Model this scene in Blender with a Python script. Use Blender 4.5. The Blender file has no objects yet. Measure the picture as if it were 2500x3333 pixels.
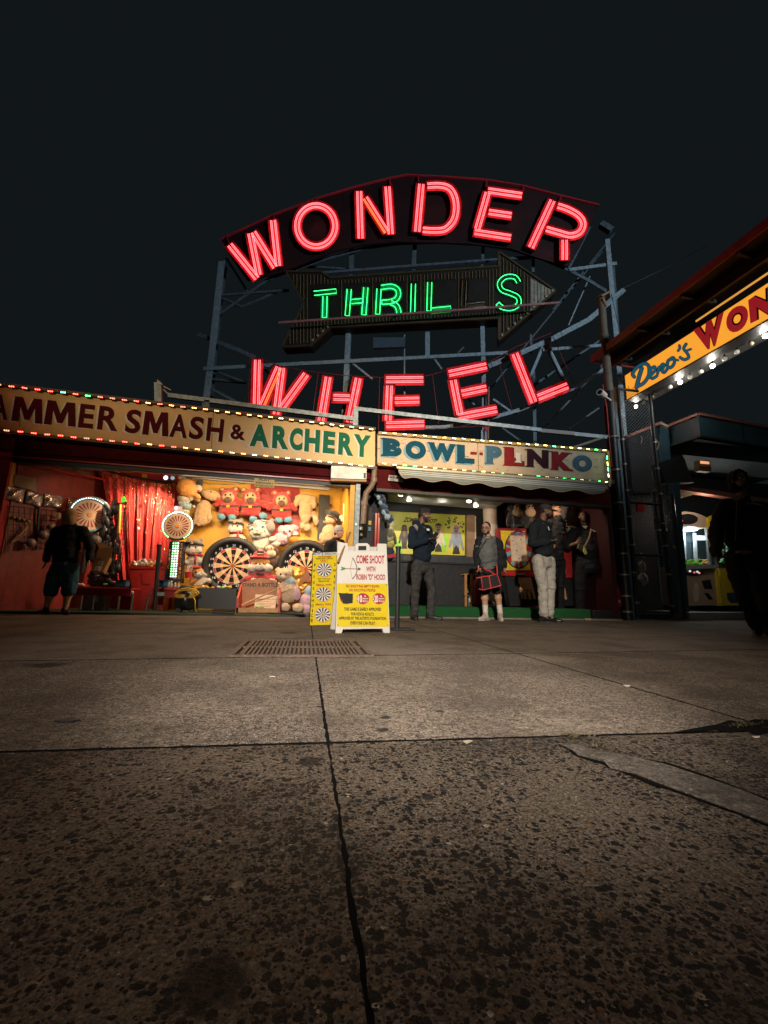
import bpy, bmesh, math, random
import numpy as np
from mathutils import Vector, Matrix, noise as mnoise
random.seed(11)
SC = bpy.context.scene
COL = SC.collection
V = Vector
PI = math.pi
FL = 1400.0
PITCH, YAW, ROLL, CAMH = math.radians(11.0), math.radians(-12), math.radians(1.3), 0.40
RC = (Matrix.Rotation(YAW, 3, 'Z') @ Matrix.Rotation(PI / 2 + PITCH, 3, 'X') @ Matrix.Rotation(ROLL, 3, 'Z'))
EYE = V((0, 0, CAMH))
cam_d = bpy.data.cameras.new('camera')
cam = bpy.data.objects.new('camera', cam_d)
COL.objects.link(cam)
cam.matrix_world = Matrix.Translation(EYE) @ RC.to_4x4()
cam_d.sensor_fit = 'VERTICAL'
cam_d.sensor_height = 36.0
cam_d.lens = FL / 3333 * 36.0
cam_d.clip_start = 0.02
cam_d.clip_end = 2000
SC.camera = cam
def ray(x, y):
    return RC @ V(((x - 1250) / FL, -(y - 1666.5) / FL, -1))
def at(x, y, Y):
    """photo point -> world point on the vertical plane at distance Y (the street front is parallel to X)"""
    d = ray(x, y)
    return EYE + d * (Y / d.y)
def gr(x, y, z=0.0):
    d = ray(x, y)
    return EYE + d * ((z - CAMH) / d.z)
def xat(x, y, X):
    d = ray(x, y)
    return EYE + d * (X / d.x)
class Plane:
    def __init__(s, p, n):
        s.p, s.n = V(p), V(n).normalized()
    def __call__(s, x, y, off=0.0):
        d = ray(x, y)
        t = ((s.p + s.n * off) - EYE).dot(s.n) / d.dot(s.n)
        return EYE + d * t
def FP(Y):
    return Plane((0, Y, 0), (0, -1, 0))
def mpp(x, y, Y):
    return (at(x + 1, y, Y) - at(x, y, Y)).length
_M = {}
def lin(h):
    if isinstance(h, str):
        c = [int(h[i:i + 2], 16) / 255 for i in (0, 2, 4)]
        return tuple((x / 12.92 if x <= .04045 else ((x + .055) / 1.055) ** 2.4) for x in c)
    return tuple(h)
def M(name, c=(.5, .5, .5), rough=.6, metal=0.0, var=.25, scale=9.0, bump=.0, bscale=60.0, emit=None, es=0.0,
      sheen=0.0, c2=None, coat=0.0, trans=0.0, alpha=1.0, spec=.5):
    if name in _M:
        return _M[name]
    c = lin(c)
    m = bpy.data.materials.new(name)
    m.use_nodes = True
    nt = m.node_tree
    b = nt.nodes['Principled BSDF']
    L = nt.links
    tc = nt.nodes.new('ShaderNodeTexCoord')
    n = nt.nodes.new('ShaderNodeTexNoise')
    n.inputs['Scale'].default_value = scale
    n.inputs['Detail'].default_value = 5
    n.inputs['Roughness'].default_value = .65
    L.new(tc.outputs['Object'], n.inputs['Vector'])
    r = nt.nodes.new('ShaderNodeValToRGB')
    r.color_ramp.elements[0].position = .3
    r.color_ramp.elements[1].position = .7
    lo = lin(c2) if c2 else tuple(x * (1 - var) for x in c)
    hi = c if c2 else tuple(min(1, x * (1 + var * .6)) for x in c)
    r.color_ramp.elements[0].color = (*lo, 1)
    r.color_ramp.elements[1].color = (*hi, 1)
    L.new(n.outputs['Fac'], r.inputs['Fac'])
    L.new(r.outputs['Color'], b.inputs['Base Color'])
    b.inputs['Roughness'].default_value = rough
    b.inputs['Metallic'].default_value = metal
    b.inputs['Specular IOR Level'].default_value = spec
    if sheen:
        b.inputs['Sheen Weight'].default_value = sheen
    if coat:
        b.inputs['Coat Weight'].default_value = coat
    if trans:
        b.inputs['Transmission Weight'].default_value = trans
    if alpha < 1:
        b.inputs['Alpha'].default_value = alpha
    if bump:
        n2 = nt.nodes.new('ShaderNodeTexNoise')
        n2.inputs['Scale'].default_value = bscale
        n2.inputs['Detail'].default_value = 4
        L.new(tc.outputs['Object'], n2.inputs['Vector'])
        bp = nt.nodes.new('ShaderNodeBump')
        bp.inputs['Strength'].default_value = bump
        bp.inputs['Distance'].default_value = .02
        L.new(n2.outputs['Fac'], bp.inputs['Height'])
        L.new(bp.outputs['Normal'], b.inputs['Normal'])
    if emit:
        b.inputs['Emission Color'].default_value = (*lin(emit), 1)
        b.inputs['Emission Strength'].default_value = es
    _M[name] = m
    return m
OFF = {}
def tag(o, label=None, cat=None, group=None, kind=None):
    if label:
        o['label'] = label
    if cat:
        o['category'] = cat
    if group:
        o['group'] = group
    if kind:
        o['kind'] = kind
    return o
def thing(name, label, cat, loc, group=None):
    o = bpy.data.objects.new(name, None)
    COL.objects.link(o)
    o.empty_display_size = .1
    o.location = loc
    OFF[o] = V(loc)
    return tag(o, label, cat, group)
def link_mesh(name, me, parent=None, loc=None):
    o = bpy.data.objects.new(name, me)
    COL.objects.link(o)
    if parent is not None:
        o.parent = parent
        OFF[o] = OFF[parent]
    else:
        o.location = loc or (0, 0, 0)
        OFF[o] = V(loc or (0, 0, 0))
    return o
class MB:
    def __init__(s):
        s.v, s.f, s.mi, s.sm = [], [], [], []
    def add(s, vs, fs, mi=0, smooth=False):
        k = len(s.v)
        s.v += [V(p) for p in vs]
        for f in fs:
            s.f.append([i + k for i in f])
            s.mi.append(mi)
            s.sm.append(smooth)
        return s
    def box(s, c, size, rot=None, mi=0):
        c = V(c)
        h = V(size) / 2
        vs = []
        for x in (-1, 1):
            for y in (-1, 1):
                for z in (-1, 1):
                    p = V((x * h.x, y * h.y, z * h.z))
                    vs.append(c + (rot @ p if rot else p))
        return s.add(vs, [(0, 1, 3, 2), (4, 6, 7, 5), (0, 4, 5, 1), (2, 3, 7, 6), (0, 2, 6, 4), (1, 5, 7, 3)], mi)
    def bb(s, x0, x1, y0, y1, z0, z1, mi=0):
        return s.box(((x0 + x1) / 2, (y0 + y1) / 2, (z0 + z1) / 2), (abs(x1 - x0), abs(y1 - y0), abs(z1 - z0)), None, mi)
    def bar(s, a, b, w, d=None, mi=0, up=V((0, -1, 0))):
        """square bar from a to b, width w in the picture plane, d in depth"""
        a, b = V(a), V(b)
        d = d or w
        t = (b - a)
        ln = t.length
        if ln < 1e-6:
            return s
        t /= ln
        n = up - t * up.dot(t)
        if n.length < 1e-3:
            n = V((1, 0, 0)) - t * t.x
        n.normalize()
        q = t.cross(n)
        vs = []
        for p in (a, b):
            for (i, j) in ((-1, -1), (1, -1), (1, 1), (-1, 1)):
                vs.append(p + q * (i * w / 2) + n * (j * d / 2))
        return s.add(vs, [(0, 1, 2, 3), (7, 6, 5, 4), (0, 4, 5, 1), (1, 5, 6, 2), (2, 6, 7, 3), (3, 7, 4, 0)], mi)
    def prism(s, pts, off, mi=0, side_mi=None):
        """polygon pts (3-D, planar) extruded by vector off"""
        n = len(pts)
        off = V(off)
        vs = [V(p) for p in pts] + [V(p) + off for p in pts]
        side_mi = mi if side_mi is None else side_mi
        s.add(vs, [tuple(range(n)), tuple(range(2 * n - 1, n - 1, -1))], mi)
        return s.add(vs, [(i, (i + 1) % n, n + (i + 1) % n, n + i) for i in range(n)], side_mi)
    def cyl(s, a, b, r0, r1=None, n=12, mi=0, smooth=True, caps=True):
        a, b = V(a), V(b)
        r1 = r0 if r1 is None else r1
        t = (b - a).normalized()
        q = t.orthogonal().normalized()
        w = t.cross(q)
        vs = []
        for p, r in ((a, r0), (b, r1)):
            for i in range(n):
                g = 2 * PI * i / n
                vs.append(p + (q * math.cos(g) + w * math.sin(g)) * r)
        s.add(vs, [(i, (i + 1) % n, n + (i + 1) % n, n + i) for i in range(n)], mi, smooth)
        if caps:
            s.add(vs, [tuple(range(n - 1, -1, -1)), tuple(range(n, 2 * n))], mi)
        return s
    def tube(s, pts, r, n=6, closed=False, mi=0, smooth=True):
        pts = [V(p) for p in pts]
        m = len(pts)
        vs = []
        pq = None
        for k in range(m):
            if closed:
                t = pts[(k + 1) % m] - pts[k - 1]
            else:
                t = pts[min(k + 1, m - 1)] - pts[max(k - 1, 0)]
            if t.length < 1e-9:
                t = V((0, 0, 1))
            t.normalize()
            q = t.orthogonal() if pq is None else pq - t * pq.dot(t)
            if q.length < 1e-6:
                q = t.orthogonal()
            q.normalize()
            pq = q
            w = t.cross(q)
            rr = r[k] if isinstance(r, (list, tuple)) else r
            for i in range(n):
                g = 2 * PI * i / n
                vs.append(pts[k] + (q * math.cos(g) + w * math.sin(g)) * rr)
        fs = []
        for k in range(m if closed else m - 1):
            k2 = (k + 1) % m
            for i in range(n):
                j = (i + 1) % n
                fs.append((k * n + i, k * n + j, k2 * n + j, k2 * n + i))
        s.add(vs, fs, mi, smooth)
        if not closed:
            s.add(vs, [tuple(range(n - 1, -1, -1)), tuple(range((m - 1) * n, m * n))], mi)
        return s
    def ell(s, c, r, rot=None, n=14, k=9, mi=0):
        c = V(c)
        if not isinstance(r, (tuple, list, Vector)):
            r = (r, r, r)
        vs = []
        for i in range(1, k):
            a = PI * i / k
            for j in range(n):
                b = 2 * PI * j / n
                p = V((r[0] * math.sin(a) * math.cos(b), r[1] * math.sin(a) * math.sin(b), r[2] * math.cos(a)))
                vs.append(c + (rot @ p if rot else p))
        top, bot = V((0, 0, r[2])), V((0, 0, -r[2]))
        vs.append(c + (rot @ top if rot else top))
        vs.append(c + (rot @ bot if rot else bot))
        fs = []
        for i in range(k - 2):
            for j in range(n):
                fs.append((i * n + j, (i + 1) * n + j, (i + 1) * n + (j + 1) % n, i * n + (j + 1) % n))
        T, B = len(vs) - 2, len(vs) - 1
        for j in range(n):
            fs.append((T, j, (j + 1) % n))
            fs.append((B, (k - 2) * n + (j + 1) % n, (k - 2) * n + j))
        return s.add(vs, fs, mi, True)
    def lathe(s, prof, c, axis=V((0, 0, 1)), n=24, mi=0, smooth=True):
        """prof: list of (radius, along-axis)"""
        c = V(c)
        t = V(axis).normalized()
        q = t.orthogonal().normalized()
        w = t.cross(q)
        vs = []
        for (r, z) in prof:
            for i in range(n):
                g = 2 * PI * i / n
                vs.append(c + t * z + (q * math.cos(g) + w * math.sin(g)) * max(r, 1e-4))
        m = len(prof)
        fs = [(k * n + i, k * n + (i + 1) % n, (k + 1) * n + (i + 1) % n, (k + 1) * n + i) for k in range(m - 1) for i in range(n)]
        s.add(vs, fs, mi, smooth)
        return s.add(vs, [tuple(range(n - 1, -1, -1)), tuple(range((m - 1) * n, m * n))], mi)
    def mesh(s, name, mats, off=V((0, 0, 0))):
        me = bpy.data.meshes.new(name)
        me.from_pydata([tuple(p - off) for p in s.v], [], s.f)
        if not isinstance(mats, (list, tuple)):
            mats = [mats]
        for m in mats:
            me.materials.append(m)
        me.polygons.foreach_set('material_index', s.mi)
        me.polygons.foreach_set('use_smooth', s.sm)
        bm = bmesh.new()
        bm.from_mesh(me)
        bmesh.ops.recalc_face_normals(bm, faces=bm.faces)
        bm.to_mesh(me)
        bm.free()
        me.update()
        return me
    def part(s, name, mats, parent, bevel=0):
        o = link_mesh(name, s.mesh(name, mats, OFF[parent]), parent)
        if bevel:
            bv(o, bevel)
        return o
    def solo(s, name, mats, label=None, cat=None, loc=(0, 0, 0), group=None, kind=None, bevel=0):
        o = link_mesh(name, s.mesh(name, mats, V(loc)), None, loc)
        if bevel:
            bv(o, bevel)
        return tag(o, label, cat, group, kind)
def ruffle(o, amp, freq, jit=0.0):
    """uneven surface: push the points of a soft mesh in and out"""
    me = o.data
    f = V(freq) if isinstance(freq, tuple) else V((freq,) * 3)
    sd = V((random.random() * 50, random.random() * 50, random.random() * 50))
    ns = [v.normal.copy() for v in me.vertices]
    for v, n in zip(me.vertices, ns):
        q = V((v.co.x * f.x, v.co.y * f.y, v.co.z * f.z)) + sd
        d = amp * (mnoise.noise(q) + .5 * mnoise.noise(q * 2.1))
        if jit:
            d += random.gauss(0, jit)
        v.co += n * d
    me.update()
    return o
def bv(o, w, seg=2):
    b = o.modifiers.new('bevel', 'BEVEL')
    b.width = w
    b.segments = seg
    b.limit_method = 'ANGLE'
    b.angle_limit = .7
    b.harden_normals = False
class Blob:
    def __init__(s):
        s.mb = MB()
        s.pr = []
    def cap(s, a, b, r0, r1=None, mi=0, n=12):
        a, b = V(a), V(b)
        r1 = r0 if r1 is None else r1
        s.pr.append(('c', a, b, r0, r1, mi))
        if (b - a).length < 1e-4:
            s.mb.ell(a, r0, None, n, 8)
            return s
        s.mb.cyl(a, b, r0, r1, n)
        s.mb.ell(a, r0, None, n, 8)
        s.mb.ell(b, r1, None, n, 8)
        return s
    def chain(s, pts, rs, mi=0):
        for i in range(len(pts) - 1):
            s.cap(pts[i], pts[i + 1], rs[i], rs[i + 1], mi)
        return s
    def ell(s, c, r, rot=None, mi=0):
        if not isinstance(r, (tuple, list, Vector)):
            r = (r, r, r)
        s.pr.append(('e', V(c), V(r), rot, mi))
        s.mb.ell(c, r, rot, 18, 12)
        return s
    def build(s, name, mats, parent=None, voxel=.012, smooth=4, label=None, cat=None, loc=None, group=None, wrinkle=0):
        off = OFF[parent] if parent is not None else V(loc or (0, 0, 0))
        tmp = s.mb.mesh('tmp', [], off)
        o = bpy.data.objects.new('tmp', tmp)
        COL.objects.link(o)
        r = o.modifiers.new('r', 'REMESH')
        r.mode = 'VOXEL'
        r.voxel_size = voxel
        r.use_smooth_shade = True
        if smooth:
            q = o.modifiers.new('s', 'SMOOTH')
            q.factor = .5
            q.iterations = smooth
        dg = bpy.context.evaluated_depsgraph_get()
        dg.update()
        me = bpy.data.meshes.new_from_object(o.evaluated_get(dg))
        bpy.data.objects.remove(o)
        bpy.data.meshes.remove(tmp)
        me.name = name
        me.materials.clear()
        if not isinstance(mats, (list, tuple)):
            mats = [mats]
        for m in mats:
            me.materials.append(m)
        nf = len(me.polygons)
        if len(mats) > 1 and nf:
            c = np.empty(nf * 3, dtype=np.float32)
            me.polygons.foreach_get('center', c)
            c = c.reshape(-1, 3) + np.array(off)
            best = np.full(nf, 1e9)
            idx = np.zeros(nf, dtype=np.int32)
            for p in s.pr:
                if p[0] == 'c':
                    a, b = np.array(p[1]), np.array(p[2])
                    ab = b - a
                    den = max(1e-9, ab @ ab)
                    t = np.clip(((c - a) @ ab) / den, 0, 1)
                    d = np.linalg.norm(c - a - t[:, None] * ab, axis=1) - (p[3] + (p[4] - p[3]) * t)
                else:
                    rel = c - np.array(p[1])
                    if p[3]:
                        rel = rel @ np.array(p[3])
                    rr = np.array(p[2])
                    d = (np.linalg.norm(rel / rr, axis=1) - 1) * rr.min()
                k = d < best
                best[k] = d[k]
                idx[k] = p[-1]
            me.polygons.foreach_set('material_index', idx)
        me.polygons.foreach_set('use_smooth', np.ones(nf, dtype=bool))
        if parent is not None:
            return link_mesh(name, me, parent)
        ob = link_mesh(name, me, None, loc)
        return tag(ob, label, cat, group)
_T = {}
def glyphs(s, bold=0.0, shear=0.0, spacing=1.0):
    key = (s, bold, shear, spacing)
    if key in _T:
        return _T[key]
    if s == 'M' and bold > .025:      # heavy M drawn by hand: a swollen outline would cross itself
        vs = [(0, 0), (.07, 1), (.33, 1), (.5, .50), (.67, 1), (.93, 1), (1, 0), (.76, 0), (.73, .60), (.58, .10), (.42, .10), (.27, .60), (.24, 0)]
        vs = [(min(1.1, x + shear * y * .5), y) for x, y in vs]
        _T[key] = (vs, [tuple(range(13))])
        return _T[key]
    cu = bpy.data.curves.new('t', 'FONT')
    cu.body = s
    cu.offset = bold
    cu.shear = shear
    cu.space_character = spacing
    cu.resolution_u = 4
    cu.fill_mode = 'FRONT'
    o = bpy.data.objects.new('t', cu)
    COL.objects.link(o)
    dg = bpy.context.evaluated_depsgraph_get()
    me = bpy.data.meshes.new_from_object(o.evaluated_get(dg))
    vs = [(v.co.x, v.co.y) for v in me.vertices]
    fs = [tuple(p.vertices) for p in me.polygons]
    bpy.data.objects.remove(o)
    bpy.data.curves.remove(cu)
    bpy.data.meshes.remove(me)
    x0, x1 = min(v[0] for v in vs), max(v[0] for v in vs)
    y0, y1 = min(v[1] for v in vs), max(v[1] for v in vs)
    vs = [((x - x0) / (x1 - x0), (y - y0) / max(1e-6, y1 - y0)) for x, y in vs]
    _T[key] = (vs, fs)
    return _T[key]
def bil(q, u, v):
    """q: corner points TL, TR, BR, BL as (x,y); u right, v up"""
    t = [q[0][i] + (q[1][i] - q[0][i]) * u for i in (0, 1)]
    b = [q[3][i] + (q[2][i] - q[3][i]) * u for i in (0, 1)]
    return (b[0] + (t[0] - b[0]) * v, b[1] + (t[1] - b[1]) * v)
def txt(mb, s, q, pl, off=.003, depth=0.0, bold=.0, shear=0.0, mi=0, spacing=1.0):
    """letters of s filling the quad q (photo points) on plane pl, standing `off` proud of it"""
    vs, fs = glyphs(s, bold, shear, spacing)
    pts = [pl(*bil(q, u, v), off) for u, v in vs]
    if depth:
        back = [p - pl.n * depth for p in pts]
        mb.add(back, fs, mi)
        ed = {}
        for f in fs:
            for i in range(len(f)):
                a, b = f[i], f[(i + 1) % len(f)]
                ed[(min(a, b), max(a, b))] = ed.get((min(a, b), max(a, b)), 0) + 1
        n = len(pts)
        mb.add(pts + back, [(a, b, b + n, a + n) for (a, b), c in ed.items() if c == 1], mi)
    mb.add(pts, fs, mi)
    return mb
def rectq(x0, y0, x1, y1):
    return [(x0, y0), (x1, y0), (x1, y1), (x0, y1)]
def polyq(mb, pts, pl, off=.002, mi=0, depth=None):
    p = [pl(x, y, off) for x, y in pts]
    if depth:
        mb.prism(p, -pl.n * depth, mi)
    else:
        mb.add(p, [tuple(range(len(p)))], mi)
    return mb
def circ(cx, cy, rx, ry, n=28, a0=0, a1=2 * PI, full=True):
    k = n if full else n + 1
    return [(cx + rx * math.cos(a0 + (a1 - a0) * i / n), cy + ry * math.sin(a0 + (a1 - a0) * i / n)) for i in range(k)]
def dup(o, parent=None):
    c = o.copy()
    COL.objects.link(c)
    if parent is not None:
        c.parent = parent
        OFF[c] = OFF[parent]
    return c
def lamp(name, kind, loc, energy, color, size=.2, target=None, size_y=None, spot=None, blend=1.0):
    d = bpy.data.lights.new(name, kind)
    d.energy = energy
    d.color = color
    if kind == 'AREA':
        d.size = size
        if size_y:
            d.shape = 'RECTANGLE'
            d.size_y = size_y
    else:
        d.shadow_soft_size = size
    if kind == 'SPOT':
        d.spot_size = spot
        d.spot_blend = blend
    o = bpy.data.objects.new(name, d)
    COL.objects.link(o)
    o.location = loc
    if target is not None:
        o.rotation_euler = (V(target) - V(loc)).to_track_quat('-Z', 'Y').to_euler()
    return o
black = M('black_paint', (.012, .013, .015), .5, bump=.1)
dark = M('dark_wall', (.02, .022, .026), .7)
white = M('white_plastic', (.75, .74, .70), .45, var=.08)
steel = M('galvanised_steel', (.30, .36, .40), .55, .3, var=.45, scale=14, bump=.15)
chrome = M('chrome_tube', (.7, .7, .7), .22, 1.0, var=.1)
redp = M('red_gloss_paint', (.42, .022, .025), .3, var=.2, coat=.2)
redm = M('red_matt_paint', (.36, .02, .025), .6, var=.25)
deepred = M('deep_red_fascia', (.075, .006, .008), .8, var=.3, spec=.1)
yellowp = M('yellow_wall_paint', (.72, .40, .05), .55, var=.12)
wood = M('plain_wood', (.34, .17, .07), .55, var=.4, scale=5, bump=.1)
rubber = M('black_rubber', (.018, .018, .02), .6, bump=.2)
skin_dark = M('dark_brown_skin', (.14, .068, .04), .5, var=.15)
skin_mid = M('brown_skin', (.22, .11, .065), .5, var=.15)
skin_light = M('light_skin', (.45, .25, .17), .5, var=.12)
D = 7.93   # distance of the stall fronts
W = bpy.data.worlds.new('World')
SC.world = W
W.use_nodes = True
wn = W.node_tree
bg = wn.nodes['Background']
sky = wn.nodes.new('ShaderNodeTexSky')
sky.sky_type = 'NISHITA'
sky.sun_disc = False
sky.sun_elevation = math.radians(-6)
sky.sun_rotation = math.radians(200)
mx = wn.nodes.new('ShaderNodeMix')
mx.data_type = 'RGBA'
mx.inputs[0].default_value = .02
mx.inputs[6].default_value = (.0058, .0081, .0094, 1)     # city night glow
wn.links.new(sky.outputs['Color'], mx.inputs[7])
wn.links.new(mx.outputs[2], bg.inputs['Color'])
bg.inputs['Strength'].default_value = 1.0
lamp('street_lamp_and_fill', 'SPOT', (-2.0, -8.0, 6.0), 11500, (1.0, .86, .70), .15, (1.5, 6.0, .85), spot=math.radians(33), blend=1.0)  # street lamp out of view behind the camera
lamp('street_lamp_and_fill', 'SPOT', (0.2, -1.6, 3.6), 1950, (1.0, .90, .80), .08, (0.55, 2.1, 0), spot=math.radians(31), blend=1.0)  # pool spot added over the near ground so it fades towards the edges
lamp('street_lamp_and_fill', 'SPOT', (4.5, -10.0, 6.5), 14500, (1.0, .74, .45), .15, (2.2, 7.9, 4.5), spot=math.radians(21), blend=1.0)  # warm spot added to brighten the letter boards
lamp('street_lamp_and_fill', 'SPOT', (9.0, -9.0, 6.0), 8000, (.68, .88, 1.0), .15, (4.4, 10.6, 9.2), spot=math.radians(44), blend=.8)  # cool spot added to light the gantry in place of city glow
lamp('street_lamp_and_fill', 'SPOT', (-5.5, -10.0, 6.5), 4200, (1.0, .72, .42), .15, (-2.7, 7.9, 4.7), spot=math.radians(18), blend=1.0)  # warm spot added to brighten the left end of the yellow board
def conc(name, cement, scale, dens, cem2, stone_lo, big=1.3, rough=.8, bump=.5, stains=(), fleck=36, fstr=.7, bl=.5):
    m = bpy.data.materials.new(name)
    m.use_nodes = True
    nt = m.node_tree
    L = nt.links
    N = nt.nodes.new
    b = nt.nodes['Principled BSDF']
    tc = N('ShaderNodeTexCoord')
    co = tc.outputs['Object']
    def noise(sc, det=4, ro=.6):
        n = N('ShaderNodeTexNoise')
        n.inputs['Scale'].default_value = sc
        n.inputs['Detail'].default_value = det
        n.inputs['Roughness'].default_value = ro
        L.new(co, n.inputs['Vector'])
        return n.outputs['Fac']
    def ramp(inp, stops):
        r = N('ShaderNodeValToRGB')
        e = r.color_ramp.elements
        e[0].position, e[0].color = stops[0][0], (*stops[0][1], 1)
        e[1].position, e[1].color = stops[-1][0], (*stops[-1][1], 1)
        for p, c in stops[1:-1]:
            x = e.new(p)
            x.color = (*c, 1)
        L.new(inp, r.inputs['Fac'])
        return r.outputs['Color']
    def mth(op, a, c2, clamp=False):
        n = N('ShaderNodeMath')
        n.operation = op
        n.use_clamp = clamp
        for i, q in enumerate((a, c2)):
            if isinstance(q, (int, float)):
                n.inputs[i].default_value = q
            else:
                L.new(q, n.inputs[i])
        return n.outputs[0]
    def mix(f, a, c2):
        n = N('ShaderNodeMix')
        n.data_type = 'RGBA'
        if isinstance(f, (int, float)):
            n.inputs[0].default_value = f
        else:
            L.new(f, n.inputs[0])
        for i, q in ((6, a), (7, c2)):
            if isinstance(q, tuple):
                n.inputs[i].default_value = (*q, 1)
            else:
                L.new(q, n.inputs[i])
        return n.outputs[2]
    base = mix(noise(2.3, 6, .7), cement, cem2)
    fine = noise(170, 3, .7)
    base = mix(mth('MULTIPLY', ramp(fine, [(.45, (0, 0, 0)), (.58, (1, 1, 1))]), .85), base, tuple(x * .30 for x in cement))
    grit = noise(95, 2, .6)
    base = mix(ramp(grit, [(.58, (0, 0, 0)), (.66, (.7, .7, .7))]), base, tuple(x * 1.7 for x in cement))
    fk = noise(fleck, 5, .72)
    base = mix(mth('MULTIPLY', ramp(fk, [(.53, (0, 0, 0)), (.60, (1, 1, 1))]), fstr), base, tuple(x * .22 for x in cement))
    base = mix(mth('MULTIPLY', ramp(noise(fleck * .9, 5, .7), [(.56, (0, 0, 0)), (.64, (1, 1, 1))]), fstr * .45), base, tuple(min(1, x * 1.6) for x in cement))
    heights = mth('SUBTRACT', fine, mth('MULTIPLY', ramp(fk, [(.50, (0, 0, 0)), (.60, (1, 1, 1))]), .8))
    patch = noise(big, 5, .62)
    for k, (sc, dn, lim) in enumerate(((scale, dens, .52), (scale * 1.7, dens, .50), (scale * 3.1, dens * .9, .50))):
        vo = N('ShaderNodeTexVoronoi')
        vo.inputs['Scale'].default_value = sc
        vo.inputs['Randomness'].default_value = 1
        dist = N('ShaderNodeTexNoise')
        dist.inputs['Scale'].default_value = sc * 1.1
        L.new(co, dist.inputs['Vector'])
        vm = N('ShaderNodeVectorMath')
        vm.operation = 'MULTIPLY_ADD'
        L.new(dist.outputs['Color'], vm.inputs[0])
        vm.inputs[1].default_value = (.55 / sc,) * 3
        L.new(co, vm.inputs[2])
        L.new(vm.outputs[0], vo.inputs['Vector'])
        sep = N('ShaderNodeSeparateColor')
        L.new(vo.outputs['Color'], sep.inputs[0])
        thr = mth('MULTIPLY', mth('SUBTRACT', mth('MULTIPLY', patch, 4.4), 1.5), dn, False)
        pick = mth('LESS_THAN', sep.outputs[0], thr)
        siz = mth('MULTIPLY', sep.outputs[1], .34)
        inside = mth('MULTIPLY', mth('LESS_THAN', vo.outputs['Distance'], mth('ADD', siz, lim - .28)), pick)
        sc_col = ramp(sep.outputs[2], [(0, stone_lo), (.55, tuple(x * 1.6 for x in stone_lo)), (.80, tuple(x * 3.2 for x in stone_lo)), (.90, (.14, .09, .055)), (.97, (.17, .10, .05)), (1.0, (.42, .38, .30))])
        base = mix(inside, base, sc_col)
        heights = mth('ADD', heights, mth('MULTIPLY', inside, mth('SUBTRACT', .9, vo.outputs['Distance'])))
    blot = noise(1.9, 6, .68)
    base = mix(mth('MULTIPLY', ramp(blot, [(.47, (0, 0, 0)), (.60, (1, 1, 1))]), bl), base, tuple(x * .18 for x in cement))
    for (px, py, rr) in stains:
        p = gr(px, py)
        sb = N('ShaderNodeVectorMath')
        sb.operation = 'DISTANCE'
        L.new(co, sb.inputs[0])
        sb.inputs[1].default_value = (p.x, p.y, 0)
        dd = mth('ADD', sb.outputs['Value'], mth('MULTIPLY', mth('SUBTRACT', noise(1.1 / rr, 6, .75), .5), rr * 2.4))
        base = mix(mth('MULTIPLY', ramp(mth('DIVIDE', dd, rr * 1.6), [(.45, (1, 1, 1)), (.75, (0, 0, 0))]), .85), base, (.012, .012, .012))
    L.new(base, b.inputs['Base Color'])
    b.inputs['Roughness'].default_value = rough
    b.inputs['Specular IOR Level'].default_value = .14
    bp = N('ShaderNodeBump')
    bp.inputs['Strength'].default_value = bump
    bp.inputs['Distance'].default_value = .006
    L.new(heights, bp.inputs['Height'])
    L.new(bp.outputs['Normal'], b.inputs['Normal'])
    return m
gum = [(1253, 2335, .022), (1247, 2375, .02), (1010, 2478, .032), (1430, 2315, .016), (1392, 2595, .014), (1040, 2300, .014)]
c_far = conc('smooth_concrete', (.21, .172, .138), 130, .10, (.14, .115, .093), (.02, .02, .02), bump=.25, fstr=.45, stains=[(940, 2060, .09)])
c_mid = conc('worn_concrete', (.29, .24, .192), 120, .50, (.16, .13, .104), (.022, .022, .022), bump=.6, fstr=.8, stains=gum + [(150, 2165, .09)])
c_near = conc('exposed_aggregate', (.245, .197, .152), 64, .80, (.085, .068, .053), (.009, .010, .011), big=1.9, fleck=95, fstr=.5, bl=.45, bump=.9, rough=.62,
              stains=gum + [(690, 3190, .04), (1140, 2842, .015), (1080, 2700, .008)])
c_old = conc('grey_old_concrete', (.155, .135, .113), 120, .15, (.10, .09, .08), (.03, .03, .03), bump=.4)
joint_m = M('joint_dirt', (.005, .005, .005), .95, spec=.05)
def clip(poly, a, b, side, gap):
    """keep the part of a 2-D polygon on one side of the line a-b, gap away from it"""
    t = (b - a).normalized()
    n = V((-t.y, t.x)) * side
    f = lambda p: (p - a).dot(n) - gap
    out = []
    for i in range(len(poly)):
        p, q = poly[i], poly[(i + 1) % len(poly)]
        fp, fq = f(p), f(q)
        if fp >= 0:
            out.append(p)
        if (fp >= 0) != (fq >= 0):
            out.append(p + (q - p) * (fp / (fp - fq)))
    return out
def g2(x, y):
    p = gr(x, y)
    return V((p.x, p.y))
L1 = (g2(1029, 2148), g2(1190, 3240))
L2 = (g2(1364, 2034), g2(2500, 2366))
L3 = (g2(300, 2438), g2(1808, 2396))
L4 = (g2(753, 2140), g2(1620, 2127))
L5 = (g2(2070, 2112), g2(2500, 2175))
rect = [V((-16, -9)), V((26, -9)), V((26, 8.6)), V((-16, 8.6))]
polys = []
for (l4, l3, mat_i, gap) in ((1, 0, 0, .004), (-1, 1, 1, .004), (0, -1, 2, .006)):
    p = rect
    if l4:
        p = clip(p, *L4, l4, .018)
    if l3:
        p = clip(p, *L3, l3, .011)
    for s1 in (1, -1):
        q = clip(p, *L1, s1, .005 if mat_i < 2 else .0036)
        if mat_i < 2 and len(q) > 2 and sum(v.x for v in q) / len(q) > 1.5:
            for s2 in (1, -1):
                polys.append((clip(q, *L2, s2, .009), mat_i))
        else:
            polys.append((q, mat_i))
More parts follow.
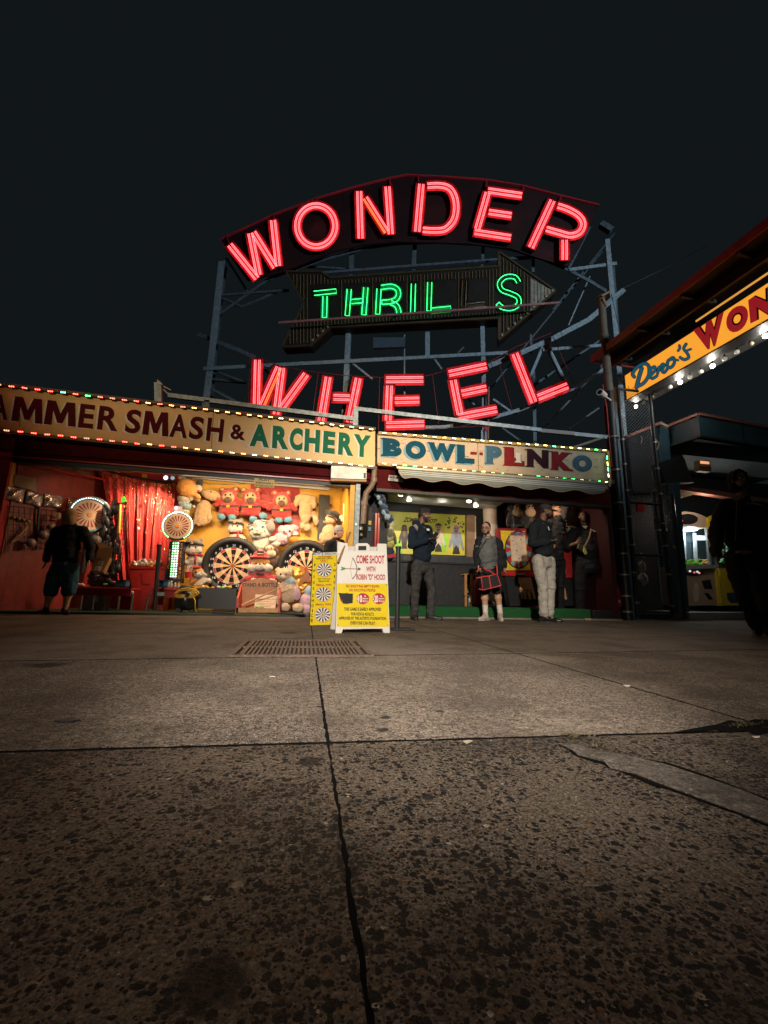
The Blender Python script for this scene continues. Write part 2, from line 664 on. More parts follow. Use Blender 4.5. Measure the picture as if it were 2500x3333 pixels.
mb = MB()
for p, mi in polys:
    if len(p) < 3:
        continue
    r = []
    for i in range(len(p)):
        a, b = p[i], p[(i + 1) % len(p)]
        n = max(1, min(900, int((b - a).length / .02)))
        t = (b - a).normalized()
        nn = V((-t.y, t.x))
        for k in range(n):
            j = random.gauss(0, .0015 if mi == 2 else .0016) if k else 0
            c = a + (b - a) * (k / n) + nn * j
            r.append((c.x, c.y, 0))
    mb.prism(r, V((0, 0, -.03)), mi)
mb.solo('pavement', [c_far, c_mid, c_near], kind='structure')
MB().bb(-300, 300, -200, 500, -.2, -.0015).solo('ground', joint_m, kind='structure')
mb = MB()
pts = [(1812, 2424), (1868, 2428), (1950, 2448), (2030, 2462), (2160, 2492), (2290, 2535), (2420, 2580), (2560, 2640), (2560, 2712), (2400, 2648), (2300, 2612),
       (2180, 2568), (2060, 2522), (1985, 2505), (1965, 2483), (1880, 2462), (1862, 2446)]
mb.prism([gr(x, y) + V((0, 0, .0028)) for x, y in pts], (0, 0, .0022))
mb.solo('concrete_strip', c_old, kind='structure')
mb = MB()
for poly in ([(1850, 2444), (1880, 2465), (1960, 2488), (2055, 2528), (2120, 2558), (2180, 2573), (2300, 2618), (2400, 2652), (2560, 2718), (2560, 2700), (2400, 2640), (2300, 2600), (2180, 2555), (2060, 2512), (1960, 2470)],
             [(2030, 2462), (2170, 2484), (2300, 2526), (2560, 2626), (2560, 2640), (2290, 2540), (2160, 2497)],
             [(2180, 2388), (2250, 2374), (2330, 2360), (2375, 2346), (2420, 2352), (2460, 2342), (2560, 2348), (2560, 2392), (2505, 2386), (2470, 2396), (2425, 2380), (2380, 2388), (2330, 2378), (2250, 2384)]):
    mb.add([gr(x, y) + V((0, 0, .0022)) for x, y in poly], [tuple(range(len(poly)))])
mb.solo('pavement_crack', joint_m, kind='structure')
wd = M('dry_weeds', (.05, .055, .02), .8, c2=(.10, .07, .03), scale=60)
mb = MB()
for (cx, cy, rx, ry, n) in ((1870, 2398, 40, 6, 70), (2420, 2362, 60, 10, 90), (1960, 2432, 40, 5, 40)):
    for i in range(n):
        p = gr(cx + random.gauss(0, rx * .5), cy + random.gauss(0, ry * .5)) + V((0, 0, .001))
        h = random.uniform(.003, .010)
        d = V((random.gauss(0, .012), random.gauss(0, .012), h))
        w = V((random.gauss(0, .002), random.gauss(0, .002), 0))
        mb.add([p - w, p + w, p + d], [(0, 1, 2)])
mb.solo('weeds', wd, 'low dry weeds growing in the pavement cracks', 'weeds', kind='stuff')
lit = M('litter_paper', (.55, .5, .42), .8)
litd = M('litter_dark', (.02, .02, .02), .7)
def litter(px, py, w, m, label, cat, name):
    p = gr(px, py)
    b = MB()
    n = 7
    vs = []
    for k in range(n):
        a = 2 * PI * k / n
        vs.append(p + V((math.cos(a) * w * random.uniform(.7, 1.1), math.sin(a) * w * .5 * random.uniform(.6, 1.1), .004 + random.uniform(0, .004))))
    b.prism(vs, V((0, 0, -.0035)))
    b.solo(name, m, label, cat, loc=(p.x, p.y, .0))
litter(218, 2349, .045, litd, 'crushed dark wrapper lying on the pavement at left', 'litter', 'crushed_wrapper')
litter(2040, 2235, .02, lit, 'small pale paper scrap on the right pavement joint', 'litter', 'paper_scrap')
litter(1520, 2419, .016, M('litter_dull', (.3, .26, .2), .8), 'pale flattened paper strip along the rough front joint', 'litter', 'paper_strip')
litter(885, 2206, .015, lit, 'tiny white paper scrap left of the centre joint', 'litter', 'paper_scrap')
litter(2065, 2418, .012, litd, 'small black bottle cap right of the weeds', 'litter', 'flat_litter')
litter(2462, 2403, .012, lit, 'pale round bottle cap at the dark crack', 'litter', 'flat_litter')
root = thing('drain_grate', 'wide rusty iron drain grate set in the pavement before the stalls', 'drain grate', gr(980, 2112))
rust = M('rusty_iron', (.17, .115, .08), .7, .3, c2=(.06, .045, .04), scale=30, bump=.3)
A, B_, C_, D_ = [gr(*q) for q in ((805, 2088), (1160, 2088), (1208, 2139), (752, 2139))]
up = V((0, 0, 1))
MB().add([p + up * .004 for p in (A, B_, C_, D_)], [(0, 1, 2, 3)]).part('pit_shade', M('pit_shade_black', (.004, .004, .004), .9), root)  # flat black sheet on the pavement, painted as the shade below the bars
fr = MB()
for a, b in ((A, B_), (B_, C_), (C_, D_), (D_, A)):
    fr.bar(a + up * .009, b + up * .009, .035, .014, up=up)
iA, iB, iC, iD = A + (B_ - A) * .06, A + (B_ - A) * .94, D_ + (C_ - D_) * .94, D_ + (C_ - D_) * .06
fr.bar(iA + up * .0095, iD + up * .0095, .022, .013, up=up)
fr.bar(iB + up * .0095, iC + up * .0095, .022, .013, up=up)
fr.bar((A + D_) / 2 + up * .0085, (B_ + C_) / 2 + up * .0085, .02, .011, up=up)
fr.part('frame', rust, root)
for k in range(27):
    u = .075 + .85 * k / 26
    t, b = A + (B_ - A) * u, D_ + (C_ - D_) * u
    MB().bar(t + up * .0105, b + up * .0105, .015, .012, up=up).part('bar', rust, root)
def wallmat(name, c, **k):
    return M(name, c, .6, var=.18, scale=3, bump=.05, **k)
peg = M('red_pegboard', (.20, .018, .016), .5, var=.3)
nt = peg.node_tree
b_ = nt.nodes['Principled BSDF']
src = b_.inputs['Base Color'].links[0].from_socket
tc_ = nt.nodes.new('ShaderNodeTexCoord')
vo = nt.nodes.new('ShaderNodeTexVoronoi')
vo.inputs['Randomness'].default_value = 0
vo.inputs['Scale'].default_value = 22
nt.links.new(tc_.outputs['Object'], vo.inputs['Vector'])
lt = nt.nodes.new('ShaderNodeMath')
lt.operation = 'LESS_THAN'
lt.inputs[1].default_value = .22
sx = nt.nodes.new('ShaderNodeVectorMath')
sx.operation = 'MULTIPLY'
sx.inputs[1].default_value = (.5, 1, 1)
nt.links.new(tc_.outputs['Object'], sx.inputs[0])
nt.links.new(sx.outputs[0], vo.inputs['Vector'])
nt.links.new(vo.outputs['Distance'], lt.inputs[0])
mm = nt.nodes.new('ShaderNodeMix')
mm.data_type = 'RGBA'
nt.links.new(lt.outputs[0], mm.inputs[0])
nt.links.new(src, mm.inputs[6])
mm.inputs[7].default_value = (.02, .004, .004, 1)
nt.links.new(mm.outputs[2], b_.inputs['Base Color'])
YB = 9.75
stall = thing('archery_stall', 'open fronted red and yellow game stall under the long yellow sign board', 'game stall', (-1.8, D, 0))
def px_panel(x0, y0, x1, y1, Y, th=.03, mi=0, mb=None):
    mb = mb or MB()
    return mb.prism([at(x0, y0, Y), at(x1, y0, Y), at(x1, y1, Y), at(x0, y1, Y)], (0, th, 0), mi)
xl = at(590, 1700, YB).x
xr = at(1128, 1700, YB).x
x_l0 = at(-40, 1700, YB).x
PW0, PW1 = at(24, 1700, 8.12), at(338, 1700, YB)
PGP = Plane(PW0, V((PW1.y - PW0.y, -(PW1.x - PW0.x), 0)))
MB().prism([V((PW0.x, PW0.y, 0)), V((PW1.x, PW1.y, 0)), V((PW1.x, PW1.y, 3.0)), V((PW0.x, PW0.y, 3.0))], PGP.n * -.1).part('pegboard_wall', peg, stall)
MB().bb(at(345, 1700, YB).x, xl, YB + .002, YB + .1, 0, 3.0).part('red_wall', redm, stall)
MB().bb(xl, xr + .6, YB + .003, YB + .1, 0, 3.0).part('yellow_wall', yellowp, stall)
for q_ in ((816, 1520, 976, 1745), (1115, 1560, 1131, 1800)):
    px_panel(*q_, YB - .012, .012).part('red_wall_panel', M('red_wall_patch', (.40, .03, .035), .5, var=.15), stall)
for q_ in ((329, 1510, 390, 1538), (462, 1520, 478, 1556)):
    px_panel(*q_, YB - .02, .018).part('yellow_wall_patch', yellowp, stall)
XL, XR = at(6, 1700, D + .05).x, at(1136, 1700, D + .05).x
MB().bb(XL - .25, PW0.x - .02, D + .02, D + .2, 0, 2.9).part('side_wall', redm, stall)
mb = MB()
polyq(mb, [(30, 1494), (54, 1496), (44, 1596), (22, 1590)], PGP, .03, depth=.02)
mb.part('yellow_strip', yellowp, stall)
mb = MB()
mb.bb(XR, XR + .09, D + .03, YB, 0.02, 2.62)
mb.part('side_wall', yellowp, stall)
MB().bb(XL - .3, XR + .3, YB - .06, YB + .08, 3.0, 3.1).part('roof', dark, stall)
MB().bb(-7.5, 1.5, D + .1, 11.2, 2.96, 3.06).part('roof', dark, stall)
mb = MB()
mb.bb(-7.5, 1.48, D + .05, D + .25, 2.52, 2.95)
mb.bb(-7.5, 1.48, D + .01, D + .06, 2.60, 2.64)
mb.part('fascia', deepred, stall, bevel=.006)
mb = MB()
mb.bb(-7.5, 1.2, D + .04, D + .20, 2.43, 2.52)
mb.part('shutter_guide', black, stall, bevel=.005)
MB().bb(-7.5, 1.2, D + .0, D + .05, 2.505, 2.525).part('edge_strip', redp, stall)
MB().bb(XL - .2, 1.3, D - .02, YB, -.01, .035).part('floor', M('green_floor_paint', (.03, .075, .03), .6, c2=(.012, .03, .014), scale=6), stall)
MB().bb(XL - .2, 1.3, D - .06, D - .022, -.01, .028).part('kerb', black, stall)
MB().bb(-9.5, XL - .27, D + .03, D + .2, 0, 2.9).part('front_wall', deepred, stall)
px_panel(0, 1428, 44, 1456, D + .03, .01).part('sticker', M('faded_sticker', (.35, .30, .25), .6, var=.5, scale=40), stall)
col = thing('steel_column', 'grey steel column between the two stalls', 'column', (at(1168, 2000, D).x, D, 0))
mb = MB()
x0, x1 = at(1152, 1750, D).x, at(1167, 1750, D).x
mb.bb(x0, x1, D - .02, D + .0, 0, 2.5)
mb.bb(x0 + .03, x1 - .03, D + .002, D + .14, 0, 2.5)
mb.bb(x0, x1, D + .142, D + .16, 0, 2.5)
mb.part('shaft', steel, col)
mb = MB()
for z in (.9, 1.3, 1.7):
    mb.cyl((x0 + .03, D - .035, z), (x0 + .03, D - .02, z), .012, n=8)
mb.part('bolt', chrome, col)
mb = MB()
mb.bb(x1 + .02, at(1262, 1750, D + .5).x, D + .55, D + .6, 0, 2.9)
mb.solo('recess_wall', dark, 'dark recess wall behind the drain pipe between the stalls', 'wall', loc=(x1, D + .55, 0))
pipe = thing('drain_pipe', 'bent rusty drain pipe running down beside the grey column', 'drain pipe', at(1190, 1720, D - .05))
pm = M('pipe_paint', (.30, .21, .15), .5, c2=(.13, .085, .06), scale=12, bump=.2)
pp = [at(1219, 1520, D - .05), at(1217, 1565, D - .05), at(1208, 1584, D - .05), at(1192, 1604, D - .05), at(1186, 1640, D - .05), at(1182, 1706, D - .05)]
MB().tube(pp, .055, 12).part('pipe', pm, pipe)
for i_ in (1, 4):
    MB().cyl(pp[i_] + V((0, 0, .05)), pp[i_] - V((0, 0, .03)), .067, n=14).part('collar', pm, pipe)
sb = thing('shutter_box', 'pale grey metal shutter motor box under the letter board', 'shutter box', at(1137, 1560, D - .03))
p = FP(D - .12)
mb = MB()
polyq(mb, [(1079, 1516), (1193, 1518), (1193, 1560), (1077, 1556)], p, 0, depth=.22)
mb.part('cover', M('zinc_sheet', (.42, .44, .42), .5, .4, var=.3, scale=6), sb, bevel=.012)
mb = MB()
polyq(mb, [(1077, 1558), (1193, 1562), (1193, 1568), (1077, 1564)], p, .004, depth=.2)
mb.part('lip', M('brass_edge', (.35, .2, .08), .5), sb)
mb = MB()
polyq(mb, [(1184, 1539), (1191, 1539), (1191, 1556), (1184, 1556)], p, .012, depth=.03)
mb.part('latch', black, sb)
bs = thing('bowling_stall', 'open fronted dark game stall under the striped awning', 'game stall', (4.1, D, 0))
BX0, BX1 = at(1222, 1750, D).x, at(1985, 1800, D).x + .15
YB2 = 10.0
wb = M('stall_back_black', (.018, .02, .024), .6)
MB().bb(BX0 - .1, at(1640, 1700, YB2).x, YB2, YB2 + .1, 0, 3).part('back_wall', wb, bs)
MB().bb(at(1640, 1700, 9.6).x, BX1 + .2, 9.6, 9.7, 0, 3).part('back_wall', M('stall_back_red', (.06, .012, .014), .6), bs)
MB().bb(BX0 - .06, BX0, D + .65, YB2, 0, 2.9).part('side_wall', wb, bs)
MB().bb(BX1 - .1, BX1, D + .05, 9.7, 0, 2.9).part('side_wall', M('stall_side_red', (.03, .004, .005), .5), bs)
mb = MB()
mb.bb(BX0, BX1, D + .04, D + .22, 2.44, 2.93)
mb.part('fascia', deepred, bs, bevel=.006)
MB().bb(BX0, BX1, D + .0, D + .2, 2.38, 2.438).part('shutter_guide', black, bs)
MB().bb(BX0 - .1, BX1 + .2, D + .1, 10.3, 2.965, 3.06).part('roof', dark, bs)
mb = MB()
q = [at(1250, 1596, D + .25), at(1646, 1632, D + .25), at(1600, 1660, 9.4), at(1248, 1632, 9.4)]
mb.prism(q, (0, .01, .04))
mb.part('ceiling', M('grey_ceiling', (.32, .33, .34), .5, var=.25, scale=3), bs)
mb = MB()
mb.bb(BX0 + .02, BX1 - .1, D + .0, 9.6, 0, .04)
mb.part('floor', dark, bs)
turf = M('artificial_turf', (.010, .15, .035), .9, c2=(.005, .06, .015), scale=90, bump=.8, bscale=300)
mb = MB()
mb.bb(BX0, at(1925, 2000, D).x, D + .004, 8.9, 0, .215)
tf = mb.part('turf_step', turf, bs, bevel=.03)
mb = MB()
for i in range(5200):
    x = random.uniform(BX0, at(1925, 2000, D).x)
    if random.random() < .6:
        p = V((x, D + .003, random.uniform(.01, .21)))
        d = V((random.gauss(0, .004), -random.uniform(.004, .013), random.uniform(-.008, .012)))
    else:
        p = V((x, random.uniform(D, D + .3), .214))
        d = V((random.gauss(0, .006), random.gauss(-.004, .005), random.uniform(.006, .016)))
    w = V((.003, 0, .001))
    mb.add([p - w, p + w, p + d], [(0, 1, 2)])
tb = mb.part('turf_blade', turf, bs)
tb['kind'] = 'stuff'
MB().bb(BX0 - .05, BX1, D - .035, D - .0, -.01, .03).part('kerb', M('kerb_concrete', (.2, .17, .13), .8), bs)
cb = at(1262, 1900, 9.0)
counter = thing('bowling_counter', 'low black padded counter in front of the banner', 'counter', (3.0, 9.0, .2))
x0, x1 = at(1262, 1850, 9.0).x, at(1546, 1850, 9.0).x
zt, zb = at(1400, 1806, 9.0).z, at(1400, 1835, 9.0).z
mb = MB()
mb.bb(x0, x1, 9.02, 9.5, .216, zb)
mb.part('front', M('black_vinyl_front', (.022, .024, .028), .45, bump=.25, bscale=9), counter)
mb = MB()
mb.bb(x0 - .03, x1 + .03, 8.97, 9.72, zb + .002, zt)
mb.part('pad', M('black_vinyl_pad', (.05, .055, .062), .35, bump=.15, bscale=8), counter, bevel=.045)
cl = thing('round_column', 'pale round column at the end of the dark alley', 'column', at(1604, 1800, 9.3))
a, b = at(1603, 1627, 9.35), at(1603, 1960, 9.35)
mb = MB()
mb.cyl((b.x, 9.35, .216), (b.x, 9.35, 2.9), at(1626, 1700, 9.35).x - a.x, n=28)
mb.part('shaft', M('column_plaster', (.34, .28, .23), .6, var=.25, scale=5), cl)
MB().lathe([(.18, 0), (.2, .03), (.2, .1), (.18, .13)], (b.x, 9.35, .217), n=28).part('base', black, cl)
wp = thing('wooden_post', 'lit brown wooden post between banner and column', 'post', at(1533, 1808, 9.7))
mb = MB()
px_panel(1521, 1676, 1546, 1812, 9.72, .12, 0, mb)
mb.part('plank', M('ply_brown', (.26, .17, .11), .55, c2=(.15, .09, .055), scale=4), wp)
mb = MB()
px_panel(1546.5, 1680, 1549.5, 1812, 9.70, .05, 0, mb)
mb.part('edge_trim', M('pale_trim', (.5, .38, .28), .5), wp)
GA = math.radians(-20)
GN = V((math.sin(GA), -math.cos(GA), 0))          # faces the street
GP = Plane((2.5, 11.5, 0), GN)
gan = thing('sign_gantry', 'grey steel framework carrying the neon signs above the stalls', 'sign gantry', (2.5, 11.6, 3.06))
def gm(x, y):
    return (GP(x + 1, y) - GP(x, y)).length
def beam(name, pts, w, back=.35, d=None, mat_=steel, flange=True):
    mb = MB()
    P_ = [GP(x, y, -back) for x, y in pts]
    for i in range(len(P_) - 1):
        ww = w * gm(*pts[i])
        if flange and w > 8:
            mb.bar(P_[i], P_[i + 1], ww, .02, up=GN)
            t = (P_[i + 1] - P_[i]).normalized()
            q = t.cross(GN) * (ww / 2)
            mb.bar(P_[i] - q - GN * .06, P_[i + 1] - q - GN * .06, .02, .12, up=GN)
        else:
            mb.bar(P_[i], P_[i + 1], ww, ww, up=GN)
    return mb.part(name, mat_, gan)
dsteel = M('dim_steel', (.12, .15, .18), .6, .3, var=.5, scale=10)  # darker copy of the steel for dim members, shade put into its colour
beam('post', [(662, 1420), (668, 1329), (692, 1130), (722, 850)], 22)
beam('post', [(690, 1300), (706, 1110), (735, 870)], 9, .9, mat_=dsteel)
beam('post', [(1977, 778), (1993, 960), (2008, 1117), (2028, 1360)], 15)
beam('post', [(1996, 870), (2014, 1120), (2032, 1400)], 8, .8, mat_=dsteel)
beam('post', [(1133, 1085), (1128, 1180), (1122, 1330)], 15)
beam('post', [(1569, 1030), (1573, 1180), (1577, 1400)], 13)
beam('post', [(1391, 1080), (1391, 1163)], 14)
beam('post', [(1317, 1090), (1317, 1330)], 4)
beam('post', [(1144, 780), (1142, 905)], 13, .6, mat_=dsteel)
beam('post', [(1350, 780), (1346, 880)], 12, .6, mat_=dsteel)
beam('post', [(1572, 800), (1570, 880)], 9, .6, mat_=dsteel)
beam('post', [(1738, 1210), (1741, 1448)], 10, .7, mat_=dsteel)
beam('post', [(1727, 1090), (1730, 1150)], 8, .7, mat_=dsteel)
beam('post', [(1735, 845), (1735, 885)], 9, .6, mat_=dsteel)
beam('beam', [(662, 1200), (1300, 1167), (1653, 1148)], 11, .3)
beam('beam', [(1767, 1139), (2026, 1119)], 10, .3)
beam('beam', [(1854, 878), (2008, 857)], 12, .4)
beam('beam', [(1053, 889), (1340, 867), (1830, 830)], 8, .5, mat_=dsteel)
beam('beam', [(1000, 868), (1180, 880), (1560, 852)], 6, .8, mat_=dsteel)
beam('beam', [(720, 962), (940, 945)], 6, .5, mat_=dsteel)
beam('beam', [(1640, 1345), (1690, 1343)], 7, .5)
beam('arch_chord', [(876, 907), (925, 888), (1050, 845), (1180, 809), (1290, 793), (1420, 788), (1560, 795), (1662, 810), (1760, 840), (1850, 878), (1920, 915), (1988, 956)], 11, .45, mat_=dsteel)
beam('ring_chord', [(1590, 1192), (1694, 1150), (1800, 1102), (1918, 1040), (2033, 942)], 17, .3)
beam('ring_chord', [(1385, 1392), (1450, 1390), (1560, 1372), (1689, 1335), (1850, 1273), (1950, 1216), (2020, 1150)], 12, .3)
beam('ring_chord', [(640, 1085), (700, 1110), (783, 1142), (830, 1165)], 13, .6, mat_=dsteel)
for a, b, w, bk, m_ in (((712, 1025), (876, 907), 9, .5, dsteel), ((738, 842), (808, 952), 7, .5, dsteel), ((712, 965), (785, 998), 6, .6, dsteel), ((790, 998), (900, 952), 5, .6, dsteel),
                        ((1726, 1228), (1768, 1128), 9, .35, steel), ((1838, 1236), (1781, 1119), 9, .35, steel), ((1144, 1180), (1212, 1234), 6, .4, steel), ((1412, 1166), (1438, 1202), 6, .4, steel),
                        ((690, 1205), (800, 1245), 6, .5, dsteel), ((668, 1255), (768, 1308), 8, .5, dsteel), ((800, 1310), (830, 1180), 4, .8, dsteel), ((1605, 1300), (1660, 1338), 7, .4, steel),
                        ((1850, 877), (1920, 740), 8, .6, dsteel), ((2014, 1131), (1776, 1388), 6, 1.2, dsteel), ((1950, 1328), (1850, 1397), 6, .9, dsteel), ((2000, 760), (1800, 1010), 6, 1.3, dsteel),
                        ((1960, 820), (1560, 1310), 5, 1.6, dsteel), ((1980, 1090), (1745, 1250), 7, .9, dsteel), ((1920, 900), (1850, 1060), 4, .8, steel), ((1490, 1150), (1510, 1130), 5, .5, dsteel),
                        ((840, 1180), (900, 1240), 6, .7, dsteel), ((1630, 1390), (1700, 1440), 6, .5, dsteel), ((1525, 1300), (1545, 1318), 5, .5, steel), ((690, 1235), (800, 1245), 8, .7, dsteel)):
    beam('brace', [a, b], w, bk, mat_=m_)
beam('gusset_plate', [(1955, 730), (1990, 752)], 20, .5, mat_=dsteel, flange=False)
MB().prism([GP(x, y, -.1) for x, y in ((1215, 1098), (1318, 1098), (1318, 1128), (1215, 1132))], GN * -.12).part('transformer_box', M('blue_grey_box', (.06, .085, .11), .5), gan)
mb = MB()
for x, y in ((665, 1400), (2026, 1340), (1575, 1400), (1123, 1330)):
    p = GP(x, y, -.36)
    MB().bb(p.x - .09, p.x + .09, p.y, p.y + .1, 0, p.z).part('post', steel, gan)
nred = M('neon_red_glass', (.8, .2, .2), .2, emit=(1.0, .085, .095), es=5.4)
nora = M('neon_orange_glass', (.8, .3, .2), .2, emit=(1.0, .13, .03), es=3.2)
ngrn = M('neon_green_glass', (.2, .8, .4), .2, emit=(.03, 1.0, .22), es=3.4)
noff = M('unlit_tube_glass', (.24, .14, .065), .25, var=.2)
chred = M('red_letter_channel', (.42, .02, .03), .45, var=.3, scale=6)
chgrn = M('green_letter_channel', (.010, .26, .06), .45, var=.3, scale=6)
choff = M('brown_letter_channel', (.06, .045, .03), .6)
panel_m = M('dark_red_backing', (.022, .004, .005), .6, var=.5, scale=2)
brown_m = M('brown_sheet_backing', (.014, .009, .005), .6, var=.5, scale=4)
cap_m = M('tube_end_black', (.02, .02, .02), .6)
def off2(pts, d, closed=False):
    """photo polyline moved sideways by d photo points"""
    r = []
    n = len(pts)
    for i in range(n):
        if closed:
            a, b = pts[i - 1], pts[(i + 1) % n]
        else:
            a, b = pts[max(0, i - 1)], pts[min(n - 1, i + 1)]
        tx, ty = b[0] - a[0], b[1] - a[1]
        l = math.hypot(tx, ty) or 1
        r.append((pts[i][0] - ty / l * d, pts[i][1] + tx / l * d))
    return r
def smooth2(pts, k=6):
    out = []
    n = len(pts)
    for i in range(n - 1):
        p0, p1, p2, p3 = pts[max(0, i - 1)], pts[i], pts[i + 1], pts[min(n - 1, i + 2)]
        for j in range(k):
            t = j / k
            out.append(tuple(.5 * (2 * p1[a] + (p2[a] - p0[a]) * t + (2 * p0[a] - 5 * p1[a] + 4 * p2[a] - p3[a]) * t * t + (3 * p1[a] - p0[a] - 3 * p2[a] + p3[a]) * t ** 3) for a in (0, 1)))
    out.append(pts[-1])
    return out
def trim(pts, a, b):
    """shorten the two ends of a straight photo polyline by a and b points"""
    p = [list(q) for q in pts]
    for i, j, d in ((0, 1, a), (-1, -2, b)):
        l = math.hypot(p[j][0] - p[i][0], p[j][1] - p[i][1])
        if l > d:
            p[i] = [p[i][0] + (p[j][0] - p[i][0]) * d / l, p[i][1] + (p[j][1] - p[i][1]) * d / l]
    return [tuple(q) for q in p]
def letter(parent, strokes, w, name='letter', depth=.16, cm=chred, tm=nred, loops=2, r=None, lift=.08, alt=None, gap=.15):
    """strokes: list of (polyline, closed); each becomes an open box channel with hairpin neon tubes in it"""
    ch = MB()
    segs = []
    cw = w * 1.2
    for si, (pts, closed) in enumerate(strokes):
        o = .004 * si
        left, right = off2(pts, cw / 2, closed), off2(pts, -cw / 2, closed)
        n = len(pts)
        m = n if closed else n - 1
        F = [[GP(*q, o) for q in e] for e in (left, right)]
        Rm = [[GP(*q, o + .035) for q in e] for e in (left, right)]
        Bk = [[GP(*q, -depth) for q in e] for e in (left, right)]
        vs = F[0] + F[1] + Bk[0] + Bk[1] + Rm[0] + Rm[1]
        fs = []
        for i in range(m):
            j = (i + 1) % n
            fs += [(i, j, n + j, n + i), (2 * n + i, 2 * n + j, 3 * n + j, 3 * n + i),
                   (4 * n + i, 4 * n + j, 2 * n + j, 2 * n + i), (5 * n + i, 5 * n + j, 3 * n + j, 3 * n + i)]
        if not closed:
            fs += [(4 * n, 5 * n, 3 * n, 2 * n), (5 * n - 1, 6 * n - 1, 4 * n - 1, 3 * n - 1)]
        ch.add(vs, fs)
        segs.append((pts, closed))
    L = ch.part('neon_letter', cm, parent)
    L['label'] = ('unlit ' if tm == noff else 'lit ') + name.replace('_', ' ')
    k = 0
    for pts, closed in segs:
        g = gm(*pts[0])
        rr = r or 1.0 * g
        if closed:
            for q in range(loops * 2):
                d = (-.29, -.14, .14, .29)[q] * w
                MB().tube([GP(*p, lift) for p in off2(pts, d, True)], rr, 6, True).part('neon_tube', tm, L)
            continue
        tp = trim(pts, w * .18, w * .12)
        for q in range(loops):
            d = (q - (loops - 1) / 2) * w * .86 / loops
            hw = w * gap / loops
            a = off2(tp, d - hw)
            b = off2(tp, d + hw)[::-1]
            e = tp[-1]
            path = [GP(*p, lift) for p in a] + [GP(*p, lift) for p in b]
            m_ = tm
            if alt and k in alt:
                m_ = nora
            MB().tube(path, rr, 6).part('neon_tube', m_, L)
            k += 1
    return L
up_sign = thing('neon_sign', 'arched red neon sign on a dark panel, topmost of the three', 'neon sign', GP(1310, 800), 'neon signs of the gantry')
top = [(716, 780), (893, 698), (1034, 645), (1150, 610), (1269, 580), (1323, 570), (1450, 576), (1584, 586), (1705, 606), (1827, 638), (1950, 668)]
bot = [(1895, 790), (1850, 868), (1760, 842), (1660, 808), (1520, 792), (1290, 786), (1180, 797), (1090, 818), (985, 858), (925, 884), (805, 912)]
MB().prism([GP(x, y, -.18) for x, y in top + bot], GN * -.06).part('back_panel', panel_m, up_sign)
mb = MB()
for i in range(len(top) - 1):
    mb.bar(GP(*top[i], -.14), GP(*top[i + 1], -.14), .035, .06, up=GN)
mb.bar(GP(716, 780, -.14), GP(800, 907, -.14), .025, .05, up=GN)
mb.part('edge_trim', M('red_edge_trim', (.5, .03, .04), .4), up_sign)
for a, b in (((737, 770), (748, 792)), ((889, 700), (893, 712)), ((1028, 648), (1037, 658)), ((1268, 582), (1272, 602)), ((1362, 572), (1363, 592)), ((1584, 588), (1583, 606)), ((1705, 607), (1702, 622)), ((1827, 640), (1822, 655))):
    MB().bar(GP(*a, -.1), GP(*b, .0), .05, .05, up=GN).part('strut', chred, up_sign)
ln = lambda a, b: ([a, b], False)
letter(up_sign, [ln((745, 793), (838, 908)), ln((814, 755), (842, 897)), ln((822, 752), (897, 872)), ln((888, 712), (905, 868))], 29, 'letter_w')
letter(up_sign, [(circ(1029, 735, 62, 67, 40), True)], 27, 'letter_o')
letter(up_sign, [ln((1169, 618), (1174, 778)), ln((1186, 640), (1260, 757)), ln((1261, 603), (1272, 764))], 28, 'letter_n', alt={3})
letter(up_sign, [ln((1372, 594), (1358, 756)), (smooth2([(1386, 605), (1430, 603), (1462, 612), (1480, 640), (1485, 680), (1476, 718), (1450, 745), (1418, 750), (1374, 748)], 5), False)], 30, 'letter_d')
letter(up_sign, [ln((1589, 622), (1553, 748)), ln((1584, 619), (1702, 636)), ln((1586, 689), (1668, 701)), ln((1540, 754), (1666, 773))], 29, 'letter_e')
letter(up_sign, [ln((1801, 648), (1727, 808)), (smooth2([(1811, 668), (1850, 681), (1885, 702), (1899, 728), (1888, 755), (1858, 766), (1820, 757), (1776, 744)], 5), False), ln((1838, 776), (1838, 848))], 29, 'letter_r')
ar = thing('neon_sign', 'brown arrow shaped sign with green neon letters, one of them dead', 'neon sign', GP(1370, 980), 'neon signs of the gantry')
arrow = [(932, 885), (1045, 885), (1075, 905), (1623, 868), (1623, 820), (1808, 948), (1623, 1108), (1623, 1036), (1075, 1066), (1010, 1125), (918, 1130), (990, 987)]
MB().prism([GP(x, y, .0) for x, y in arrow], GN * -.42).part('arrow_body', brown_m, ar)
def span(x):
    ys = []
    for i in range(len(arrow)):
        a, b = arrow[i], arrow[(i + 1) % len(arrow)]
        if (a[0] - x) * (b[0] - x) < 0:
            ys.append(a[1] + (b[1] - a[1]) * (x - a[0]) / (b[0] - a[0]))
    return sorted(ys)
lit_x = [(1012, 1108), (1122, 1205), (1222, 1312), (1336, 1356), (1386, 1478), (1500, 1588), (1612, 1700)]
x = 944
while x < 1790:
    ys = span(x + .3)
    for i in range(0, len(ys) - 1, 2):
        y0, y1 = ys[i] + 9, ys[i + 1] - 9
        if y1 - y0 > 8:
            inl = any(a - 4 < x < b + 4 for a, b in lit_x)
            rng = [(y0, min(y1, 925 - (x - 1050) * .04)), (max(y0, 1042 - (x - 1050) * .045), y1)] if inl else [(y0, y1)]
            for a, b in rng:
                if b - a > 8:
                    MB().tube([GP(x, a, .03), GP(x, b, .03)], .012, 5).part('unlit_tube', noff, ar)
    x += 11.2
mb = MB()
